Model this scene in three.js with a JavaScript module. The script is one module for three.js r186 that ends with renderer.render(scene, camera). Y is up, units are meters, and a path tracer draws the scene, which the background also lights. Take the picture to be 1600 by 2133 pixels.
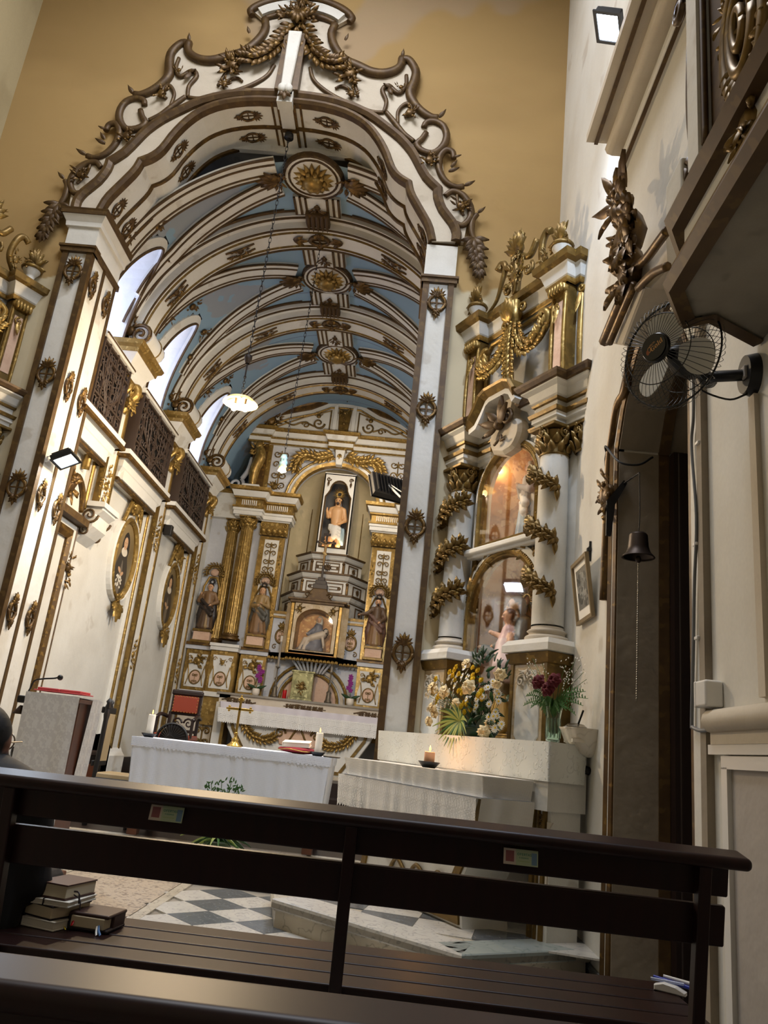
import * as THREE from 'three';
import { mergeGeometries, mergeVertices, toCreasedNormals } from 'three/addons/utils/BufferGeometryUtils.js';
import { RoundedBoxGeometry } from 'three/addons/geometries/RoundedBoxGeometry.js';
import { MarchingCubes } from 'three/addons/objects/MarchingCubes.js';
import { RectAreaLightUniformsLib } from 'three/addons/lights/RectAreaLightUniformsLib.js';

// ---------- camera (from vanishing points), exposure, large lights ----------
const V3 = (x, y, z) => new THREE.Vector3(x, y, z);
const scene = new THREE.Scene();
scene.background = new THREE.Color(0x000000);
const FPX = 1610, CX = 800, CY = 1066.5, EYE = V3(0, 1.1, 0);
const camera = new THREE.PerspectiveCamera(2 * Math.atan(CY / FPX) * 180 / Math.PI, 1600 / 2133, 0.05, 60);
const CR = (() => {
  const r = 6.3 * Math.PI / 180, back = V3(815 - CX, -(1565 - CY), -FPX).normalize().negate();
  const u = V3(Math.sin(r), Math.cos(r), 0);
  u.z = -(u.x * back.x + u.y * back.y) / back.z; u.normalize();
  const right = V3().crossVectors(u, back);
  return { right, u, back };
})();
camera.position.copy(EYE);
camera.quaternion.setFromRotationMatrix(new THREE.Matrix4().makeBasis(
  V3(CR.right.x, CR.u.x, CR.back.x), V3(CR.right.y, CR.u.y, CR.back.y), V3(CR.right.z, CR.u.z, CR.back.z)));
scene.add(camera);
const renderer = new THREE.WebGLRenderer();
renderer.toneMapping = THREE.LinearToneMapping;
renderer.toneMappingExposure = 1.0;
renderer.shadowMap.enabled = true;
RectAreaLightUniformsLib.init();
function rectLight(pos, target, w, h, color, intensity) {
  const l = new THREE.RectAreaLight(color, intensity, w, h);
  l.position.copy(pos); l.lookAt(target); scene.add(l); return l;
}
function pointLight(pos, color, intensity, radius = 1) {
  const l = new THREE.PointLight(color, intensity, 0, 2);
  l.position.copy(pos); l.castShadow = true; l.shadow.radius = radius; scene.add(l); return l;
}

// ---------- pixels of the photograph (1600 x 2133) to directions; planes give the distance ----------
function ray(px, py) {
  const x = px - CX, y = -(py - CY), z = -FPX;
  const d = V3(CR.right.x * x + CR.right.y * y + CR.right.z * z, CR.u.x * x + CR.u.y * y + CR.u.z * z, CR.back.x * x + CR.back.y * y + CR.back.z * z);
  return d.multiplyScalar(1 / -d.z);
}
const atZ = (px, py, d) => ray(px, py).multiplyScalar(d).add(EYE);
const atY = (px, py, y) => { const r = ray(px, py); return r.multiplyScalar((y - EYE.y) / r.y).add(EYE); };
const atX = (px, py, x) => { const r = ray(px, py); return r.multiplyScalar(x / r.x).add(EYE); };
class Frame {                     // a vertical plane: local x along it, y up, z out of it
  constructor(x, z, deg, y = 0) {
    this.o = V3(x, y, z); this.a = deg * Math.PI / 180;
    this.u = V3(Math.cos(this.a), 0, -Math.sin(this.a)); this.n = V3(Math.sin(this.a), 0, Math.cos(this.a));
  }
  px(px, py, off = 0) {
    const r = ray(px, py), c = this.o.clone().addScaledVector(this.n, off).sub(EYE);
    const p = r.multiplyScalar(c.dot(this.n) / r.dot(this.n)).add(EYE).sub(this.o);
    return [p.dot(this.u), p.y];
  }
  pts(list, off = 0) { return list.map(([a, b]) => this.px(a, b, off)); }
  pt(s, t, n = 0) { return this.o.clone().addScaledVector(this.u, s).addScaledVector(this.n, n).add(V3(0, t, 0)); }
}
const D = 6.85, AX = -1.863, XL = -3.588, XR = -0.138, XW = 1.223, XNL = 2 * AX - XW, HAD = 14.1, XLC = -3.85, CAX = -1.6, XRC = 0.65, ZAB = -(D + 0.675), ZCE = -15.4;
const HN = 10.2, ZB = 4.2;         // nave ceiling height, back wall
const FE = new Frame(AX, -D, 0);            // arch wall, seen face on
const FW = new Frame(XLC, 0, 90);           // left chancel wall, local x = depth
const FR = new Frame(XW, 0, -90);           // right nave wall, local x = -depth
const FS = new Frame(0.565, -6.18, -60);    // side altar set across the corner
const FH = new Frame(-1.56, -HAD, 0);       // high altar
const FO = new Frame(0, 0, 0);

// ---------- random, noise, textures ----------
let seed = 7;
const rnd = () => { seed = (seed * 1664525 + 1013904223) >>> 0; return seed / 4294967296; };
const rr = (a, b) => a + (b - a) * rnd();
function hash(x, y, s) { let h = (x * 374761393 + y * 668265263 + s * 982451653) | 0; h = Math.imul(h ^ (h >>> 13), 1274126177); return ((h ^ (h >>> 16)) >>> 0) / 4294967296; }
function vnoise(x, y, per, s) {
  const xi = Math.floor(x), yi = Math.floor(y), fx = x - xi, fy = y - yi, u = fx * fx * (3 - 2 * fx), v = fy * fy * (3 - 2 * fy);
  const m = (a) => ((a % per) + per) % per;
  const a = hash(m(xi), m(yi), s), b = hash(m(xi + 1), m(yi), s), c = hash(m(xi), m(yi + 1), s), d = hash(m(xi + 1), m(yi + 1), s);
  return a + (b - a) * u + (c - a) * v + (a - b - c + d) * u * v;
}
function fbm(u, v, base, oct, s, sx = 1) { let t = 0, a = 0.5, f = base, n = 0; for (let i = 0; i < oct; i++) { t += a * vnoise(u * f * sx, v * f, f * sx, s + i); n += a; a *= 0.55; f *= 2; } return t / n; }
const lin = (hex) => { const c = new THREE.Color(hex); return [c.r, c.g, c.b]; };
const toS = (v) => { v = Math.min(1, Math.max(0, v)); return v <= 0.0031308 ? v * 12.92 * 255 : (1.055 * Math.pow(v, 1 / 2.4) - 0.055) * 255; };
function tex(n, size, fn, color = true) {          // fn(u, v) -> linear rgb or a grey; size = metres that one repeat covers
  const data = new Uint8Array(n * n * 4);
  for (let j = 0; j < n; j++) for (let i = 0; i < n; i++) {
    const c = fn(i / n, j / n), k = (j * n + i) * 4;
    if (color) { data[k] = toS(c[0]); data[k + 1] = toS(c[1]); data[k + 2] = toS(c[2]); } else { data[k] = data[k + 1] = data[k + 2] = Math.min(255, Math.max(0, c * 255)); }
    data[k + 3] = 255;
  }
  const t = new THREE.DataTexture(data, n, n);
  t.magFilter = THREE.LinearFilter; t.minFilter = THREE.LinearFilter;
  t.wrapS = t.wrapT = THREE.RepeatWrapping; t.repeat.set(1 / size, 1 / size);
  if (color) t.colorSpace = THREE.SRGBColorSpace; t.needsUpdate = true; return t;
}
const mix = (a, b, t) => [a[0] + (b[0] - a[0]) * t, a[1] + (b[1] - a[1]) * t, a[2] + (b[2] - a[2]) * t];
const sst = (a, b, x) => { x = Math.min(1, Math.max(0, (x - a) / (b - a))); return x * x * (3 - 2 * x); };
function std(color, rough, o = {}) { const m = new THREE.MeshPhysicalMaterial({ roughness: rough, side: THREE.DoubleSide, ...o }); if (color !== null) m.color.set(color); return m; }
function plaster(a, b, c, s, size = 2.2, amt = 0.5, rough = 0.75) {   // aged paint: two tones, sparse chips and stains
  const A = lin(a), B = lin(b), C = lin(c);
  const map = tex(256, size, (u, v) => {
    let q = mix(A, B, sst(0.35, 0.7, fbm(u, v, 4, 4, s)) * amt + 0.25 * sst(0.4, 0.8, fbm(u, v, 3, 3, s + 20, 6)) * amt);
    q = mix(q, C, 0.5 * sst(0.7, 0.8, fbm(u, v, 7, 4, s + 40)));
    const g = 1 + 0.05 * (hash(u * 256 | 0, v * 256 | 0, s) - 0.5); return [q[0] * g, q[1] * g, q[2] * g];
  });
  const bump = tex(128, size * 0.5, (u, v) => fbm(u, v, 8, 4, s + 60), false);
  return std(0xffffff, rough, { map, bumpMap: bump, bumpScale: 0.004 });
}
function gilt(a, b, c, s, metal, rough) {
  const A = lin(a), B = lin(b), C = lin(c);
  const map = tex(256, 0.5, (u, v) => { let q = mix(A, B, sst(0.3, 0.7, fbm(u, v, 6, 4, s))); return mix(q, C, sst(0.62, 0.74, fbm(u, v, 10, 3, s + 9))); });
  return std(0xffffff, rough, { map, metalness: metal });
}
function wood(a, b, s, rough, o = {}) {
  const A = lin(a), B = lin(b);
  const map = tex(256, 0.6, (u, v) => mix(A, B, 0.6 * fbm(v, u, 8, 4, s, 1) * 0.6 + 0.7 * Math.pow(fbm(u, v, 2, 4, s + 5, 12), 1.5)));
  return std(0xffffff, rough, { map, ...o });
}
function marble(a, b, s, freq = 3) {
  const A = lin(a), B = lin(b);
  const map = tex(256, 0.8, (u, v) => { const w = fbm(u, v, freq, 5, s); const k = Math.abs(Math.sin((w * 3 + fbm(u, v, 2, 3, s + 3)) * 9)); return mix(mix(A, B, 0.35 * fbm(u, v, 4, 4, s + 7)), B, 0.7 * Math.pow(1 - k, 6)); });
  return std(0xffffff, 0.22, { map });
}
const M = {
  wall: plaster('#cfcdc4', '#bdb9ae', '#aba396', 1), wallR: plaster('#d6d3c9', '#c8c1b2', '#ada08e', 2, 2.6),
  tan: plaster('#b08a4a', '#96743c', '#8a6c44', 3, 3.2, 0.8, 0.85), white: plaster('#d5d3cb', '#c6c2b6', '#b0a797', 4, 1.6, 0.5, 0.6),
  cream: plaster('#c9bfad', '#b8ab96', '#a0917c', 5, 1.8, 0.6, 0.7), pink: plaster('#cfae94', '#c09a80', '#c9b8a4', 6, 0.6, 0.6, 0.6),
  grey: plaster('#8e887c', '#7b756a', '#6a645a', 8, 1.2, 0.7, 0.7),
  blue: (() => { const A = lin('#89a5b8'), B = lin('#7b96ac'), C = lin('#8e9298'); return std(0xffffff, 0.8, { map: tex(512, 3.4, (u, v) => mix(mix(A, B, fbm(u, v, 4, 4, 11)), C, sst(0.585, 0.605, fbm(u, v, 5, 5, 31)) * 0.9)) }); })(),
  dimBlue: plaster('#74839a', '#66748c', '#8b8f98', 12, 1.5, 0.7, 0.8),
  brown: gilt('#553f20', '#493418', '#5e4824', 14, 0.25, 0.5), brownGold: gilt('#63491f', '#4d3718', '#7c5e28', 15, 0.45, 0.42),
  gold: gilt('#9a7c40', '#806632', '#b89a5a', 16, 0.55, 0.36), goldDim: gilt('#7b6130', '#655026', '#8c7238', 17, 0.5, 0.42),
  pew: wood('#260d08', '#150705', 18, 0.4, { specularIntensity: 0.6 }), woodDark: wood('#22110b', '#150a06', 19, 0.4), woodMid: wood('#5f331b', '#442211', 20, 0.4),
  door: wood('#241009', '#180a06', 21, 0.5),
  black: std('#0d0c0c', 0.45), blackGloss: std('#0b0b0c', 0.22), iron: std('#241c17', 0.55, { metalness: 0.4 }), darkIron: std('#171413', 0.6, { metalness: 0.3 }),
  marbleW: marble('#d6d1c6', '#8d8f90', 22), marbleB: marble('#4d5257', '#878c8e', 23, 4), marbleG: marble('#a9b0aa', '#6f7f7a', 24, 2), marbleY: marble('#cfc5b0', '#6b6458', 25, 3),
  whitePlastic: std('#dcdad4', 0.35), silver: std('#a8a296', 0.3, { metalness: 0.9 }), brass: std('#a88a46', 0.3, { metalness: 0.9 }),
  wax: std('#f2ead8', 0.5, { transmission: 0.15, thickness: 0 }), glass: std('#ffffff', 0.02, { transmission: 1, thickness: 0, ior: 1.5 }),
  lattice: std('#3a2c22', 0.55),
  whiteBlue: plaster('#c4c6ca', '#b6b8bc', '#a9a195', 27, 1.0, 0.6, 0.6), whiteGold: plaster('#c9b79a', '#b39a70', '#9a7a40', 28, 0.4, 0.7, 0.5), nicheCream: plaster('#c2b391', '#b3a684', '#98907a', 29, 1.4, 0.7, 0.7), greyDark: std('#4a4744', 0.6),
  mottle: gilt('#c08a4a', '#a8703a', '#d9b070', 30, 0.15, 0.5),
  damask: (() => { const A = lin('#b98452'), B = lin('#9c683e'), C = lin('#d0a678'); return std(0xffffff, 0.6, { map: tex(256, 0.5, (u, v) => { const k = fbm(u, v, 5, 4, 93), w = fbm(u, v, 9, 4, 97); return mix(mix(A, B, sst(0.4, 0.6, k)), C, 0.7 * sst(0.55, 0.6, w)); }) }); })(),
  jamb: plaster('#8f8473', '#7d7262', '#6b6152', 34, 1.1, 0.8, 0.8), blade: std('#d8d6cc', 0.4, { transmission: 0.25, thickness: 0 }), bronze: std('#3b3029', 0.45, { metalness: 0.6 }), oak: wood('#8d7a58', '#6d5a3c', 35, 0.5), conduit: std('#6f7275', 0.45), dado: plaster('#aba49c', '#9f9890', '#948c84', 36, 1.4, 0.6, 0.6), marbleWarm: marble('#ddd5c4', '#b5aa98', 37, 2),
  wallTan: plaster('#b0a27e', '#9c8d6a', '#8f8263', 38, 3, 0.7, 0.8), verdigris: std('#7f9fa8', 0.6),
  sky: std('#c9cfe6', 0.6, { emissive: new THREE.Color('#aeb9e6'), emissiveIntensity: 0.85 }),
  leaf: std('#2f5a20', 0.5), leafDark: std('#1d3a17', 0.5), leafPale: std('#8fa052', 0.5), petalW: std('#efece2', 0.7), petalCream: std('#ecd6a6', 0.7), petalY: std('#e3bd14', 0.7), petalR: std('#5d0716', 0.7), petalP: std('#7d1c72', 0.7),
};

// ---------- geometry helpers ----------
function boxUV(g) {                      // uv in metres from the dominant side of each face
  if (g.index) g = g.toNonIndexed();
  const p = g.attributes.position, n = p.count, uv = new Float32Array(n * 2), a = V3(), b = V3(), c = V3(), e = V3(), f = V3();
  for (let i = 0; i < n; i += 3) {
    a.fromBufferAttribute(p, i); b.fromBufferAttribute(p, i + 1); c.fromBufferAttribute(p, i + 2);
    e.subVectors(b, a); f.subVectors(c, a); e.cross(f);
    const x = Math.abs(e.x), y = Math.abs(e.y), z = Math.abs(e.z);
    for (let k = 0; k < 3; k++) { const q = [a, b, c][k]; const w = x >= y && x >= z ? [q.z, q.y] : y >= z ? [q.x, q.z] : [q.x, q.y]; uv[(i + k) * 2] = w[0]; uv[(i + k) * 2 + 1] = w[1]; }
  }
  g.setAttribute('uv', new THREE.BufferAttribute(uv, 2)); return g;
}
function strip(g) { if (g.index) g = g.toNonIndexed(); for (const k of Object.keys(g.attributes)) if (!['position', 'normal'].includes(k)) g.deleteAttribute(k); if (!g.attributes.normal) g.computeVertexNormals(); return g; }
const join = (list) => { list = list.flat(9).filter(Boolean); return list.length === 1 ? strip(list[0]) : mergeGeometries(list.map(strip)); };
const mv = (g, x = 0, y = 0, z = 0) => g.translate(x, y, z);
const box = (x, y, z, w, h, d) => new THREE.BoxGeometry(w, h, d).translate(x, y, z);            // centre
const box2 = (x0, x1, y0, y1, z0, z1) => box((x0 + x1) / 2, (y0 + y1) / 2, (z0 + z1) / 2, Math.abs(x1 - x0), Math.abs(y1 - y0), Math.abs(z1 - z0));
const rbox = (x, y, z, w, h, d, r = 0.01, s = 2) => new RoundedBoxGeometry(w, h, d, s, Math.min(r, w / 2.01, h / 2.01, d / 2.01)).translate(x, y, z);
function shp(pts, holes = []) { const s = new THREE.Shape(pts.map(([x, y]) => new THREE.Vector2(x, y))); for (const h of holes) s.holes.push(new THREE.Path(h.map(([x, y]) => new THREE.Vector2(x, y)))); return s; }
function ext(pts, z0, depth, bevel = 0, holes = []) {
  return new THREE.ExtrudeGeometry(shp(pts, holes), { depth: Math.max(0.001, depth - bevel), bevelEnabled: bevel > 0, bevelSize: bevel, bevelThickness: bevel, bevelSegments: 1, bevelOffset: -bevel, curveSegments: 6 }).translate(0, 0, z0);
}
const lathe = (prof, seg = 20, x = 0, y = 0, z = 0) => new THREE.LatheGeometry(prof.map(([r, h]) => new THREE.Vector2(Math.max(r, 0.0001), h)), seg).translate(x, y, z);
const ball = (x, y, z, r, sy = 1, sz = 1, seg = 8) => new THREE.SphereGeometry(r, seg, Math.max(4, seg * 0.7 | 0)).scale(1, sy, sz).translate(x, y, z);
const cyl = (x, y, z, r0, r1, h, seg = 14) => new THREE.CylinderGeometry(r1, r0, h, seg).translate(x, y + h / 2, z);      // base centre
function spline(pts, n, closed = false) { const c = new THREE.CatmullRomCurve3(pts.map((p) => V3(p[0], p[1], p[2] || 0)), closed, 'catmullrom', 0.5); return c.getPoints(n); }
function tube(pts, r, radial = 6, flat = 1, caps = true) {            // pts: Vector3[]; r number or f(t); flat squashes across the second normal
  const n = pts.length, pos = [], idx = [], T = V3(), N = V3(), B = V3(); let up = V3(0, 0, 1);
  for (let i = 0; i < n; i++) {
    T.subVectors(pts[Math.min(i + 1, n - 1)], pts[Math.max(i - 1, 0)]); if (T.lengthSq() < 1e-12) T.set(1, 0, 0); T.normalize();
    if (Math.abs(T.dot(up)) > 0.95) up = Math.abs(T.x) < 0.9 ? V3(1, 0, 0) : V3(0, 1, 0);
    N.crossVectors(up, T).normalize(); B.crossVectors(T, N);
    const R = typeof r === 'function' ? r(i / (n - 1)) : r;
    for (let k = 0; k < radial; k++) { const a = k / radial * Math.PI * 2, c = Math.cos(a) * R, s = Math.sin(a) * R * flat; pos.push(pts[i].x + N.x * c + B.x * s, pts[i].y + N.y * c + B.y * s, pts[i].z + N.z * c + B.z * s); }
    up = B.clone();
  }
  for (let i = 0; i < n - 1; i++) for (let k = 0; k < radial; k++) { const a = i * radial + k, b = i * radial + (k + 1) % radial, c = a + radial, d = b + radial; idx.push(a, b, d, a, d, c); }
  if (caps) for (const e of [0, n - 1]) { const base = e * radial; for (let k = 1; k < radial - 1; k++) e ? idx.push(base, base + k, base + k + 1) : idx.push(base, base + k + 1, base + k); }
  const g = new THREE.BufferGeometry(); g.setAttribute('position', new THREE.Float32BufferAttribute(pos, 3)); g.setIndex(idx); g.computeVertexNormals(); return g.toNonIndexed();
}
const curve = (pts, r, n = 24, radial = 6, flat = 1, closed = false) => tube(spline(pts, n, closed), r, radial, flat, !closed);
function mold(path, prof, closed = false, plan = false) {            // sweep a profile [[out, h]...] along a 2-D path with mitred corners; plan: path is (x, z) and h is up
  const n = path.length, rows = [];
  for (let i = 0; i < n; i++) {
    const p = path[i], a = closed || i > 0 ? path[(i - 1 + n) % n] : null, b = closed || i < n - 1 ? path[(i + 1) % n] : null;
    const dir = (q, r) => { const l = Math.hypot(r[0] - q[0], r[1] - q[1]) || 1; return [(r[0] - q[0]) / l, (r[1] - q[1]) / l]; };
    const d0 = a ? dir(a, p) : dir(p, b), d1 = b ? dir(p, b) : d0, n0 = [d0[1], -d0[0]], n1 = [d1[1], -d1[0]];
    let m = [n0[0] + n1[0], n0[1] + n1[1]]; const l2 = m[0] * m[0] + m[1] * m[1]; m = l2 < 0.15 ? n1 : [m[0] * 2 / l2, m[1] * 2 / l2];
    rows.push(prof.map(([o, h]) => plan ? [p[0] + m[0] * o, h, p[1] + m[1] * o] : [p[0] + m[0] * o, p[1] + m[1] * o, h]));
  }
  const pos = [], k = prof.length, quad = (a, b, c, d) => pos.push(...a, ...b, ...c, ...a, ...c, ...d);
  for (let i = 0; i < (closed ? n : n - 1); i++) { const A = rows[i], B = rows[(i + 1) % n]; for (let j = 0; j < k - 1; j++) quad(A[j], B[j], B[j + 1], A[j + 1]); }
  if (!closed) for (const A of [rows[0], rows[n - 1]]) for (let j = 1; j < k - 1; j++) pos.push(...A[0], ...A[j], ...A[j + 1]);
  const g = new THREE.BufferGeometry(); g.setAttribute('position', new THREE.Float32BufferAttribute(pos, 3)); g.computeVertexNormals(); return g;
}
const half = (w, h, b = h < 0 ? h - 0.03 : 0) => [[-w, b], [-w * 0.7, b + (h - b) * 0.75], [0, h], [w * 0.7, b + (h - b) * 0.75], [w, b]];              // rounded fillet profile
const rectP = (w, h) => [[-w, 0], [-w, h], [w, h], [w, 0]];
function leaf(x, y, z, ang, len, wid, lift = 0.3, curl = 0.2) {        // raised pointed leaf lying in the xy plane
  const N = 5, pos = [], idx = [];
  for (let i = 0; i <= N; i++) { const t = i / N, w = wid * Math.sin(Math.PI * Math.min(1, 0.12 + t * 0.88)) * (1 - 0.25 * t) + 1e-4, zz = wid * lift * Math.sin(Math.PI * t) + len * curl * t * t; for (const k of [-1, 0, 1]) pos.push(t * len, k * w * 0.5, k ? zz * 0.4 + (t > 0 ? len * curl * t * t * 0.6 : 0) : zz + wid * 0.25); }
  for (let i = 0; i < N; i++) for (let k = 0; k < 2; k++) { const a = i * 3 + k; idx.push(a, a + 3, a + 4, a, a + 4, a + 1); }
  const g = new THREE.BufferGeometry(); g.setAttribute('position', new THREE.Float32BufferAttribute(pos, 3)); g.setIndex(idx); g.computeVertexNormals();
  return g.toNonIndexed().rotateZ(ang).translate(x, y, z);
}
const RAD = Math.PI / 180;
function spiral(x, y, z, r, turns, a0, dir, rad, n = 22) {            // volute in the xy plane, from the outside in
  const p = []; for (let i = 0; i <= n; i++) { const t = i / n, q = r * (1 - 0.88 * t), a = a0 + dir * t * turns * Math.PI * 2; p.push(V3(x + Math.cos(a) * q, y + Math.sin(a) * q, z + r * 0.25 * t)); }
  return tube(p, (t) => rad * (1 - 0.45 * t), 5);
}
function fan(x, y, z, ang, spread, n, len, wid, lift = 0.4) { const o = []; for (let i = 0; i < n; i++) { const k = n > 1 ? i / (n - 1) - 0.5 : 0; o.push(leaf(x, y, z, ang + k * spread, len * (1 - 0.35 * Math.abs(k) * 2 * 0.6), wid, lift, 0.12)); } return o; }
function garland(pts, r, per = 3, size = 1, n = 20) {                 // rope of overlapping leaves along a curve
  const c = spline(pts, n), o = [tube(c, r * 0.55, 6)];
  for (let i = 0; i < n; i++) { const p = c[i], q = c[i + 1], a = Math.atan2(q.y - p.y, q.x - p.x); for (let k = 0; k < per; k++) { const s = (k / (per - 1) - 0.5) * 2; o.push(leaf(p.x - Math.sin(a) * s * r * 0.5, p.y + Math.cos(a) * s * r * 0.5, p.z + r * (0.7 - 0.3 * Math.abs(s)), a + s * 0.75 + 0.15 * Math.sin(i * 2.1), r * 1.9 * size, r * 0.95 * size, 0.5, 0.25)); } }
  return o;
}
function foliage(x, y, z, w, h, n, sd, size = 1) {                    // cluster of carved leaves and buds
  const s0 = seed; seed = sd * 7919 + 13; const o = [ball(x, y, z, Math.min(w, h) * 0.35, 1, 0.6, 6)];
  for (let i = 0; i < n; i++) { const a = rr(0, 6.283), q = Math.sqrt(rnd()) * 0.8, px = x + Math.cos(a) * q * w / 2, py = y + Math.sin(a) * q * h / 2; const sc = Math.min(w, h) * size; if (i % 4 === 0) o.push(ball(px, py, z + rr(0.02, 0.09) * sc * 2, sc * rr(0.08, 0.14), 1, 0.8, 5)); else o.push(leaf(px, py, z + rr(0, 0.15) * sc, a + rr(-0.8, 0.8), sc * rr(0.3, 0.5), sc * rr(0.14, 0.22), 0.6, 0.3)); }
  seed = s0; return o;
}
function medal(x, y, z, w, h, rot = 0) {                             // ring with a cross, palmette above, leaf drop below
  const W = w / 2, o = [], ring = []; for (let i = 0; i <= 20; i++) { const a = i / 20 * 6.2832; ring.push(V3(Math.cos(a) * W * 0.82, Math.sin(a) * h * 0.24, W * 0.12)); }
  o.push(tube(ring, W * 0.19, 6), box(0, 0, W * 0.06, W * 1.5, h * 0.035, W * 0.14), box(0, 0, W * 0.06, W * 0.16, h * 0.46, W * 0.16));
  for (const [dx, dy] of [[-0.9, 0], [0.9, 0]]) o.push(leaf(dx * W, h * 0.06, W * 0.1, -1.57, h * 0.2, W * 0.3, 0.5, 0.05));
  o.push(fan(0, h * 0.2, W * 0.1, 1.5708, 2.7, 7, h * 0.29, W * 0.46), fan(0, -h * 0.2, W * 0.12, -1.5708, 2.2, 5, h * 0.2, W * 0.5), fan(0, -h * 0.3, W * 0.1, -1.5708, 1.6, 3, h * 0.19, W * 0.4), ball(0, -h * 0.24, W * 0.12, W * 0.25, 1, 0.7, 6), ball(0, h * 0.2, W * 0.14, W * 0.2, 1, 0.7, 6));
  return join(o).rotateZ(rot).translate(x, y, z);
}
function flipX(g) { g = (g.index ? g.toNonIndexed() : g.clone()).scale(-1, 1, 1); for (const k of Object.keys(g.attributes)) { const a = g.attributes[k], n = a.itemSize, r = a.array; for (let i = 0; i < a.count; i += 3) for (let c = 0; c < n; c++) { const p = (i + 1) * n + c, q = (i + 2) * n + c, t = r[p]; r[p] = r[q]; r[q] = t; } } return g; }

// ---------- things, parts, setting ----------
const used = {};
function numbered(n) { if (!(n in used)) { used[n] = 0; return n; } used[n]++; return n + '_' + String(used[n]).padStart(3, '0'); }
function thing(name, label, category, frame = FO, group) {
  const o = new THREE.Group(); o.name = numbered(name); o.userData = { label, category }; if (group) o.userData.group = group;
  o.rotation.y = frame.a; o._f = frame; scene.add(o); return o;
}
function struct(name, frame = FO, label) { const o = new THREE.Group(); o.name = numbered(name); o.userData = { kind: 'structure' }; if (label) o.userData.label = label; o.rotation.y = frame.a; o._f = frame; scene.add(o); return o; }
function part(parent, name, geo, mat, label) {
  geo = Array.isArray(geo) ? join(geo) : geo; if (!geo.userData.keepUV) geo = boxUV(geo);
  const m = new THREE.Mesh(geo, mat); m.name = name; m.castShadow = m.receiveShadow = true; if (label) m.userData.label = label; parent.add(m); return m;
}
const each = (parent, name, list, mat) => list.map((g) => part(parent, name, g, mat));
function settle(o) {                     // move the group's origin to the thing's base
  const f = o._f || FO, bb = new THREE.Box3(), t = new THREE.Box3(); delete o._f;
  o.position.set(0, 0, 0); const r = o.rotation.clone(); o.rotation.set(0, 0, 0); o.updateMatrixWorld(true);
  o.traverse((m) => { if (m.isMesh) { m.geometry.computeBoundingBox(); t.copy(m.geometry.boundingBox).applyMatrix4(m.matrixWorld); bb.union(t); } });
  if (bb.isEmpty()) return; const c = V3((bb.min.x + bb.max.x) / 2, bb.min.y, (bb.min.z + bb.max.z) / 2);
  for (const m of o.children) m.position.sub(c);
  o.rotation.copy(r); o.position.copy(f.pt(c.x, c.y, c.z));
}
function finishAll() { for (const o of scene.children) if (o._f) settle(o); }
// ---------- general light of the nave and chancel: unseen area lights added as fill, daylight of the tribunes ----------
rectLight(V3(AX + 0.3, HN - 0.25, -3.6), V3(AX + 0.3, 0, -4.0), 2.4, 2.4, 0xf6f8ff, 19);
for (const zc of [8.02, 9.76, 12.0]) rectLight(V3(XLC - 0.3, 5.9, -zc), V3(CAX, 6.4, -zc), 0.8, 1.3, 0xc4d2ff, 5);
rectLight(V3(CAX + 0.6, 6.2, -12.6), V3(CAX, 3.4, -15), 0.8, 0.5, 0xfff0dc, 30);  // added chancel fill aimed at the high altar, no fitting
// ---------- setting: nave shell, arch wall, chancel shell ----------

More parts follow.
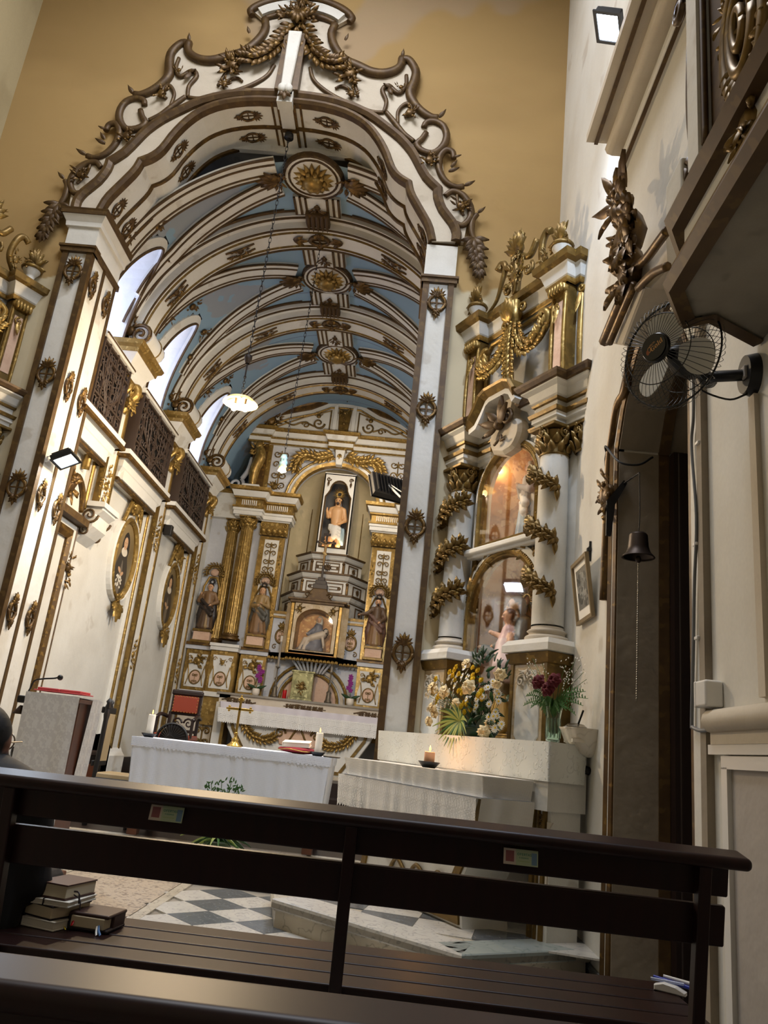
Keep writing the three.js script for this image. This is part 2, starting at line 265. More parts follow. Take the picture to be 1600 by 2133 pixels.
const archF = [[0, 7.83], [0.37, 7.81], [0.67, 7.74], [0.89, 7.62], [1.04, 7.46], [1.16, 7.26], [1.25, 7.05], [1.34, 6.94], [1.45, 6.87], [1.49, 6.74], [1.6, 6.55], [1.71, 6.36], [1.765, 6.17]];
const both = (r) => [...r.map(([x, y]) => [-x, y]).reverse(), ...r.slice(r[0][0] === 0 ? 1 : 0)];
const smooth2 = (pts, n) => spline(pts.map(([x, y]) => [x, y, 0]), n).map((p) => [p.x, p.y]);
const archHalf = [...smooth2(archF.slice(0, 9), 20), ...smooth2(archF.slice(8), 10).slice(1)];
const archPath = both(archHalf);
const CFL = 0.16;                   // chancel floor
{
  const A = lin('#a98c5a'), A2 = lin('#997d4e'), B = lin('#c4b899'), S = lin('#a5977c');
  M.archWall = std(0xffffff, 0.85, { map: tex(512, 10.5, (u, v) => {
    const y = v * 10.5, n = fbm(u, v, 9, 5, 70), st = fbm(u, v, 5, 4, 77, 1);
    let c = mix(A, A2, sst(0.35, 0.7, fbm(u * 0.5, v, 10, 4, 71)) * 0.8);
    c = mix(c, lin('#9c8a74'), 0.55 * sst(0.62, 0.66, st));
    const k = sst(0.49, 0.51, (5.55 - y) * 0.35 + n); return mix(c, mix(B, S, 0.5 * sst(0.4, 0.7, fbm(u, v, 14, 4, 90))), k);  // cream paint below the tan, with flood light also put into its colour
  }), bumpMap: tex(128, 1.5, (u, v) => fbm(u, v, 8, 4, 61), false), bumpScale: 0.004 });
  const o = struct('wall_end', FE);
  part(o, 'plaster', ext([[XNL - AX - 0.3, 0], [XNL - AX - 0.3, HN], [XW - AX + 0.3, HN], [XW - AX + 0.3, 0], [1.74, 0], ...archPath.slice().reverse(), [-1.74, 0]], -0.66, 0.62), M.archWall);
  // right nave wall with the arched sacristy door; local x = -depth
  const r = struct('wall_right', FR), dx0 = -4.475, dx1 = -3.27, sp = 3.03;
  const arch = []; for (let i = 0; i <= 10; i++) { const t = i / 10; arch.push([dx0 + (dx1 - dx0) * t, sp + 0.52 * Math.sin(Math.PI * t) ** 0.75]); }
  part(r, 'plaster', ext([[-D - 0.1, 0], [-D - 0.1, HN], [ZB + 0.3, HN], [ZB + 0.3, 0], [dx1, 0], ...arch.slice().reverse(), [dx0, 0]], -0.5, 0.5), M.wallR);
  part(struct('wall_left', new Frame(XNL, 0, 90)), 'plaster', box2(-ZB - 0.3, D + 0.1, 0, HN, -0.4, 0), M.wallTan);
  part(struct('wall_back', new Frame(AX, ZB, 180)), 'plaster', box2(-3.5, 3.5, 0, HN, -0.4, 0), M.wallR);
  part(struct('ceiling'), 'boards', box2(XNL - 0.4, XW + 0.5, HN, HN + 0.3, -D - 0.2, ZB + 0.4), M.cream);
  // sacristy beyond the door: unlit room, its darkness painted into black walls
  const d = struct('wall_sacristy');
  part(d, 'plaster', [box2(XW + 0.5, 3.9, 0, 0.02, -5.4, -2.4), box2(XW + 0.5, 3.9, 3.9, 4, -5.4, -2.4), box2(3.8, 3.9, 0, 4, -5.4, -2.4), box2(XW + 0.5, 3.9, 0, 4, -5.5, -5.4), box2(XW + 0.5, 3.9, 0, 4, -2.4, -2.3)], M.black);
  // chancel shell
  const cw = struct('wall_chancel_left', FW);
  const WT = 5.5, wz = [[-ZCE, 0], [-ZCE, WT]]; for (const [zc, top] of BAYS().slice().reverse()) wz.push([zc + 0.46, WT], [zc + 0.46, 4.3], [zc - 0.46, 4.3], [zc - 0.46, WT]);
  part(cw, 'plaster', ext([[-ZAB - 0.02, 0], ...wz, [-ZAB - 0.02, WT]].filter(([x]) => x > -ZAB - 0.03), -0.35, 0.35), M.wall);
  part(struct('wall_chancel_right', new Frame(XRC, 0, -90)), 'plaster', box2(ZCE, ZAB, 0, 6.2, -0.3, 0), M.wall);
  part(struct('wall_apse', new Frame(CAX, ZCE, 0)), 'plaster', box2(-2.6, 2.6, 0, 8.4, -0.3, 0), M.dimBlue);
  const cs = struct('wall_arch_returns');
  part(cs, 'plaster', [box2(XLC - 0.3, XL - 0.02, 0, 8.2, ZAB, ZAB + 0.06), box2(XR + 0.02, XRC + 0.3, 0, 8.2, ZAB, ZAB + 0.06), box2(XLC - 0.3, XRC + 0.3, 7.7, 8.6, ZAB, ZAB + 0.06)], M.white);
}
function BAYS() { return [[8.02], [9.76], [12.0]]; }     // depths of the three tribune openings

// ---------- floor ----------
{
  const f = struct('floor');
  part(f, 'slab', box2(XNL - 0.3, XW + 0.4, -0.2, -0.012, -D, ZB + 0.3), M.grey);
  const spk = (() => { const A = lin('#b9ab97'), B = lin('#8d8072'); return std(0xffffff, 0.35, { map: tex(512, 0.9, (u, v) => mix(A, B, sst(0.55, 0.68, fbm(u, v, 48, 3, 33, 1)))) }); })();
  const z1 = -6.42;
  part(f, 'aisle', box2(-2.28, -1.465, -0.02, 0, z1, ZB), spk);
  for (const x of [-2.325, -1.42]) part(f, 'aisle_border', box2(x - 0.036, x + 0.036, -0.02, 0.001, z1, ZB), M.marbleY);
  const s = 0.2145, tile = [0, 1, 2, 3].map((k) => ext([[0, -s + 0.002], [s - 0.002, 0], [0, s - 0.002], [-s + 0.002, 0]], 0, 0.014).rotateX(-Math.PI / 2).translate(0, -0.014, 0));
  const gW = tile.map((g, k) => boxUV(g.clone())), near = [];
  gW.forEach((g, k) => { const u = g.attributes.uv; for (let i = 0; i < u.count; i++) u.setXY(i, u.getX(i) + k * 0.31, u.getY(i) + k * 0.17); g.userData.keepUV = true; });
  for (let i = -30; i < 40; i++) for (let j = -30; j < 40; j++) {
    const x = -1.069 + (i + j) * s + s, z = -5.503 + (i - j) * s;
    if (z < z1 + 0.1 || z > -1.0 || x > XW - 0.02 || x < XNL + 0.1 || (x > -2.34 - s * 0.4 && x < -1.41 + s * 0.4)) continue;
    if (x < -3.3 || z > -2.9) { near.push([x, z, i + j]); continue; }
    const m = part(f, 'marble_tile', gW[((i * 7 + j * 3) % 4 + 4) % 4], (i + j) & 1 ? M.marbleB : M.marbleW); m.position.set(x, 0, z);
  }
  for (const b of [0, 1]) { const l = near.filter((t) => (t[2] & 1) === b).map(([x, z]) => tile[0].clone().translate(x, 0, z)); if (l.length) part(f, 'marble_tiles', l, b ? M.marbleB : M.marbleW).userData.kind = 'stuff'; }
  part(f, 'rear_floor', box2(XNL, XW, -0.02, -0.002, -1.0, ZB), M.grey);
  const c = struct('floor_chancel');
  part(c, 'step', [rbox(AX, CFL - 0.03, -6.9, 3.9, 0.06, 1.0, 0.02), box2(AX - 1.92, AX + 1.92, 0, CFL - 0.05, -7.4, -6.45)], M.marbleY);
  part(c, 'boards', box2(XLC, XRC, 0, CFL, ZCE, -7.38), M.woodDark);
  part(c, 'dais', [box2(XLC, XRC, CFL, 0.36, ZCE, -11.6), box2(XLC + 0.3, XRC - 0.3, 0.36, 0.56, ZCE, -12.1)], M.woodDark);
}
// side altar platform: octagonal corner step of marble
const PLY = 0.16;
{
  const o = struct('floor_side_altar'), P = [[-0.643, -5.263], [0.455, -4.395], [1.13, -4.83], [XW, -4.86], [XW, -6.8], [-0.3, -6.8], [-0.75, -5.9]];
  const up = (pts, y0, h, b) => ext(pts.map(([x, z]) => [x, -z]), 0, h, b).rotateX(-Math.PI / 2).translate(0, y0, 0);
  const inset = (k) => P.map(([x, z]) => [x + (0.35 - x) * k, z + (-5.7 - z) * k]);
  part(o, 'riser', up(inset(0.03), 0, PLY - 0.04, 0), M.marbleY);
  part(o, 'nosing', up(P, PLY - 0.05, 0.044, 0.015), M.marbleY);
  const edge = (a, b, w, m) => { const dx = b[0] - a[0], dz = b[1] - a[1], l = Math.hypot(dx, dz), nx = dz / l, nz = -dx / l; const q = [a, b, [b[0] + nx * w * 1 - dx / l * 0.1, b[1] + nz * w - dz / l * 0.1], [a[0] + nx * w + dx / l * 0.02, a[1] + nz * w + dz / l * 0.02]].map(([x, z]) => [x, z]); part(o, 'edge_slab', up(q, PLY - 0.05, 0.0508, 0.006), m); };
  edge(P[0], P[1], 0.27, M.marbleW); edge(P[1], P[2], 0.25, M.marbleG);
  const ca = Math.cos(0.18), sa = Math.sin(0.18), t = 0.345, sq = boxUV(box2(0.002, t - 0.002, PLY - 0.01, PLY, -t + 0.002, -0.002)); sq.userData.keepUV = true;
  for (let i = -2; i < 5; i++) for (let j = 0; j < 5; j++) {
    const x = 0.204 + i * t * ca + j * t * sa, z = -4.853 + i * t * sa - j * t * ca, cx = x + 0.17, cz = z - 0.17;
    if (cx > XW || cz < -6.6 || (cx - P[0][0]) * (P[1][1] - P[0][1]) - (cz - P[0][1]) * (P[1][0] - P[0][0]) < 0.22 || cz > -4.7) continue;
    const m = part(o, 'marble_tile', sq, (i + j) & 1 ? M.marbleB : M.marbleW); m.position.set(x, 0, z); m.rotation.y = -0.18;
  }
}
// ---------- chancel arch: pillars, soffit, archivolt, carved crest ----------
const FJ = new Frame(XL, 0, 90);
const mir = (pts) => pts.map(([x, y, z]) => [-x, y, z || 0]);
function basisGeo(g, o, ex, ey, ez) { return g.applyMatrix4(new THREE.Matrix4().makeBasis(ex, ey, ez).setPosition(o)); }
{
  const capB = FE.px(880, 580)[1], capT = FE.px(872, 508)[1], s0 = 1.725, s1 = 2.035;
  const medY = [[909, 632], [888, 853], [863, 1097], [838, 1360]].map(([x, y]) => FE.px(x, y)[1]);
  const mg = medal(0, 0, 0, 0.2, 0.38);
  for (const sd of [-1, 1]) {
    const o = struct(sd < 0 ? 'trim_1' : 'trim_2', FE, sd < 0 ? 'left pillar of the chancel arch, white with brown strips' : 'right pillar of the chancel arch, white with brown strips');
    const X = (a) => sd * a, bx = (a, b, y0, y1, z0, z1) => box2(Math.min(X(a), X(b)), Math.max(X(a), X(b)), y0, y1, z0, z1);
    part(o, 'shaft', bx(s0, s1, 0, capT - 0.05, -0.675, -0.012), M.white);
    part(o, 'strip', [bx(s0 - 0.004, s0 + 0.06, 0.2, capB, -0.06, 0.012)], M.brown); part(o, 'strip', [bx(s1 - 0.055, s1 + 0.004, 0.2, capB, -0.06, 0.012)], M.brown);
    part(o, 'head_moulding', [bx(s0 - 0.02, s1 + 0.03, capB - 0.045, capB + 0.01, -0.1, 0.03), bx(s0 - 0.035, s1 + 0.045, capB + 0.005, capB + 0.03, -0.1, 0.045)], M.brown);
    part(o, 'jamb_moulding', [bx(s0 - 0.03, s0, capB - 0.045, capB + 0.02, -0.70, 0.02)], M.brown);
    const cp = [[X(s1 + 0.005), -0.06], [X(s1 + 0.005), 0], [X(s0), 0], [X(s0), -0.72]]; if (sd < 0) cp.forEach((p) => p); const path = sd > 0 ? cp.slice().reverse() : cp.slice();
    const prof = (list) => mold(sd > 0 ? path : path, list.map(([a, b]) => [sd > 0 ? -a : a, b]), false, true);
    part(o, 'capital', [bx(s0 - 0.006, s1 + 0.006, capB, capT, -0.69, 0.006), prof([[0, capT - 0.16], [-0.03, capT - 0.15], [-0.035, capT - 0.1], [-0.07, capT - 0.04], [-0.075, capT - 0.02], [0, capT - 0.02]])], M.white);
    part(o, 'abacus', prof([[0, capT - 0.04], [-0.085, capT - 0.03], [-0.09, capT + 0.01], [-0.1, capT + 0.03], [0, capT + 0.03]]), M.brown);
    for (const y of medY) part(o, 'medallion', mg, M.brownGold).position.set(X((s0 + s1) / 2), y, 0);
    if (sd < 0) {                            // the inner face of the left pillar, turned to the opening
      const rot = (g) => g.rotateY(Math.PI / 2);
      for (const z of [-0.645, -0.325]) part(o, 'strip', box2(-s0, -s0 + 0.012, 0.2, capB, z - 0.025, z + 0.025), M.brown);
      const mj = rot(medal(0, 0, 0, 0.2, 0.36));
      for (const [px, py] of [[190, 595], [217, 635], [140, 805], [167, 838], [83, 1030], [115, 1060], [22, 1272], [60, 1287]]) { const p = FJ.px(px, py); const m = part(o, 'medallion', mj, M.brownGold); m.position.set(-s0, p[1], -(p[0] - D)); m.scale.z = 0.75; }
    }
  }
}
{
  const c2 = (l, off = 0) => l.map(([x, y]) => FE.px(530 + x / 2.963, y / 2.963, off));
  const o = struct('trim_3', FE, 'lobed chancel arch with panelled soffit and carved brown crest');
  const P = archPath, sub = P;
  part(o, 'soffit', mold(sub, [[0, -0.675], [0.025, -0.675], [0.025, -0.005], [0, -0.005]]), M.white);
  for (const [z, w] of [[-0.65, 0.03], [-0.335, 0.024]]) part(o, 'soffit_fillet', mold(sub, [[0.02, z - w], [0.05, z - w * 0.6], [0.05, z + w * 0.6], [0.02, z + w]]), M.brownGold);
  const outR = c2([[270, 605], [420, 625], [560, 660], [700, 720], [800, 790], [900, 870], [970, 950], [1010, 1020], [1060, 1110], [1130, 1180], [1130, 1230], [1160, 1310], [1220, 1390], [1245, 1450], [1240, 1500]]);
  outR[0][0] = 0.12; const outP = both([[0, outR[0][1] + 0.01], ...smooth2(outR.slice(0, 10), 18), ...smooth2(outR.slice(9), 10).slice(1)]);
  part(o, 'archivolt', ext([...outP, ...P.slice().reverse()], -0.04, 0.06), M.cream);
  part(o, 'inner_moulding', mold(P, [[0.03, -0.04], [0.03, 0.04], [0, 0.06], [-0.03, 0.055], [-0.05, 0.02]]), M.brown);
  part(o, 'outer_moulding', mold(outP, [[0.05, 0.018], [0.04, 0.05], [0, 0.075], [-0.04, 0.07], [-0.055, 0.03], [-0.055, -0.04]]), M.brown);
  // medallions of the soffit, two rows
  const at = (t) => { const n = P.length - 1, i = Math.min(n - 1, Math.floor(t * n)), f = t * n - i; const a = P[i], b = P[i + 1]; return [a[0] + (b[0] - a[0]) * f, a[1] + (b[1] - a[1]) * f, Math.atan2(b[1] - a[1], b[0] - a[0])]; };
  const mg = medal(0, 0, 0, 0.15, 0.34);
  for (const [x, y] of [[518, 242], [368, 311], [244, 437]]) {
    let q = FE.px(x, y, -0.17), best = 0, bd = 9; for (let k = 0; k <= 400; k++) { const a = at(k / 400), d = Math.hypot(a[0] - q[0], a[1] - q[1]); if (d < bd) { bd = d; best = k / 400; } }
    for (const t of [best, 1 - best]) for (const z of [-0.17, -0.49]) {
      const [ax, ay, an] = at(t), tan = V3(Math.cos(an), Math.sin(an), 0), nn = V3(Math.sin(an), -Math.cos(an), 0), m = part(o, 'medallion', mg, M.brownGold);
      m.quaternion.setFromRotationMatrix(new THREE.Matrix4().makeBasis(V3().crossVectors(tan, nn), tan, nn)); m.position.set(ax + nn.x * 0.025, ay + nn.y * 0.025, z);
    }
  }
  // keystone: block on the soffit, tapering console above
  const ky = P[(P.length - 1) / 2][1];
  part(o, 'keystone', [box2(-0.075, 0.075, ky - 0.07, ky + 0.02, -0.70, 0.0), box2(-0.085, 0.085, ky - 0.085, ky + 0.1, -0.02, 0.1), rbox(0, ky - 0.1, -0.66, 0.13, 0.09, 0.1, 0.02)], M.white);
  for (const s of [-1, 1]) part(o, 'keystone_fillet', [box2(s * 0.085 - 0.02, s * 0.085 + 0.02, ky - 0.05, ky + 0.02, -0.68, 0.02), box2(s * 0.16 - 0.012, s * 0.16 + 0.012, ky - 0.04, ky + 0.02, -0.66, 0.02)], M.brownGold);
  part(o, 'keystone_band', box2(-0.1, 0.1, ky - 0.08, ky - 0.02, -0.36, -0.31), M.brownGold);
  const kt = c2([[180, 210], [272, 215], [240, 560], [150, 560]], 0.1).map((p) => p[1]);
  const cons = ext([[-0.055, kt[2]], [-0.075, kt[0]], [0.075, kt[0]], [0.055, kt[2]]], 0.02, 0.14, 0.01);
  part(o, 'console', [cons, ball(-0.035, kt[2] - 0.02, 0.15, 0.05, 1.2, 0.8), ball(0.035, kt[2] - 0.02, 0.15, 0.05, 1.2, 0.8), box2(-0.07, 0.07, ky + 0.02, kt[2], 0.02, 0.1)], M.white);
  part(o, 'console_side', [ext([[-0.13, kt[2]], [-0.12, kt[0] + 0.05], [-0.07, kt[0]], [-0.05, kt[2]]], 0.01, 0.11), ext([[0.05, kt[2]], [0.07, kt[0]], [0.12, kt[0] + 0.05], [0.13, kt[2]]], 0.01, 0.11), fan(0, kt[2] - 0.04, 0.12, -1.57, 1.4, 3, 0.14, 0.07)], M.brown);
  // carved crest, right half traced and mirrored
  const bg = c2([[150, 620], [150, 60], [330, 20], [500, 70], [590, 120], [480, 180], [470, 260], [520, 350], [600, 410], [720, 460], [820, 470], [900, 430], [950, 400], [990, 460], [970, 590], [1000, 670], [1060, 730], [1120, 765], [1180, 830], [1170, 920], [1160, 1000], [1170, 1090], [1220, 1160], [1290, 1220], [1330, 1300], [1310, 1390], [1290, 1500], [1250, 1500], [1230, 1400], [1150, 1290], [1120, 1180], [1040, 1090], [990, 980], [900, 870], [800, 790], [700, 720], [500, 645], [270, 600]]);
  const sy = (r) => [...r, ...r.slice().reverse().map(([x, y]) => [-x, y])];
  const bgR = bg.filter((p) => p[0] > 0.0);
  part(o, 'crest_panel', ext(bgR, -0.03, 0.045), M.cream); part(o, 'crest_panel', ext(bgR.map(([x, y]) => [-x, y]).reverse(), -0.03, 0.045), M.cream);
  const T = [
    [[[300, -8], [400, 15], [500, 52], [575, 95], [605, 130], [585, 155]], 0.05, 0.055], [[[280, 112], [350, 112], [430, 128], [500, 158]], 0.04, 0.05],
    [[[500, 165], [475, 230], [500, 310], [560, 385], [640, 425], [720, 462], [800, 470], [870, 450], [905, 415], [912, 372]], 0.062, 0.05],
    [[[900, 380], [955, 385], [995, 450], [985, 520], [960, 590], [985, 650], [1030, 700], [1090, 738], [1135, 742]], 0.058, 0.045],
    [[[1045, 800], [1060, 770], [1110, 762], [1165, 790], [1185, 850], [1165, 915], [1105, 960], [1035, 945], [1000, 905], [1035, 868], [1060, 830]], 0.045, 0.045],
    [[[1230, 990], [1222, 950], [1180, 938], [1142, 985], [1140, 1060], [1180, 1130], [1240, 1165], [1292, 1160]], 0.042, 0.04],
    [[[1175, 1220], [1220, 1192], [1285, 1215], [1328, 1280], [1332, 1350], [1285, 1400], [1230, 1385]], 0.042, 0.04],
    [[[1375, 1330], [1345, 1370], [1340, 1440], [1365, 1510]], 0.035, 0.03],
    [[[345, 430], [365, 500], [430, 565], [520, 622], [620, 660], [720, 700], [798, 705]], 0.03, 0.04], [[[800, 705], [815, 640], [790, 570], [830, 545], [890, 590], [935, 540], [938, 478]], 0.03, 0.05],
    [[[815, 705], [860, 760], [920, 835], [985, 885]], 0.036, 0.045], [[[885, 780], [888, 700], [935, 655], [968, 678], [955, 722], [925, 735]], 0.026, 0.05],
    [[[1250, 1190], [1255, 1270], [1290, 1340]], 0.02, 0.04], [[[600, 400], [620, 520], [640, 610]], 0.022, 0.05], [[[500, 560], [540, 545], [590, 570], [600, 620]], 0.02, 0.05],
  ];
  const leafs = [[1135, 745, 0.9, 0.12], [912, 372, 1.5, 0.1], [1292, 1162, 0.4, 0.12], [1230, 985, 0.2, 0.08], [1195, 1075, 0.3, 0.12], [1210, 1050, 0.9, 0.1], [560, 270, 1.2, 0.09], [1375, 1330, 0.7, 0.1], [860, 560, 3, 0.12], [830, 560, -1.2, 0.14]];
  const dropR = []; for (let i = 0; i < 5; i++) { const [x, y] = c2([[1355 + i * 7, 1480 + i * 48]])[0]; dropR.push(...fan(x, y, 0.02, -1.45, 2.6 - i * 0.3, 5, 0.2 - i * 0.015, 0.085)); }
  for (const sgn of [1, -1]) {
    const fl = (l) => l.map(([x, y, z]) => [x * sgn, y, z]);
    for (const [pts, r, z] of T) part(o, 'scroll', curve(fl(c2(pts).map(([x, y]) => [x, y, z * 0.6])), (t) => r * (1 - 0.25 * Math.abs(2 * t - 1)), 26, 7, 0.9), M.brown);
    part(o, 'eyebrow', (() => { const a = smooth2(c2([[270, 35], [400, 45], [500, 80], [560, 115]]), 10), b = smooth2(c2([[270, 90], [380, 92], [470, 120], [520, 150]]), 10); return ext(fl([...a, ...b.reverse()]).map(([x, y]) => [x, y]), 0, 0.06); })(), M.white);
    part(o, 'acanthus', leafs.map(([x, y, a, l]) => { const [px, py] = c2([[x, y]])[0]; return leaf(px * sgn, py, 0.04, sgn > 0 ? a : Math.PI - a, l, l * 0.5); }), M.brown);
    const fg = [[590, 480, 0.24, 0.32, 30], [540, 430, 0.2, 0.18, 16], [600, 600, 0.12, 0.16, 12], [1080, 1010, 0.16, 0.2, 18], [960, 720, 0.16, 0.16, 14], [1275, 1290, 0.16, 0.22, 18], [905, 560, 0.14, 0.08, 8]];
    part(o, 'foliage', fg.map(([x, y, w, h, n], k) => { const [px, py] = c2([[x, y]])[0]; return foliage(px * sgn, py, 0.05, w, h, n, 40 + k); }), M.brownGold);
    part(o, 'garland', garland(fl(c2([[300, 200], [340, 300], [390, 380], [460, 430], [540, 430]]).map(([x, y]) => [x, y, 0.05])), 0.07, 3, 1, 14), M.brownGold);
    part(o, 'leaf_drop', dropR.map((g) => sgn > 0 ? g.clone() : flipX(g)), M.brown);
  }
  part(o, 'top_foliage', [foliage(0, c2([[275, 150]])[0][1], 0.1, 0.5, 0.32, 40, 71, 0.7), foliage(0, c2([[275, 30]])[0][1], 0.08, 0.24, 0.4, 24, 72), fan(0, c2([[275, 140]])[0][1], 0.14, -1.57, 1.5, 5, 0.2, 0.1)], M.brownGold);
}
// ---------- chancel vault, ribs, tribune openings ----------
const VR = 2.22, VY = 5.38, RIBS = [8.7, 10.8, 13.1], BOSS = [7.68, 9.76, 12.0];
const vpt = (th, z, h = 0) => V3(CAX - (VR - h) * Math.cos(th), VY + (VR - h) * Math.sin(th), -z);
function bend(g) { const p = g.attributes.position; for (let i = 0; i < p.count; i++) { const v = vpt(p.getX(i) / VR, p.getY(i), p.getZ(i)); p.setXYZ(i, v.x, v.y, v.z); } g.computeVertexNormals(); return g; }
function vstrip(path, prof, closed = false, step = 0.09) {           // path of [theta, depth]
  const q = []; const n = path.length; for (let i = 0; i < (closed ? n : n - 1); i++) { const a = path[i], b = path[(i + 1) % n], k = Math.max(1, Math.ceil(Math.hypot((b[0] - a[0]) * VR, b[1] - a[1]) / step)); for (let j = 0; j < k; j++) q.push([(a[0] + (b[0] - a[0]) * j / k) * VR, a[1] + (b[1] - a[1]) * j / k]); }
  if (!closed) q.push([path[n - 1][0] * VR, path[n - 1][1]]); return bend(mold(q, prof, closed));
}
const offP = (o, w, h) => [[o - w, h - 0.025], [o - w, h], [o + w, h], [o + w, h - 0.025]];
{
  const o = struct('ceiling_chancel', FO, 'blue barrel vault with white and brown ribs over the chancel');
  const LT = 0.665, hw = (th) => th < LT ? 0.46 * Math.sqrt(Math.max(0, 1 - (th / LT) ** 2)) : 0;
  const lun = (th, z) => { const t = th > Math.PI / 2 ? Math.PI - th : th; return BAYS().some(([zc]) => Math.abs(z - zc) < hw(t)); };
  const pos = [], NT = 84, NZ = 200, z0 = -ZAB - 0.05, z1 = -ZCE;
  for (let i = 0; i < NT; i++) for (let j = 0; j < NZ; j++) {
    const t0 = Math.PI * i / NT, t1 = Math.PI * (i + 1) / NT, a = z0 + (z1 - z0) * j / NZ, b = z0 + (z1 - z0) * (j + 1) / NZ; if (lun((t0 + t1) / 2, (a + b) / 2)) continue;
    const P = [vpt(t0, a), vpt(t1, a), vpt(t1, b), vpt(t0, b)]; for (const k of [0, 1, 2, 0, 2, 3]) pos.push(P[k].x, P[k].y, P[k].z);
  }
  const g = new THREE.BufferGeometry(); g.setAttribute('position', new THREE.Float32BufferAttribute(pos, 3)); g.computeVertexNormals();
  { const uv = []; for (let i = 0; i < pos.length; i += 3) uv.push(Math.atan2(pos[i + 1] - VY, CAX - pos[i]) * VR, pos[i + 2]); g.setAttribute('uv', new THREE.Float32BufferAttribute(uv, 2)); g.userData.keepUV = true; }
  part(o, 'boarding', g, M.blue);
  const shell = struct('wall_vault_back'); part(shell, 'plaster', [box2(XLC - 0.5, XRC + 0.4, 7.75, 8, ZCE, ZAB), box2(XLC - 0.5, XLC - 0.42, 0, 7.8, ZCE, ZAB), box2(XRC + 0.32, XRC + 0.4, 0, 7.8, ZCE, ZAB)], M.grey);
  // board joints: thin dark gaps are real grooves between boards, shown by narrow proud battens
  for (let k = 1; k < 6; k++) { const z = 7.7 + k * 1.25; if (RIBS.some((r) => Math.abs(r - z) < 0.35)) continue; part(o, 'batten', vstrip([[0.75, z], [2.39, z]], offP(0, 0.006, 0.004)), M.dimBlue); }
  const TH0 = 0.17;
  for (const zr of RIBS) {
    const path = [[TH0, zr], [Math.PI - TH0, zr]];
    part(o, 'rib', vstrip(path, [[-0.34, 0], [-0.34, 0.06], [-0.23, 0.07], [-0.23, 0.16], [0.23, 0.16], [0.23, 0.07], [0.34, 0.06], [0.34, 0]]), M.white);
    for (const s of [-1, 1]) { part(o, 'rib_fillet', vstrip(path, offP(s * 0.31, 0.014, 0.078)), M.brown); part(o, 'rib_fillet', vstrip(path, offP(s * 0.21, 0.015, 0.172)), M.brown); part(o, 'rib_fillet', vstrip(path, offP(s * 0.37, 0.012, 0.02)), M.brown); part(o, 'rib_rope', vstrip(path, [[s * 0.14 - 0.016, 0.15], [s * 0.14, 0.185], [s * 0.14 + 0.016, 0.15]]), M.goldDim); }
    const put = (th, ge, mat, nm, h = 0.165, zz = zr) => { const m = part(o, nm, ge, mat), c = vpt(th, zz, h), nn = V3(Math.cos(th), -Math.sin(th), 0), tt = V3(Math.sin(th), Math.cos(th), 0); m.quaternion.setFromRotationMatrix(new THREE.Matrix4().makeBasis(V3().crossVectors(tt, nn), tt, nn)); m.position.copy(c); return m; };
    const pl = join([foliage(0, 0, 0.01, 0.14, 0.3, 14, 5, 1.2), curve([[-0.05, -0.2, 0.01], [-0.06, 0, 0.03], [-0.05, 0.2, 0.01]], 0.014, 10), curve([[0.05, -0.2, 0.01], [0.06, 0, 0.03], [0.05, 0.2, 0.01]], 0.014, 10)]);
    for (const th of [0.55, 1.05, 2.09, 2.59]) put(th, pl, M.brownGold, 'plaque');
    put(Math.PI / 2, medal(0, 0, 0, 0.3, 0.36, Math.PI / 2), M.brownGold, 'crown_cross', 0.17);
    put(Math.PI / 2, join([box(0, 0, 0.02, 0.28, 0.3, 0.07), ...[-2, -1, 0, 1, 2].map((k) => leaf(-0.13, k * 0.06, 0.05, 0, 0.28, 0.07, 0.6, 0.1))]), M.brown, 'crown_bracket', 0.1, zr - 0.33);
    for (const s of [-1, 1]) put(Math.PI / 2 + s * 0.16, join([fan(0, -0.02, 0, s > 0 ? -1.57 : 1.57, 1.2, 3, 0.2, 0.08)]), M.brownGold, 'crown_leaf', 0.17);
    // volutes at the feet
    for (const s of [1]) {
      const th = TH0 - 0.02, c = vpt(th, zr, 0.2), cylg = new THREE.CylinderGeometry(0.15, 0.15, 0.5, 22).rotateX(Math.PI / 2).translate(c.x + 0.02, c.y - 0.02, c.z);
      part(o, 'volute', cylg, M.white);
      for (const e of [1, -1]) part(o, 'volute_spiral', spiral(c.x + 0.02, c.y - 0.02, c.z + e * 0.25, 0.145, 1.7, 2.4, -1, 0.03).translate(0, 0, e > 0 ? 0 : -0.04), M.brownGold);
      part(o, 'volute_ring', new THREE.TorusGeometry(0.152, 0.012, 5, 22).translate(c.x + 0.02, c.y - 0.02, c.z - 0.1), M.goldDim);
      part(o, 'rib_leaf', [foliage(c.x - 0.12, c.y + 0.02, c.z + 0.26, 0.2, 0.5, 18, 9, 0.8)], M.brownGold);
    }
  }
  // ridge band, bosses and diagonals
  const bays = BOSS.map((b, i) => [b, i ? RIBS[i - 1] : 6.7, RIBS[i]]);
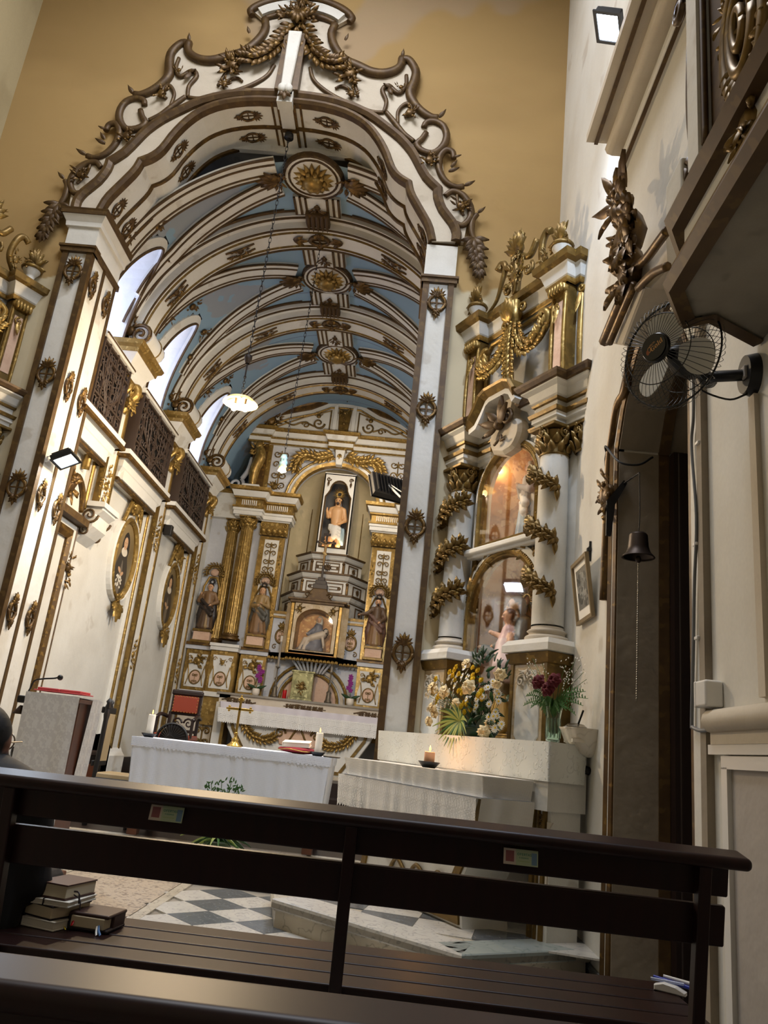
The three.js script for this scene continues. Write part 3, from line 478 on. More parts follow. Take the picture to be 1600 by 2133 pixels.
  for (const [zc, za, zb] of bays) {
    const ring = (r) => { const p = []; for (let i = 0; i < 28; i++) { const a = i / 28 * 6.2832; p.push([Math.PI / 2 + Math.cos(a) * r / VR, zc + Math.sin(a) * r]); } return p; };
    for (const [a, b] of [[Math.max(za + 0.36, -ZAB), zc - 0.34], [zc + 0.34, zb - 0.36]]) if (b > a) {
      const path = [[Math.PI / 2, a], [Math.PI / 2, b]];
      part(o, 'ridge_band', vstrip(path, [[-0.3, 0], [-0.3, 0.05], [-0.14, 0.055], [-0.14, 0.075], [0.14, 0.075], [0.14, 0.055], [0.3, 0.05], [0.3, 0]]), M.white);
      for (const s of [-0.285, -0.215, -0.14, 0.14, 0.215, 0.285]) part(o, 'ridge_fillet', vstrip(path, offP(s, 0.015, Math.abs(s) < 0.2 ? 0.088 : 0.066)), M.brown);
      const m = part(o, 'ridge_plaque', join([foliage(0, 0, 0, 0.13, Math.min(0.5, (b - a) * 0.7), 18, 17, 1.3)]), M.brownGold); m.rotation.x = Math.PI / 2; m.position.copy(vpt(Math.PI / 2, (a + b) / 2, 0.085));
    }
    part(o, 'boss_ground', [bend(ext(ring(0.36).map(([t, z]) => [t * VR, z]), 0, 0.05))], M.white);
    for (const r of [0.36, 0.3]) part(o, 'boss_ring', vstrip(ring(r), half(0.02, 0.075), true, 0.2), M.brown);
    const ro = []; for (let i = 0; i < 16; i++) ro.push(leaf(0, 0, 0.0, i / 16 * 6.2832, 0.26, 0.09, 0.5, -0.1)); ro.push(ball(0, 0, 0.06, 0.13, 1, 0.7, 12)); for (let i = 0; i < 10; i++) { const a = i / 10 * 6.283; ro.push(ball(Math.cos(a) * 0.14, Math.sin(a) * 0.14, 0.06, 0.035, 1, 1, 6)); }
    const m = part(o, 'boss_rosette', ro, M.gold); m.rotation.x = Math.PI / 2; m.position.copy(vpt(Math.PI / 2, zc, 0.07));
    for (const s of [-1, 1]) for (const e of [-1, 1]) {
      const t1 = Math.PI / 2 + s * 1.22, path = [[Math.PI / 2 + s * 0.2, zc + e * 0.16], [Math.PI / 2 + s * 0.55, zc + e * 0.42], [Math.PI / 2 + s * 0.9, zc + e * 0.62], [t1, (e < 0 ? Math.max(za, 6.7) + 0.32 : zb - 0.32)]];
      if (path[3][1] < -ZAB && e < 0) { path[3][1] = -ZAB + 0.05; if (path[2][1] < -ZAB) path[2][1] = -ZAB + 0.03; if (path[1][1] < -ZAB) path[1][1] = -ZAB + 0.02; }
      part(o, 'diagonal', vstrip(path, [[-0.15, 0], [-0.15, 0.045], [-0.07, 0.06], [0.07, 0.06], [0.15, 0.045], [0.15, 0]]), M.white);
      for (const q of [-0.15, -0.075, 0.075, 0.15]) part(o, 'diagonal_fillet', vstrip(path, offP(q, 0.012, Math.abs(q) < 0.1 ? 0.068 : 0.058)), M.brown);
    }
    for (const s of [-1, 1]) { const q = part(o, 'boss_leaf', join([foliage(0, 0, 0, 0.2, 0.26, 16, 23, 1), fan(0, 0, 0.02, s > 0 ? 0 : Math.PI, 1.6, 5, 0.26, 0.1)]), M.brownGold), th = Math.PI / 2 + s * 0.2; q.rotation.x = Math.PI / 2; q.position.copy(vpt(th, zc, 0.06)); }
    // field frames next to the ribs
    for (const s of [-1, 1]) for (const z of [za + 0.4, zb - 0.4]) if (z > -ZAB) part(o, 'field_fillet', vstrip([[Math.PI / 2 + s * 0.2, z], [Math.PI / 2 + s * 1.1, z]], offP(0, 0.012, 0.03)), M.brown);
  }
  // arched tribune openings cut into the vault
  let n = 1;
  for (const [zc] of BAYS()) {
    const bd = []; for (let i = 0; i <= 24; i++) { const a = Math.PI * i / 24, th = LT * Math.sin(a), w = 0.46 * Math.cos(a); bd.push([Math.max(0.001, th), zc - w]); }
    const op = struct('window_' + n++, FO, 'arched tribune opening with pale daylight behind the balcony');
    const fr = bd.map(([t, z]) => vpt(t, z, 0.0)), p2 = [];
    const full = [V3(XLC, 4.3, -(zc - 0.46)), ...fr, V3(XLC, 4.3, -(zc + 0.46))];
    for (let i = 0; i < full.length - 1; i++) { const a = full[i], b = full[i + 1], c = V3(XLC - 0.4, b.y, b.z), d = V3(XLC - 0.4, a.y, a.z); for (const v of [a, b, c, a, c, d]) p2.push(v.x, v.y, v.z); }
    const g2 = new THREE.BufferGeometry(); g2.setAttribute('position', new THREE.Float32BufferAttribute(p2, 3)); g2.computeVertexNormals(); part(op, 'reveal', g2, M.white);
    part(op, 'frame', [vstrip(bd, [[-0.1, 0], [-0.1, 0.06], [0.0, 0.02], [0.0, -0.02]]), ...[-1, 1].map((s) => box2(XLC, XLC + 0.07, 4.3, 5.4, -(zc + s * 0.51) - 0.05, -(zc + s * 0.51) + 0.05))], M.white);
    part(op, 'frame_fillet', [vstrip(bd, offP(-0.11, 0.014, 0.08)), ...[-1, 1].map((s) => box2(XLC, XLC + 0.09, 4.3, 5.4, -(zc + s * 0.575) - 0.02, -(zc + s * 0.575) + 0.02))], M.brown);
    part(op, 'frame_leaf', bd.filter((_, i) => i % 4 === 2).map(([t, z], k) => { const c = vpt(t, z + (z < zc ? -0.22 : 0.22), 0.03); return foliage(0, 0, 0, 0.16, 0.34, 10, 60 + k).map((q) => q.rotateY(Math.PI / 2).rotateZ(-t).translate(c.x, c.y, c.z)); }).flat(), M.brownGold);
    const sh = []; for (let i = 0; i <= 16; i++) { const a = Math.PI * i / 16; sh.push([zc + 0.5 * Math.cos(a), VY + VR * Math.sin(LT) * Math.sin(a)]); }
    part(op, 'pane', ext([[zc - 0.5, 4.2], [zc + 0.5, 4.2], ...sh], 0, 0.02).rotateY(Math.PI / 2).translate(XLC - 0.41, 0, 0), M.sky);
  }
}
// ---------- left chancel wall: pilasters, imposts, balconies, oval portraits, door ----------
{
  const RY = 5.21, SY = 4.3;
  RIBS.forEach((d, i) => {
    const o = struct('trim_' + (4 + i), FW, ['wall pilaster ending on a scrolled corbel', 'wall pilaster between the two oval portraits', 'wall pilaster beside the high altar'][i]), b = i ? CFL : 3.45;
    part(o, 'backing', box2(d - 0.27, d + 0.27, b, 5.05, 0, 0.05), M.white);
    part(o, 'shaft', box2(d - 0.15, d + 0.15, b, 5.0, 0.05, 0.15), M.white);
    for (const s of [-1, 1]) { part(o, 'gilt_bead', curve([[d + s * 0.235, b, 0.05], [d + s * 0.235, 3.5, 0.05], [d + s * 0.235, 5, 0.05]].map((p) => p), 0.032, 4, 8), M.gold); part(o, 'gilt_carving', [box2(d + s * 0.155 - 0.022, d + s * 0.155 + 0.022, b, 4.95, 0.1, 0.165)], M.goldDim); part(o, 'gilt_edge', box2(d + s * 0.13 - 0.012, d + s * 0.13 + 0.012, b, 4.95, 0.14, 0.165), M.gold); }
    part(o, 'carved_drop', [foliage(d, 3.75, 0.15, 0.16, 0.6, 26, 90, 1), foliage(d - 0.16, 3.7, 0.15, 0.08, 0.5, 12, 91, 1.4), ...(i ? [foliage(d, 2.0, 0.15, 0.14, 0.5, 20, 92, 1)] : [])], M.gold);
    part(o, 'scroll_capital', [curve([[d, 4.72, 0.14], [d, 4.86, 0.2], [d, 4.98, 0.28], [d, 5.06, 0.26], [d, 5.04, 0.18]], 0.055, 16, 8), foliage(d, 4.86, 0.22, 0.26, 0.3, 22, 93, 0.8), curve([[d - 0.14, 4.6, 0.1], [d - 0.15, 4.85, 0.14], [d - 0.14, 5.0, 0.24], [d - 0.12, 5.06, 0.2]], 0.035, 14), curve([[d + 0.14, 4.6, 0.1], [d + 0.15, 4.85, 0.14], [d + 0.14, 5.0, 0.24], [d + 0.12, 5.06, 0.2]], 0.035, 14)], M.gold);
    const path = [[d + 0.24, 0], [d + 0.24, 0.2], [d - 0.24, 0.2], [d - 0.24, 0]];
    part(o, 'impost', [mold(path, [[0, 5.06], [0.02, 5.12], [0.02, 5.18], [0.05, 5.28], [0.12, 5.38], [0, 5.38]], false, true), box2(d - 0.24, d + 0.24, 5.0, 5.5, 0, 0.2)], M.white);
    part(o, 'impost_cornice', [mold(path, [[0, 5.38], [0.13, 5.38], [0.14, 5.43], [0.18, 5.46], [0.2, 5.51], [0, 5.51]], false, true), box2(d - 0.3, d + 0.3, 5.46, 5.5, 0, 0.28)], M.gold);
    part(o, 'impost_fillet', mold(path, [[0, 5.04], [0.04, 5.05], [0.05, 5.09], [0, 5.1]], false, true), M.goldDim);
    if (!i) { const q = ext([[0, 3.45], [0.26, 3.45], [0.27, 3.4], [0.2, 3.34], [0.19, 3.2], [0.1, 3.1], [0, 3.02]], -0.2, 0.4, 0.015).rotateY(-Math.PI / 2).translate(d, 0, 0); part(o, 'corbel', [q, box2(d - 0.24, d + 0.24, 3.43, 3.49, 0, 0.29)], M.white); part(o, 'corbel_scroll', [-1, 1].map((s) => [spiral(0, 0, 0, 0.1, 1.6, 0, -1, 0.016).rotateY(-Math.PI / 2).translate(d + s * 0.2, 3.33, 0.13), spiral(0, 0, 0, 0.07, 1.4, 2, 1, 0.014).rotateY(-Math.PI / 2).translate(d + s * 0.2, 3.15, 0.1)]).flat(), M.brown); }
    else part(o, 'base', mold(path.map(([x, z]) => [x, z * 0.8]), [[0, CFL], [0.05, CFL], [0.05, CFL + 0.5], [0.02, CFL + 0.55], [0, CFL + 0.6]], false, true), M.white);
  });
  const lab = ['dark pierced wood balcony balustrade next to the chancel arch', 'dark pierced wood balcony balustrade above the oval nun portrait with white blossoms', 'dark pierced wood balcony balustrade nearest the high altar'];
  [8.02, 9.72, 11.9].forEach((d, i) => {
    const o = thing('tribune_balcony', lab[i], 'balcony', FW, 'balconies on the left chancel wall'), w = [0.42, 0.7, 0.78][i], zf = 0.25, path = [[d + w + 0.02, 0], [d + w + 0.02, 0.12], [d - w - 0.02, 0.12], [d - w - 0.02, 0]];
    part(o, 'slab', [mold(path, [[0, 3.95], [0.03, 3.97], [0.04, 4.04], [0.09, 4.1], [0.1, 4.18], [0.17, 4.23], [0.18, SY], [0, SY]], false, true), box2(d - w, d + w, 3.96, SY, 0, 0.2)], M.white);
    part(o, 'slab_gilding', [mold(path, [[0.16, 4.18], [0.19, 4.2], [0.19, 4.235], [0.16, 4.235]], false, true), mold(path, [[0.0, 3.92], [0.05, 3.93], [0.055, 3.97], [0, 3.98]], false, true)], M.brownGold);
    const dk = M.lattice;
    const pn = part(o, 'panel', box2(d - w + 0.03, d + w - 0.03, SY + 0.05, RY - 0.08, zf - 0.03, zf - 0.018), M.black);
    const sc = []; const s0 = seed; seed = 99;
    for (let k = 0; k < 26; k++) for (const s of [-1, 1]) { const ux = (0.04 + (k % 5) * 0.135) * w / 0.7, uy = SY + 0.12 + Math.floor(k / 5) * 0.15, r = 0.05 + 0.03 * hash(k, 3, 5); sc.push(spiral(d + s * ux, uy, zf - 0.01, r, 1.4, hash(k, 1, 2) * 6.28 * s, s, 0.011, 12)); }
    for (const s of [-1, 1]) for (let k = 0; k < 4; k++) sc.push(curve([[d + s * 0.04, SY + 0.08 + k * 0.05, zf], [d + s * (0.2 + k * 0.1) * w / 0.75, SY + 0.3 + k * 0.04, zf], [d + s * (0.25 + k * 0.12) * w / 0.75, SY + 0.72 - k * 0.03, zf]], 0.012, 14, 5));
    seed = s0; part(pn, 'carved_scrolls', sc, dk);
    for (const y of [SY + 0.04, SY + 0.2, RY - 0.24, RY - 0.1]) part(o, 'bar', box2(d - w, d + w, y - 0.012, y + 0.012, zf - 0.03, zf + 0.01), dk);
    for (const x of [d - w, d - w + 0.16, d, d + w - 0.16, d + w]) part(o, 'upright', box2(x - 0.014, x + 0.014, SY, RY - 0.06, zf - 0.03, zf + 0.012), dk);
    for (const s of [-1, 1]) part(o, 'side_panel', box2(d + s * w - 0.015, d + s * w + 0.015, SY, RY - 0.06, 0, zf), dk);
    const hr = part(o, 'handrail', [rbox(d, RY - 0.035, zf - 0.01, 2 * w + 0.1, 0.07, 0.1, 0.015), ...[-1, 1].map((s) => rbox(d + s * w, RY - 0.035, zf / 2, 0.08, 0.07, zf + 0.06, 0.015))], M.white);
    part(hr, 'handrail_fillet', [box2(d - w - 0.05, d + w + 0.05, RY - 0.04, RY - 0.02, zf + 0.03, zf + 0.045)], M.brown);
  });
  // oval portraits
  const nun = (k) => { const c = document.createElement('canvas'); c.width = 256; c.height = 384; const x = c.getContext('2d');
    const bgc = k ? ['#8d7a58', '#5d5138', '#75674a'] : ['#a28a5c', '#6d5d40', '#7d7c6c']; const g = x.createLinearGradient(0, 0, 256, 384); bgc.forEach((q, i) => g.addColorStop(i / 2, q)); x.fillStyle = g; x.fillRect(0, 0, 256, 384);
    const bl = (col, pts) => { x.fillStyle = col; x.beginPath(); x.moveTo(pts[0][0], pts[0][1]); for (let i = 1; i < pts.length; i += 2) x.quadraticCurveTo(pts[i][0], pts[i][1], (pts[i + 1] || pts[0])[0], (pts[i + 1] || pts[0])[1]); x.fill(); };
    bl('#3a3631', [[70, 384], [30, 260], [90, 170], [80, 90], [130, 66], [190, 90], [172, 180], [220, 260], [200, 384]]);
    bl('#232221', [[96, 150], [84, 80], [130, 62], [182, 80], [166, 160], [130, 130], [96, 150]]);
    x.fillStyle = '#c7a07c'; x.beginPath(); x.ellipse(128, 118, 22, 30, 0, 0, 7); x.fill(); x.fillStyle = '#d8cdb8'; x.beginPath(); x.ellipse(128, 160, 34, 22, 0, 0, 7); x.fill(); x.fillStyle = '#c7a07c'; x.beginPath(); x.ellipse(128, 130, 18, 20, 0, 0, 7); x.fill();
    x.fillStyle = '#5a4030'; for (const q of [120, 136]) { x.beginPath(); x.ellipse(q, 116, 3, 2, 0, 0, 7); x.fill(); } x.fillStyle = '#8e4c3e'; x.fillRect(122, 134, 12, 3);
    bl('#6b6255', [[104, 384], [110, 280], [124, 200], [140, 200], [150, 280], [160, 384]]); x.fillStyle = '#c19a76'; x.beginPath(); x.ellipse(112, 250, 20, 10, 0.5, 0, 7); x.ellipse(146, 262, 18, 9, -0.5, 0, 7); x.fill();
    if (!k) { x.fillStyle = '#d9d2c0'; for (let i = 0; i < 26; i++) { x.beginPath(); x.ellipse(96 + hash(i, 1, 4) * 70, 268 + hash(i, 2, 4) * 60, 7, 5, i, 0, 7); x.fill(); } }
    const t = new THREE.CanvasTexture(c); t.colorSpace = THREE.SRGBColorSpace; return t; };
  const ov = (label, k, cpx, hgt, wid) => {
    const [cx, cy] = FW.px(...cpx), o = thing('oval_portrait', label, 'painting', FW, 'oval portraits on the left chancel wall'), A = wid / 2, B = hgt / 2, el = (a, b, n = 40) => { const p = []; for (let i = 0; i < n; i++) { const t = i / n * 6.2832; p.push([cx + Math.cos(t) * a, cy + Math.sin(t) * b]); } return p; };
    const g = new THREE.ShapeGeometry(shp(el(A - 0.04, B - 0.04))); { const p = g.attributes.position, u = g.attributes.uv; for (let i = 0; i < p.count; i++) u.setXY(i, 0.5 + (p.getX(i) - cx) / (2 * A), 0.5 + (p.getY(i) - cy) / (2 * B)); } g.translate(0, 0, 0.03); g.userData.keepUV = true;
    part(o, 'canvas', g, std(0xffffff, 0.35, { map: nun(k) }));
    part(o, 'backing', ext(el(A, B), 0, 0.02), M.goldDim);
    const fr = part(o, 'frame', mold(el(A, B).reverse(), [[0.06, 0], [0.06, 0.05], [0.02, 0.085], [-0.02, 0.06], [-0.05, 0.03]], true), M.gold); part(fr, 'frame_band', mold(el(A + 0.035, B + 0.035).reverse(), half(0.02, 0.075), true), M.white);
    part(o, 'top_carving', [foliage(cx, cy + B + 0.2, 0.05, 0.5, 0.4, 44, 31 + k, 0.6), foliage(cx, cy + B + 0.46, 0.06, 0.26, 0.3, 24, 33 + k, 0.8), foliage(cx + 0.02, cy + B + 0.68, 0.07, 0.2, 0.26, 18, 35 + k), curve([[cx - 0.3, cy + B - 0.1, 0.05], [cx - 0.22, cy + B + 0.15, 0.07], [cx - 0.1, cy + B + 0.35, 0.07]], 0.03), curve([[cx + 0.3, cy + B - 0.1, 0.05], [cx + 0.22, cy + B + 0.15, 0.07], [cx + 0.1, cy + B + 0.35, 0.07]], 0.03)], M.gold);
    part(o, 'bottom_carving', [foliage(cx, cy - B - 0.08, 0.06, 0.36, 0.24, 26, 37 + k, 0.8), fan(cx, cy - B - 0.05, 0.06, -1.57, 2, 5, 0.26, 0.1)], M.gold);
  };
  ov('oval portrait of a dark habited nun with white blossoms in gilt frame, nearer the arch', 0, [252, 1163], 1.08, 0.82);
  ov('oval portrait of a dark habited nun in gilt frame, nearer the high altar', 1, [347, 1240], 1.04, 0.8);
  // doorway behind the arch pillar
  const o = struct('door_2', FW, 'dark doorway with painted frame behind the left pillar'), x1 = FW.px(118, 1214)[0], top = 3.02, x0 = 7.6;
  part(o, 'opening', box2(x0, x1 - 0.08, CFL, top, 0, 0.02), M.wall);
  part(o, 'frame', mold([[x0, top], [x1 - 0.05, top], [x1 - 0.05, CFL]], [[-0.07, 0], [-0.07, 0.05], [0, 0.08], [0.05, 0.05], [0.05, 0]]), M.brownGold); part(o, 'frame_band', mold([[x0, top + 0.09], [x1 + 0.04, top + 0.09], [x1 + 0.04, CFL]], rectP(0.04, 0.05)), M.white); part(o, 'frame_edge', mold([[x0, top + 0.15], [x1 + 0.1, top + 0.15], [x1 + 0.1, CFL]], half(0.025, 0.06)), M.brown);
  part(o, 'hood', [box2(x0, x1 + 0.12, top + 0.14, top + 0.22, 0, 0.16)], M.brown); part(o, 'hood_scroll', [curve([[x1 - 0.5, top + 0.3, 0.06], [x1 - 0.3, top + 0.62, 0.08], [x1 - 0.05, top + 0.5, 0.08], [x1 + 0.05, top + 0.3, 0.06]], 0.035, 20), foliage(x1 - 0.35, top + 0.5, 0.05, 0.3, 0.3, 16, 51), foliage(x1 + 0.05, top - 0.35, 0.06, 0.16, 0.5, 20, 52)], M.brownGold); part(o, 'hood_board', ext([[x0, top + 0.2], [x1 + 0.06, top + 0.2], [x1 - 0.02, top + 0.45], [x1 - 0.3, top + 0.58], [x0, top + 0.5]], 0, 0.05), M.white);
  part(o, 'overdoor_carving', [foliage(8.15, 4.55, 0.04, 0.2, 0.5, 26, 54), curve([[8.1, 4.35, 0.05], [8.2, 4.1, 0.08], [8.28, 3.8, 0.05]], 0.045, 14)], M.gold);
  const b = thing('wall_speaker', 'small black box fixed on the wall pilaster between the oval portraits', 'speaker', FW), p = FW.px(348, 1105, 0.2); part(b, 'case', rbox(p[0], p[1], 0.22, 0.1, 0.16, 0.12, 0.01), M.black); part(b, 'bracket', box2(p[0] - 0.015, p[0] + 0.015, p[1] - 0.03, p[1] + 0.03, 0.1, 0.18), M.black);
  const skirt = struct('baseboard_chancel', FW); part(skirt, 'board', box2(-ZAB, -ZCE, CFL, CFL + 0.4, 0, 0.03), M.woodDark);
  part(skirt, 'cap', box2(-ZAB, -ZCE, CFL + 0.4, CFL + 0.46, 0, 0.06), M.woodDark);
}
// ---------- carved figures: capsules joined by a smooth minimum, one continuous surface with painted colours ----------
function sculpt(prims, res = 56, k = 0.012) {      // prim: [ax,ay,az, bx,by,bz, ra, rb, color, sx?, sz?]; lengths in metres
  const bb = new THREE.Box3(), t = V3();
  for (const p of prims) for (const i of [0, 3]) { const r = Math.max(p[6], p[7]) * 1.25; bb.expandByPoint(t.set(p[i] - r, p[i + 1] - r, p[i + 2] - r)); bb.expandByPoint(t.set(p[i] + r, p[i + 1] + r, p[i + 2] + r)); }
  const c = bb.getCenter(V3()), s = bb.getSize(V3()), h = Math.max(s.x, s.y, s.z) / 2 * 1.08;
  const P = prims.map((p) => { const d = [p[3] - p[0], p[4] - p[1], p[5] - p[2]]; return { a: p, d, l2: d[0] * d[0] + d[1] * d[1] + d[2] * d[2] || 1e-9, c: lin(p[8]), q: p[9] || 1, w: p[10] || 1 }; });
  const dist = (o, x, y, z) => { const a = o.a; let u = ((x - a[0]) * o.d[0] + (y - a[1]) * o.d[1] + (z - a[2]) * o.d[2]) / o.l2; u = u < 0 ? 0 : u > 1 ? 1 : u; const dx = (x - a[0] - o.d[0] * u) / o.q, dy = y - a[1] - o.d[1] * u, dz = (z - a[2] - o.d[2] * u) / o.w; return Math.sqrt(dx * dx + dy * dy + dz * dz) - (a[6] + (a[7] - a[6]) * u); };
  const mc = new MarchingCubes(res, new THREE.MeshBasicMaterial(), false, false, 90000); mc.isolation = 0; const n = mc.size, hs = mc.halfsize;
  const ix = Math.min(1, s.x / 2 / h + 0.06), iy = Math.min(1, s.y / 2 / h + 0.06), iz = Math.min(1, s.z / 2 / h + 0.06);
  for (let z = 0; z < n; z++) for (let y = 0; y < n; y++) for (let x = 0; x < n; x++) {
    const fx = (x - hs) / hs, fy = (y - hs) / hs, fz = (z - hs) / hs, id = x + y * n + z * n * n; if (Math.abs(fx) > ix || Math.abs(fy) > iy || Math.abs(fz) > iz) { mc.field[id] = -1; continue; }
    let v = 9; for (const o of P) { const d = dist(o, c.x + fx * h, c.y + fy * h, c.z + fz * h), e = Math.max(0, k - Math.abs(v - d)) / k; v = Math.min(v, d) - e * e * k * 0.25; } mc.field[id] = -v;
  }
  mc.update(); const m = mc.count, pos = new Float32Array(m * 3), col = new Float32Array(m * 3);
  for (let i = 0; i < m; i++) { const x = c.x + mc.positionArray[i * 3] * h, y = c.y + mc.positionArray[i * 3 + 1] * h, z = c.z + mc.positionArray[i * 3 + 2] * h; pos.set([x, y, z], i * 3); }
  let g = new THREE.BufferGeometry(); g.setAttribute('position', new THREE.BufferAttribute(pos, 3)); g = mergeVertices(g, h * 1e-4); g.computeVertexNormals();
  const q = g.attributes.position, cc = new Float32Array(q.count * 3);
  for (let i = 0; i < q.count; i++) { let b = 9, o2 = P[0]; for (const o of P) { const d = dist(o, q.getX(i), q.getY(i), q.getZ(i)); if (d < b) { b = d; o2 = o; } } cc.set(o2.c, i * 3); }
  g.setAttribute('color', new THREE.BufferAttribute(cc, 3)); g.userData.keepUV = true; mc.geometry.dispose(); return g;
}
M.carved = std(0xffffff, 0.45, { vertexColors: true }); M.carvedMatte = std(0xffffff, 0.7, { vertexColors: true });
const SKIN = '#c99b74', HAIR = '#2e1d12';
function headPrims(x, y, z, r, yaw, hair, o = {}) {        // face looks along +z turned by yaw
  const f = (a, b, c) => [x + a * Math.cos(yaw) + c * Math.sin(yaw), y + b, z - a * Math.sin(yaw) + c * Math.cos(yaw)], l = [];
  const add = (a, b, ra, rb, col, q, w) => l.push([...f(...a), ...f(...b), ra, rb, col, q, w]);
  add([0, 0.15 * r, 0], [0, -0.35 * r, 0.08 * r], 0.82 * r, 0.62 * r, o.skin || SKIN); add([0, 0.05 * r, 0.8 * r], [0, -0.18 * r, 0.93 * r], 0.1 * r, 0.15 * r, o.skin || SKIN);
  for (const s of [-1, 1]) { add([s * 0.3 * r, 0.1 * r, 0.72 * r], [s * 0.3 * r, 0.1 * r, 0.74 * r], 0.1 * r, 0.1 * r, '#3a2a20'); if (!o.veil) add([s * 0.8 * r, 0.05 * r, -0.05 * r], [s * 0.8 * r, -0.15 * r, -0.05 * r], 0.15 * r, 0.12 * r, o.skin || SKIN); }
  add([-0.14 * r, -0.42 * r, 0.66 * r], [0.14 * r, -0.42 * r, 0.66 * r], 0.08 * r, 0.08 * r, '#9c5b4a');
  add([0, 0.35 * r, -0.2 * r], [0, -0.1 * r, -0.4 * r], 0.85 * r, 0.75 * r, o.veil || hair); if (o.long || o.veil) for (const s of [-1, 1]) add([s * 0.62 * r, 0.3 * r, -0.05 * r], [s * 0.72 * r, -1.1 * r, -0.2 * r], 0.4 * r, 0.35 * r, o.veil || hair);
  if (o.beard) add([0, -0.6 * r, 0.5 * r], [0, -0.85 * r, 0.5 * r], 0.36 * r, 0.2 * r, hair); add([0, -0.5 * r, -0.05 * r], [0, -1.15 * r, -0.1 * r], 0.42 * r, 0.5 * r, o.veil && !o.neck ? o.veil : o.skin || SKIN); return l;
}
function handPrims(x, y, z, s, dir, col = SKIN) {          // palm, four bent fingers and a thumb; dir: [dx,dy,dz] of the fingers
  const d = V3(...dir).normalize(), side = V3().crossVectors(d, Math.abs(d.y) > 0.9 ? V3(0, 0, 1) : V3(0, 1, 0)).normalize(), l = [[x, y, z, x + d.x * s * 0.45, y + d.y * s * 0.45, z + d.z * s * 0.45, s * 0.2, s * 0.22, col]];
  for (let i = 0; i < 4; i++) { const o = (i - 1.5) * s * 0.13, L = s * [0.75, 0.9, 0.85, 0.65][i]; l.push([x + side.x * o + d.x * s * 0.4, y + side.y * o + d.y * s * 0.4, z + side.z * o + d.z * s * 0.4, x + side.x * o * 1.2 + d.x * (s * 0.4 + L * 0.6), y + side.y * o * 1.2 + d.y * (s * 0.4 + L * 0.6) - s * 0.06, z + side.z * o * 1.2 + d.z * (s * 0.4 + L * 0.6), s * 0.085, s * 0.06, col]); }
  l.push([x - side.x * s * 0.16, y - side.y * s * 0.16, z - side.z * s * 0.16, x - side.x * s * 0.38 + d.x * s * 0.35, y - side.y * s * 0.38 + d.y * s * 0.35, z - side.z * s * 0.38 + d.z * s * 0.35, s * 0.1, s * 0.07, col]); return l;
}
function robed(H, o) {                                     // standing draped figure of height H, base at y = 0
  const l = [], u = H, yaw = o.yaw || 0, cr = Math.cos(yaw), sr = Math.sin(yaw), R = (p) => [p[0] * cr + p[2] * sr, p[1], -p[0] * sr + p[2] * cr];
  const add = (a, b, ra, rb, c, q, w) => l.push([...R(a.map((v) => v * u)), ...R(b.map((v) => v * u)), ra * u, rb * u, c, q, w]);
  const [c0, c1, c2] = o.cols, sw = o.sway || 0;
  add([0, 0.04, 0], [sw, 0.48, 0], o.wide || 0.15, 0.105, c0); add([sw, 0.48, 0], [0, 0.74, 0], 0.11, 0.1, c1); add([-0.09, 0.77, 0], [0.09, 0.77, 0], 0.055, 0.055, c1);
  for (let i = 0; i < 12; i++) { const a = i / 12 * 6.283 + 0.2, w = (o.wide || 0.15) * 0.98; add([Math.cos(a) * w, 0.03, Math.sin(a) * w * 0.85], [sw + Math.cos(a + 0.25) * 0.085, 0.5 + 0.06 * Math.sin(i * 2.3), Math.sin(a + 0.25) * 0.085], 0.034, 0.022, i % 5 === 2 && o.cols[3] ? o.cols[3] : c0); }
  if (c2) { for (const s of [-1, 1]) { add([s * 0.1, 0.78, -0.04], [s * 0.15, 0.3, -0.05], 0.055, 0.075, c2); add([s * 0.15, 0.3, -0.05], [s * 0.13, 0.05, -0.05], 0.075, 0.06, c2); } add([0, 0.78, -0.06], [0, 0.1, -0.08], 0.09, 0.13, c2); add([-0.13, 0.62, 0.06], [0.13, 0.4, 0.1], 0.035, 0.05, c2); add([-0.14, 0.5, 0.06], [0.12, 0.3, 0.11], 0.03, 0.045, c2); }
  const arms = o.arms || [[[-0.17, 0.58, 0.03], [-0.05, 0.58, 0.13]], [[0.17, 0.58, 0.03], [0.05, 0.62, 0.13]]];
  arms.forEach(([e, h], i) => { const s = i ? 1 : -1; add([s * 0.11, 0.765, 0], e, 0.05, 0.045, o.sleeve || c1); add(e, h, 0.045, 0.032, o.sleeve || c1); const hp = R(h.map((v) => v * u)), dr = [h[0] - e[0], h[1] - e[1], h[2] - e[2]]; const rd = R(dr); l.push(...handPrims(hp[0], hp[1], hp[2], 0.075 * u, rd)); });
  l.push(...headPrims(0, 0.915 * u, 0.015 * u, 0.075 * u, yaw + (o.turn || 0), o.hair || HAIR, o)); return l;
}
function rays(x, y, z, r0, r1, n) { const o = []; for (let i = 0; i < n; i++) { const a = i / n * 6.283, L = i % 2 ? r1 : r1 * 0.8; o.push(tube([V3(x + Math.cos(a) * r0, y + Math.sin(a) * r0, z), V3(x + Math.cos(a) * L, y + Math.sin(a) * L, z)], (t) => 0.012 * r1 * 6 * (1 - 0.8 * t), 4)); } o.push(new THREE.TorusGeometry(r0, r0 * 0.25, 5, 16).translate(x, y, z)); return o; }
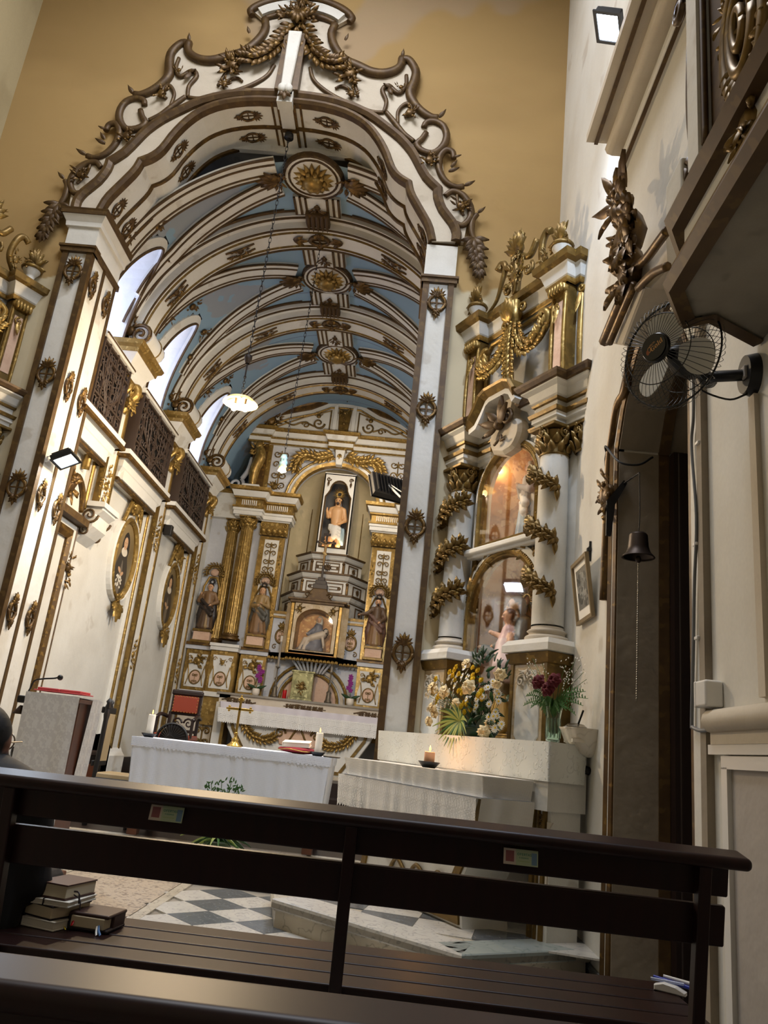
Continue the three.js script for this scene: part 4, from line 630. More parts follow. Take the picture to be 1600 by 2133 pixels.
function arabesque(x, y, z, w, h, r = 0.012) {             // symmetric gilt scrollwork in a panel
  const o = [tube([V3(x, y - h * 0.46, z), V3(x, y + h * 0.46, z)], r * 0.8, 5)];
  const rows = Math.max(2, Math.round(h / w * 1.6)); for (let i = 0; i < rows; i++) { const yy = y - h * 0.38 + h * 0.76 * i / (rows - 1), q = Math.min(w * 0.22, h / rows * 0.42); for (const s of [-1, 1]) { o.push(spiral(x + s * w * 0.24, yy, z, q, 1.25, s > 0 ? Math.PI : 0, i % 2 ? s : -s, r, 14)); if (i % 2) o.push(leaf(x + s * w * 0.08, yy, z, s > 0 ? 0.6 : Math.PI - 0.6, w * 0.2, w * 0.08)); } o.push(...fan(x, yy, z, 1.57, 1.8, 3, h * 0.1, w * 0.08)); }
  return o;
}
function capital(x, y, z, r, h, rect = 0) {                // composite capital: bell, two leaf rows, corner volutes, abacus
  const o = [lathe([[r * 0.95, 0], [r * 1.08, h * 0.05], [r * 0.95, h * 0.1], [r * 0.98, h * 0.5], [r * 1.2, h * 0.8]], 18, x, y, z), rbox(x, y + h * 0.93, z, r * 2.6, h * 0.12, r * 2.6, 0.008)];
  for (let k = 0; k < 2; k++) for (let i = 0; i < 10; i++) { const a = (i + k * 0.5) / 10 * 6.283; o.push(leaf(0, 0, 0, 1.57, h * 0.36, r * 0.62, 0.3, 0.35).translate(0, y + h * (0.08 + k * 0.26), r * 0.98).rotateY(a).translate(x, 0, z)); }
  for (let i = 0; i < 4; i++) { const a = i * 1.5708 + 0.785; for (const s of [-1, 1]) o.push(spiral(0, 0, 0, r * 0.42, 1.6, 1.57, s, r * 0.11, 16).translate(s * r * 0.15, y + h * 0.72, r * 1.12).rotateY(a + s * 0.55).translate(x, 0, z)); }
  for (let i = 0; i < 4; i++) o.push(ball(0, y + h * 0.88, r * 1.28, r * 0.2, 1, 0.8, 6).rotateY(i * 1.5708).translate(x, 0, z)); return o;
}
function fluted(x, y, z, r0, r1, h, fl = 20) {
  const n = fl * 4, rows = 8, pos = [], idx = []; for (let j = 0; j <= rows; j++) { const t = j / rows, R = r0 + (r1 - r0) * t * t; for (let i = 0; i <= n; i++) { const a = i / n * 6.28319, q = R * (1 - 0.07 * Math.max(0, Math.sin(a * fl))); pos.push(x + Math.cos(a) * q, y + h * t, z + Math.sin(a) * q); } }
  for (let j = 0; j < rows; j++) for (let i = 0; i < n; i++) { const a = j * (n + 1) + i, b = a + n + 1; idx.push(a, b, b + 1, a, b + 1, a + 1); } const g = new THREE.BufferGeometry(); g.setAttribute('position', new THREE.Float32BufferAttribute(pos, 3)); g.setIndex(idx); g.computeVertexNormals(); return g;
}
const colBase = (r) => [[r * 1.35, 0], [r * 1.38, r * 0.2], [r * 1.3, r * 0.3], [r * 1.12, r * 0.38], [r * 1.12, r * 0.5], [r * 1.25, r * 0.6], [r * 1.1, r * 0.72], [r * 1.0, r * 0.78], [r, r * 0.9]];
// ---------- high altar ----------
{
  const o = thing('high_altar_retable', 'gilded white retable with fluted gold columns and arched niche at the chancel end', 'altar', FH);
  const S2 = [-1, 1], X = (s, a) => s * a;
  const bx = (s, a, b, y0, y1, z0, z1) => box2(Math.min(s * a, s * b), Math.max(s * a, s * b), y0, y1, z0, z1);
  // back boards: sides behind the columns, arched attic with opening
  const arc = []; for (let i = 0; i <= 20; i++) { const a = Math.PI * i / 20; arc.push([Math.cos(a) * 0.82, 5.5 + Math.sin(a) * 0.8]); }
  part(o, 'back_board', ext([[-2.35, 0.6], [-2.35, 5.5], [-1.45, 5.5], [-1.45, 6.7], [1.45, 6.7], [1.45, 5.5], [2.35, 5.5], [2.35, 0.6], [0.82, 0.6], ...arc, [-0.82, 0.6]], -0.3, 0.2), M.whiteBlue);
  // niche: half round recess of cream boards
  const nich = new THREE.CylinderGeometry(0.9, 0.9, 3.4, 24, 1, true, Math.PI / 2, Math.PI).translate(0, 4.1, -0.25); part(o, 'niche_wall', nich, M.nicheCream);
  part(o, 'niche_vault', new THREE.SphereGeometry(0.9, 16, 10, Math.PI, Math.PI, 0, Math.PI / 2).scale(1, 0.92, 1).translate(0, 5.5, -0.25), M.nicheCream);
  for (let i = 0; i < 5; i++) { const a = Math.PI * (i + 0.5) / 5; part(o, 'board_joint', box2(-0.008, 0.008, 2.4, 5.7, 0.885, 0.895).rotateY(Math.PI / 2 + a).translate(0, 0, -0.25), M.goldDim); }
  // entablature of the sides
  for (const s of S2) {
    const pth = [[2.3, -0.25], [2.3, -0.02], [1.8, -0.02], [1.8, 0.28], [1.3, 0.28], [1.3, 0.06], [0.76, 0.06], [0.76, -0.3]], path = s > 0 ? pth : pth.map(([x, z]) => [-x, z]).reverse();
    const L = (n, p, m) => part(o, n, mold(path, p, false, true), m);
    L('architrave', [[0, 5.02], [0.02, 5.03], [0.02, 5.1], [0.035, 5.11], [0.035, 5.17], [0, 5.17]], M.white); L('architrave_gilding', [[0.03, 5.15], [0.05, 5.16], [0.05, 5.19], [0, 5.19]], M.gold);
    L('frieze', [[0.005, 5.19], [0.005, 5.34], [0, 5.34]], M.gold); L('cornice', [[0.0, 5.36], [0.05, 5.38], [0.09, 5.46], [0.1, 5.48], [0, 5.48]], M.white); L('cornice_gilding', [[0, 5.33], [0.04, 5.34], [0.045, 5.37], [0, 5.37]], M.gold); L('cornice_crown', [[0.08, 5.47], [0.13, 5.5], [0.14, 5.56], [0, 5.57]], M.gold);
    part(o, 'entablature_core', [bx(s, 1.31, 1.79, 5.0, 5.55, -0.25, 0.27), bx(s, 0.77, 2.29, 5.0, 5.55, -0.25, 0.05)], M.white);
    const fl = []; for (const [a, b, z] of [[0.84, 1.26, 0.066], [1.4, 1.7, 0.286], [1.9, 2.25, -0.012]]) { const n = Math.round((b - a) / 0.04); for (let i = 0; i < n; i++) fl.push(bx(s, a + (b - a) * (i + 0.25) / n, a + (b - a) * (i + 0.7) / n, 5.215, 5.315, z - 0.01, z + 0.006)); } part(o, 'frieze_flutes', fl, M.white);
    // pilaster with white arabesque panel
    part(o, 'pilaster', bx(s, 0.83, 1.3, 2.6, 4.72, -0.2, 0.0), M.gold); part(o, 'pilaster_panel', bx(s, 0.93, 1.2, 2.7, 4.66, -0.1, 0.006), M.white);
    part(o, 'pilaster_scrollwork', [arabesque(s * 1.065, 4.32, 0.015, 0.26, 0.62, 0.012), foliage(s * 0.875, 4.2, 0.0, 0.05, 0.8, 12, 61, 1.6), foliage(s * 0.875, 3.2, 0.0, 0.05, 0.8, 12, 62, 1.6)], M.goldDim);
    part(o, 'pilaster_arch', curve([[s * 0.94, 3.9, 0.01], [s * 1.065, 3.98, 0.02], [s * 1.19, 3.9, 0.01]], 0.02, 12), M.cream);
    part(o, 'pilaster_capital', [bx(s, 0.8, 1.32, 4.74, 5.0, -0.1, 0.03), ...[0, 1, 2, 3, 4].map((i) => leaf(s * (0.84 + i * 0.105), 4.74, 0.03, 1.57, 0.16, 0.12, 0.6, 0.1)), spiral(s * 0.86, 4.93, 0.05, 0.055, 1.5, 1.57, s, 0.014), spiral(s * 1.27, 4.93, 0.05, 0.055, 1.5, 1.57, -s, 0.014)], M.gold);
    // columns
    for (const [cx, cz, y0, y1, r] of [[1.54, 0.13, 2.7, 4.79, 0.135], [1.86, -0.12, 2.62, 4.74, 0.125]]) {
      const cl = part(o, 'column', fluted(s * cx, y0 + r * 0.8, cz, r, r * 0.86, y1 - y0 - r * 0.8), M.gold); part(cl, 'column_base', [lathe(colBase(r), 24, s * cx, y0, cz)], M.brownGold); part(cl, 'column_capital', capital(s * cx, y1, cz, r * 0.9, 5.02 - y1), M.gold);
    }
    // predella blocks
    for (const [a, b, z, k] of [[1.82, 2.27, 0.12, 0], [1.32, 1.78, 0.32, 1], [0.82, 1.29, 0.14, 0]]) {
      part(o, 'predella_block', bx(s, a, b, 1.2, 2.5, -0.25, z), M.gold); part(o, 'predella_panel', ext([[a + 0.05, 1.82], [a + 0.04, 2.02], [a + 0.08, 2.18], [a + 0.05, 2.4], [b - 0.05, 2.4], [b - 0.08, 2.18], [b - 0.04, 2.02], [b - 0.05, 1.82]].map(([x, y]) => [s * x, y]), z - 0.01, 0.022), M.white);
      const cx = s * (a + b) / 2, el = []; for (let i = 0; i < 20; i++) { const t = i / 20 * 6.283; el.push([cx + Math.cos(t) * 0.1, 1.99 + Math.sin(t) * 0.12]); } part(o, 'predella_oval', ext(el, z, 0.022), M.pink); part(o, 'oval_ring', [tube(el.concat([el[0]]).map(([x, y]) => V3(x, y, z + 0.02)), 0.012, 5), arabesque(cx, 1.97, z + 0.03, 0.12, 0.16, 0.006)], M.goldDim);
      part(o, 'predella_carving', [foliage(cx, 2.28, z + 0.02, k ? 0.2 : 0.22, k ? 0.12 : 0.26, k ? 12 : 26, 63 + k, 0.9), spiral(cx - 0.14, 2.33, z + 0.015, 0.04, 1.3, 0, 1, 0.008, 10), spiral(cx + 0.14, 2.33, z + 0.015, 0.04, 1.3, 3.1, -1, 0.008, 10), curve([[cx - 0.15, 1.85, z + 0.02], [cx - 0.12, 2.0, z + 0.02], [cx - 0.15, 2.2, z + 0.02]], 0.01, 8, 5), curve([[cx + 0.15, 1.85, z + 0.02], [cx + 0.12, 2.0, z + 0.02], [cx + 0.15, 2.2, z + 0.02]], 0.01, 8, 5)], M.gold);
      each(o, 'predella_cornice', [bx(s, a - 0.02, b + 0.02, 2.48, 2.55, -0.25, z + 0.05), bx(s, a - 0.01, b + 0.01, 1.68, 1.76, -0.25, z + 0.04)], k ? M.white : M.whiteBlue); part(o, 'predella_cap', bx(s, a - 0.03, b + 0.03, 2.55, 2.6, -0.25, z + 0.08), k ? M.white : M.brownGold);
    }
    // statue niches: trimmed white panel, pink shell, wreath
    for (const [cx, z, tp] of [[1.065, 0.02, 3.84], [2.05, -0.05, 3.92]]) {
      part(o, 'statue_niche', ext([[-0.13, 2.62], [-0.13, tp - 0.25], [-0.06, tp - 0.12], [0.06, tp - 0.12], [0.13, tp - 0.25], [0.13, 2.62]].map(([x, y]) => [x + s * cx, y]), z - 0.05, 0.06), M.whiteBlue);
      part(o, 'niche_trim', [mold([[-0.145, 2.62], [-0.145, tp - 0.27], [-0.07, tp - 0.09], [0.07, tp - 0.09], [0.145, tp - 0.27], [0.145, 2.62]].map(([x, y]) => [x + s * cx, y]), half(0.02, z + 0.06))], M.gold);
      part(o, 'niche_shell', ball(s * cx, tp + 0.02, z, 0.09, 0.8, 0.4, 12), M.pink); const wr = []; for (let i = 0; i <= 12; i++) { const a = Math.PI * (-0.15 + 1.3 * i / 12); wr.push([s * cx + Math.cos(a) * 0.15, tp + Math.sin(a) * 0.15, z + 0.03]); } part(o, 'niche_wreath', garland(wr, 0.035, 3, 1, 14), M.goldDim);
      part(o, 'plinth', [rbox(s * cx, 2.72, z + 0.12, 0.3, 0.16, 0.22, 0.01)], M.pink); part(o, 'plinth_moulding', [rbox(s * cx, 2.82, z + 0.12, 0.34, 0.05, 0.26, 0.01), rbox(s * cx, 2.62, z + 0.12, 0.36, 0.05, 0.27, 0.01)], M.goldDim);
    }
    // panels beside the glass case
    part(o, 'gallery_panel', bx(s, 0.44, 0.82, 2.55, 3.2, -0.2, 0.02), M.whiteBlue); part(o, 'gallery_cap', [bx(s, 0.42, 0.83, 3.2, 3.24, -0.2, 0.06), bx(s, 0.42, 0.83, 3.28, 3.33, -0.2, 0.05)], M.goldDim); part(o, 'gallery_top', bx(s, 0.42, 0.83, 3.23, 3.29, -0.2, 0.03), M.white);
    const el = []; for (let i = 0; i <= 20; i++) { const t = i / 20 * 6.283; el.push([s * 0.63 + Math.cos(t) * 0.105, 2.88 + Math.sin(t) * 0.13]); } part(o, 'gallery_oval', ext(el.slice(0, 20), 0.02, 0.015), M.pink); part(o, 'gallery_ring', [tube(el.map(([x, y]) => V3(x, y, 0.035)), 0.018, 6), arabesque(s * 0.63, 2.88, 0.04, 0.12, 0.2, 0.007), fan(s * 0.63, 3.02, 0.03, 1.57, 2, 5, 0.14, 0.06), spiral(s * 0.63 - 0.1, 2.68, 0.03, 0.05, 1.2, 1, 1, 0.01, 10), spiral(s * 0.63 + 0.1, 2.68, 0.03, 0.05, 1.2, 2, -1, 0.01, 10)], M.goldDim);
    // attic: pilaster with angel bracket, scroll, arabesque panel
    part(o, 'attic_post', bx(s, 1.42, 1.7, 5.6, 6.6, -0.25, -0.02), M.brownGold); part(o, 'attic_bracket', [curve([[s * 1.62, 5.62, 0], [s * 1.6, 6.0, 0.06], [s * 1.52, 6.3, 0.1], [s * 1.6, 6.55, 0.06]], (t) => 0.06 + 0.05 * Math.sin(Math.PI * t), 16, 8), foliage(s * 1.58, 6.42, 0.06, 0.3, 0.3, 24, 65, 0.8), ball(s * 1.58, 6.5, 0.1, 0.07, 1.2, 1, 10)], M.gold);
    part(o, 'attic_scroll', [spiral(s * 1.95, 5.72, -0.1, 0.15, 1.6, s > 0 ? 2 : 1, s > 0 ? 1 : -1, 0.04), curve([[s * 1.86, 5.85, -0.1], [s * 1.76, 6.05, -0.1], [s * 1.72, 6.3, -0.1]], 0.05, 10)], M.whiteBlue); part(o, 'attic_plinth', bx(s, 1.45, 1.78, 5.56, 5.68, -0.2, 0.16), M.white); part(o, 'attic_moulding', bx(s, 1.34, 1.42, 5.6, 6.6, -0.25, -0.05), M.gold);
    part(o, 'attic_scrollwork', [arabesque(s * 1.15, 6.1, -0.09, 0.34, 0.86, 0.014), foliage(s * 1.2, 5.75, -0.08, 0.2, 0.2, 10, 66)], M.goldDim);
    part(o, 'attic_garland', garland([[s * 0.14, 6.5, -0.02], [s * 0.4, 6.38, 0], [s * 0.66, 6.42, 0], [s * 0.8, 6.3, 0], [s * 0.86, 6.05, -0.02]], 0.075, 3, 1, 16), M.gold);
    // pediment scrollwork
    part(o, 'pediment_scrollwork', [spiral(s * 0.5, 7.12, 0.0, 0.12, 1.4, s > 0 ? 3 : 0, s, 0.022), spiral(s * 0.75, 7.06, 0, 0.08, 1.3, s > 0 ? 0 : 3, s, 0.018), curve([[s * 0.58, 7.05, 0], [s * 0.8, 7.12, 0], [s * 1.0, 7.04, 0], [s * 1.18, 7.1, 0]], 0.018, 14), foliage(s * 0.52, 7.28, 0, 0.14, 0.16, 10, 67)], M.goldDim);
    part(o, 'pediment_field', mold([[s * 0.28, 6.98], [s * 0.28, 7.42], [s * 0.75, 7.25], [s * 1.3, 6.98]], half(0.014, 0.015)), M.goldDim);
    part(o, 'pediment_foliage', [foliage(s * 1.45, 7.08, 0.05, 0.5, 0.34, 40, 68, 0.7)], M.brownGold);
  }
  // arch of the niche
  const arcP = (r, k) => arc.map(([x, y]) => [x * r, 5.5 + (y - 5.5) * k]).reverse();
  part(o, 'niche_arch', [mold(arcP(1.03, 1.03), [[0.03, -0.2], [0.03, -0.05], [-0.03, -0.03], [-0.05, -0.1]]), mold(arcP(1.18, 1.18), half(0.025, -0.04).map(([a, b]) => [a, b - 0.0]))], M.gold); part(o, 'niche_arch_band', mold(arcP(1.1, 1.1), [[0.05, -0.12], [0.05, -0.075], [-0.05, -0.075], [-0.05, -0.12]]), M.white);
  part(o, 'niche_keystone', [ext([[-0.06, 6.28], [-0.1, 6.6], [0.1, 6.6], [0.06, 6.28]], -0.1, 0.16, 0.01)], M.white); part(o, 'keystone_carving', [fan(0, 6.5, 0.06, -1.57, 1, 3, 0.12, 0.05), box2(-0.12, 0.12, 6.58, 6.63, -0.1, 0.08)], M.gold);
  // upper entablature with centre break, curved pediment, crown
  const up = [[1.8, -0.3], [1.8, 0.02], [1.42, 0.02], [1.42, -0.06], [0.22, -0.06], [0.22, 0.06], [-0.22, 0.06], [-0.22, -0.06], [-1.42, -0.06], [-1.42, 0.02], [-1.8, 0.02], [-1.8, -0.3]];
  const U = (n, p, m) => part(o, n, mold(up, p, false, true), m); U('attic_frieze', [[0, 6.63], [0.02, 6.64], [0.02, 6.74], [0, 6.74]], M.white); U('attic_gilding', [[0, 6.6], [0.03, 6.61], [0.03, 6.64], [0, 6.64]], M.gold); U('attic_gilding', [[0.01, 6.72], [0.05, 6.73], [0.05, 6.76], [0.01, 6.76]], M.gold); U('attic_cornice', [[0.02, 6.76], [0.06, 6.78], [0.1, 6.86], [0, 6.86]], M.white); U('attic_crown', [[0.08, 6.85], [0.14, 6.87], [0.15, 6.92], [0, 6.92]], M.gold); part(o, 'attic_core', box2(-1.78, 1.78, 6.6, 6.92, -0.28, -0.05), M.white);
  const ped = both([[0, 7.72], [0.34, 7.72], [0.4, 7.62], [0.7, 7.46], [1.1, 7.34], [1.4, 7.24], [1.66, 6.96]]);
  part(o, 'pediment', ext([[1.66, 6.9], ...ped.slice().reverse(), [-1.66, 6.9]], -0.28, 0.26), M.white); part(o, 'pediment_moulding', mold(ped, [[0.06, -0.05], [0.05, 0.03], [0, 0.1], [-0.05, 0.12], [-0.07, 0.06], [-0.07, -0.28]]), M.brownGold); part(o, 'pediment_line', mold(both([[0, 7.5], [0.3, 7.48], [0.6, 7.32], [1.1, 7.16], [1.4, 7.0]]), half(0.02, 0.02)), M.gold);
  part(o, 'pediment_bracket', [ext([[-0.09, 6.95], [-0.13, 7.45], [0.13, 7.45], [0.09, 6.95]], -0.05, 0.1, 0.01), foliage(0, 7.38, 0.06, 0.24, 0.16, 14, 69), foliage(0, 7.15, 0.05, 0.1, 0.3, 12, 70)], M.goldDim);
  part(o, 'pediment_post', [box2(-0.22, -0.15, 6.92, 7.55, -0.05, 0.04), box2(0.15, 0.22, 6.92, 7.55, -0.05, 0.04)], M.white);
  part(o, 'crown', [curve([[-0.2, 7.62, 0.1], [-0.24, 7.8, 0.12], [-0.08, 7.92, 0.12], [0, 7.84, 0.14], [0.08, 7.92, 0.12], [0.24, 7.8, 0.12], [0.2, 7.62, 0.1]], 0.035, 30), foliage(0, 7.66, 0.12, 0.34, 0.12, 16, 71), curve([[-0.12, 7.62, 0.14], [0, 7.8, 0.16], [0.12, 7.62, 0.14]], 0.03, 14), box2(-0.36, 0.36, 7.7, 7.78, -0.1, 0.14)], M.brownGold);
  // tabernacle recess, gradine shelf
  const rec = []; for (let i = 0; i <= 16; i++) { const a = Math.PI * i / 16; rec.push([Math.cos(a) * 0.52, 1.78 + Math.sin(a) * 0.5]); }
  part(o, 'recess_board', ext([[-0.82, 1.2], [-0.82, 2.5], [0.82, 2.5], [0.82, 1.2]], -0.25, 0.2), M.whiteBlue); part(o, 'recess_field', ext(rec, -0.05, 0.012), M.pink); for (const [r, m] of [[1, M.gold], [1.16, M.cream], [1.32, M.gold]]) part(o, 'recess_arch', mold(rec.map(([x, y]) => [x * r, 1.78 + (y - 1.78) * r]).reverse(), half(0.028, r === 1.16 ? 0.0 : 0.03)), m);
  part(o, 'recess_flutes', Array.from({ length: 9 }, (_, i) => curve([[(i - 4) * 0.05, 2.28, 0.06], [(i - 4) * 0.065, 2.36, 0.12], [(i - 4) * 0.085, 2.46, 0.2]], 0.022, 8, 6)), M.whiteBlue);
  part(o, 'gallery_shelf', [ext([[-0.82, 0], [-0.82, 0.1], [-0.5, 0.2], [-0.44, 0.34], [0.44, 0.34], [0.5, 0.2], [0.82, 0.1], [0.82, 0]], 0, 0.07, 0.01).rotateX(-Math.PI / 2).scale(1, 1, -1).translate(0, 2.5, 0)], M.brown); part(o, 'lambrequin', Array.from({ length: 24 }, (_, i) => fan(-0.78 + i * 0.068, 2.5, Math.abs(i - 11.5) < 7 ? 0.34 : 0.16, -1.57, 0.8, 2, 0.09, 0.045)).flat(), M.gold);
}
// stepped throne and shrine of the risen Christ
{
  const o = thing('altar_throne', 'white stepped throne with brown framed panels in the high altar niche', 'throne', FH), cz = -0.42;
  const plan = (a, b) => [[a + 0.32, cz - 0.3 + 0.1], [a, b], [-a, b], [-a - 0.32, cz - 0.3 + 0.1]].map(([x, z]) => [x + 0.02, z]);
  for (const [a, y0, y1, zf] of [[0.5, 2.6, 3.72, 0.06], [0.42, 3.74, 4.14, -0.08], [0.3, 4.16, 4.54, -0.2]]) {
    const p = plan(a, zf); part(o, 'tier', ext(p.map(([x, z]) => [x, -z]).concat([[-a - 0.3, 0.7], [a + 0.3, 0.7]]), 0, y1 - y0).rotateX(-Math.PI / 2).translate(0, y0, 0), M.white);
    part(o, 'tier_cornice', mold(p, [[0, y1 - 0.1], [0.02, y1 - 0.09], [0.05, y1 - 0.02], [0, y1 - 0.02]], false, true), M.white); part(o, 'tier_edge', mold(p, [[0, y1 - 0.03], [0.08, y1 - 0.02], [0.085, y1 + 0.01], [0, y1 + 0.015]], false, true), M.brown); part(o, 'tier_line', mold(p, [[0, y1 - 0.13], [0.012, y1 - 0.13], [0.012, y1 - 0.11], [0, y1 - 0.11]], false, true), M.brown);
    const yc = (Math.max(y0, y1 - 0.4) + y1 - 0.13) / 2, h = 0.09; part(o, 'tier_frame', [mold([[-a + 0.08 + 0.02, yc - h], [-a + 0.1, yc + h], [a - 0.06, yc + h], [a - 0.06, yc - h]], [[-0.01, zf], [-0.01, zf + 0.015], [0.01, zf + 0.015], [0.01, zf]], true), ball(0.02, yc, zf, 0.07, 0.8, 0.3, 10), fan(0.02, yc, zf + 0.01, 0, 6.283, 12, 0.09, 0.04), ...[-1, 1].map((s) => [box2(s * a * 0.45 - 0.1 + 0.02, s * a * 0.45 + 0.12, yc - 0.035, yc - 0.02, zf, zf + 0.014), box2(s * a * 0.45 - 0.1 + 0.02, s * a * 0.45 + 0.12, yc + 0.02, yc + 0.035, zf, zf + 0.014), ball(s * a * 0.66 + 0.02, yc, zf, 0.035, 1, 0.4, 8)]).flat()], M.brown);
    for (const s of [-1, 1]) { const ang = Math.atan2(zf - (cz - 0.2), 0.32) * s, g = join([mold([[-0.13, -h], [-0.13, h], [0.13, h], [0.13, -h]], [[-0.01, 0], [-0.01, 0.015], [0.01, 0.015], [0.01, 0]], true), fan(0, 0, 0.01, 0, 6.283, 10, 0.07, 0.035)]).rotateY(ang).translate(0.02 + s * (a + 0.17), yc, (zf + cz - 0.2) / 2 + 0.005); part(o, 'side_frame', g, M.brown); part(o, 'corner_bracket', [rbox(0.02 + s * (a + 0.005), yc, zf + 0.005, 0.05, 0.22, 0.04, 0.015), ball(0.02 + s * a, yc + 0.09, zf + 0.02, 0.03)], M.brownGold); }
  }
  const c = thing('christ_shrine', 'white glazed shrine with dark lining on top of the stepped throne', 'shrine', FH), x0 = -0.27, x1 = 0.35, zf = -0.28, zb = -0.8, y0 = 4.56, y1 = 6.2, cx = (x0 + x1) / 2;
  const hole = []; for (let i = 0; i <= 12; i++) { const a = Math.PI * i / 12; hole.push([cx + Math.cos(a) * 0.17, 5.86 + Math.sin(a) * 0.2]); }
  part(c, 'front', ext([[x0, y0], [x1, y0], [x1, y1], [x0, y1]], zf - 0.03, 0.03, 0, [[[x0 + 0.06, y0 + 0.14], [x0 + 0.06, 5.72], [cx - 0.2, 5.8], ...hole.slice().reverse(), [cx + 0.2, 5.8], [x1 - 0.06, 5.72], [x1 - 0.06, y0 + 0.14]]]), M.white);
  part(c, 'front_trim', mold([[x0 + 0.06, y0 + 0.14], [x0 + 0.06, 5.72], [cx - 0.2, 5.8], ...hole.slice().reverse(), [cx + 0.2, 5.8], [x1 - 0.06, 5.72], [x1 - 0.06, y0 + 0.14]], half(0.015, zf + 0.02), true), M.brown); [-1, 1].map((s) => part(c, 'corner_scroll', [spiral(cx + s * 0.22, 6.08, zf + 0.01, 0.045, 1.3, 0, s, 0.014, 12), leaf(cx + s * 0.22, 6.04, zf + 0.01, -1.57, 0.12, 0.05)], M.brown));
  part(c, 'side', [box2(x0, x0 + 0.02, y0, y1, zb, zf), box2(x1 - 0.02, x1, y0, y1, zb, zf), box2(x0, x1, y1 - 0.02, y1 + 0.02, zb, zf), box2(x0 - 0.03, x1 + 0.03, y0 - 0.03, y0 + 0.02, zb, zf + 0.05)], M.white); part(c, 'lining', [box2(x0 + 0.02, x1 - 0.02, y0, y1, zb, zb + 0.02)], M.greyDark);
  const gw = (x, y, z) => [x * 0.98 + cx, y * 0.98 + 4.64, z * 0.98 - 0.5], F = (q) => { q = q.slice(); const a = gw(q[0], q[1], q[2]), b = gw(q[3], q[4], q[5]); return [...a, ...b, q[6] * 0.98, q[7] * 0.98, q[8], q[9], q[10]]; };
  const sk = '#c79a6a', L = [];
  L.push([0, 0.62, 0, 0.0, 0.86, 0.0, 0.09, 0.115, sk, 1.15, 0.85], [-0.1, 0.92, 0, 0.1, 0.92, 0, 0.05, 0.05, sk], [0, 0.5, 0, 0, 0.62, 0, 0.1, 0.09, sk], [-0.13, 0.91, 0, -0.17, 0.74, 0.02, 0.045, 0.04, sk], [-0.17, 0.74, 0.02, -0.2, 0.84, 0.1, 0.04, 0.025, sk], [0.13, 0.91, 0, 0.18, 0.7, 0.0, 0.045, 0.042, sk], [0.18, 0.7, 0, 0.08, 0.6, 0.09, 0.04, 0.027, sk]);
  L.push(...handPrims(-0.2, 0.85, 0.1, 0.07, [0, 1, 0.2], sk), ...handPrims(0.08, 0.6, 0.09, 0.07, [-1, -0.3, 0.2], sk), ...headPrims(0, 1.08, 0.01, 0.085, -0.15, HAIR, { long: 1, beard: 1, skin: sk }));
  for (let i = 0; i < 7; i++) L.push([-0.11, 0.56 - i * 0.012, 0.06 + 0.01 * (i % 2), 0.1, 0.5 - i * 0.035, 0.07, 0.03, 0.028, i % 2 ? '#b9b6ae' : '#cfccc4']); L.push([0, 0.5, 0, 0, 0.36, 0, 0.11, 0.1, '#c9c6be'], [0.1, 0.5, 0.05, 0.14, 0.25, 0.05, 0.04, 0.03, '#8fa6b4'], [0.15, 0.5, -0.02, 0.17, 0.2, 0, 0.04, 0.03, '#8fa6b4']);
  L.push([-0.06, 0.36, 0, -0.09, 0.12, 0.05, 0.065, 0.05, sk], [-0.09, 0.12, 0.05, -0.08, 0.02, 0, 0.05, 0.035, sk], [0.06, 0.36, 0, 0.09, 0.16, 0.04, 0.065, 0.05, sk], [0.09, 0.16, 0.04, 0.08, 0.02, 0, 0.05, 0.035, sk]);
  for (let i = 0; i < 9; i++) L.push([-0.2 + i * 0.05, 0.0, 0.02 * (i % 3), -0.18 + i * 0.045, 0.04, 0, 0.05, 0.03, i % 2 ? '#c7772c' : '#d8a04c']);
  const chr = thing('christ_statue', 'painted statue of bare chested risen Christ with white loincloth inside the shrine', 'statue', FH); part(chr, 'figure', sculpt(L.map(F), 72, 0.014), M.carved); part(chr, 'halo', rays(cx, 5.86, -0.52, 0.045, 0.15, 24), M.gold);
  const A = [[-0.17, 0.06, 0.08, -0.15, 0.2, 0.08, 0.05, 0.04, '#c99468'], [-0.15, 0.18, 0.08, -0.08, 0.13, 0.14, 0.022, 0.018, '#c99468'], [-0.18, 0.18, 0.08, -0.2, 0.1, 0.13, 0.022, 0.018, '#c99468'], [-0.19, 0.03, 0.1, -0.12, 0.02, 0.14, 0.035, 0.03, '#c98a50'], ...headPrims(-0.14, 0.28, 0.09, 0.045, 0.4, '#4a2a16')];
  const an = thing('angel_statuette', 'small painted cherub seated at the feet of the risen Christ', 'statue', FH); part(an, 'figure', sculpt(A.map(F), 40, 0.01), M.carved);
}
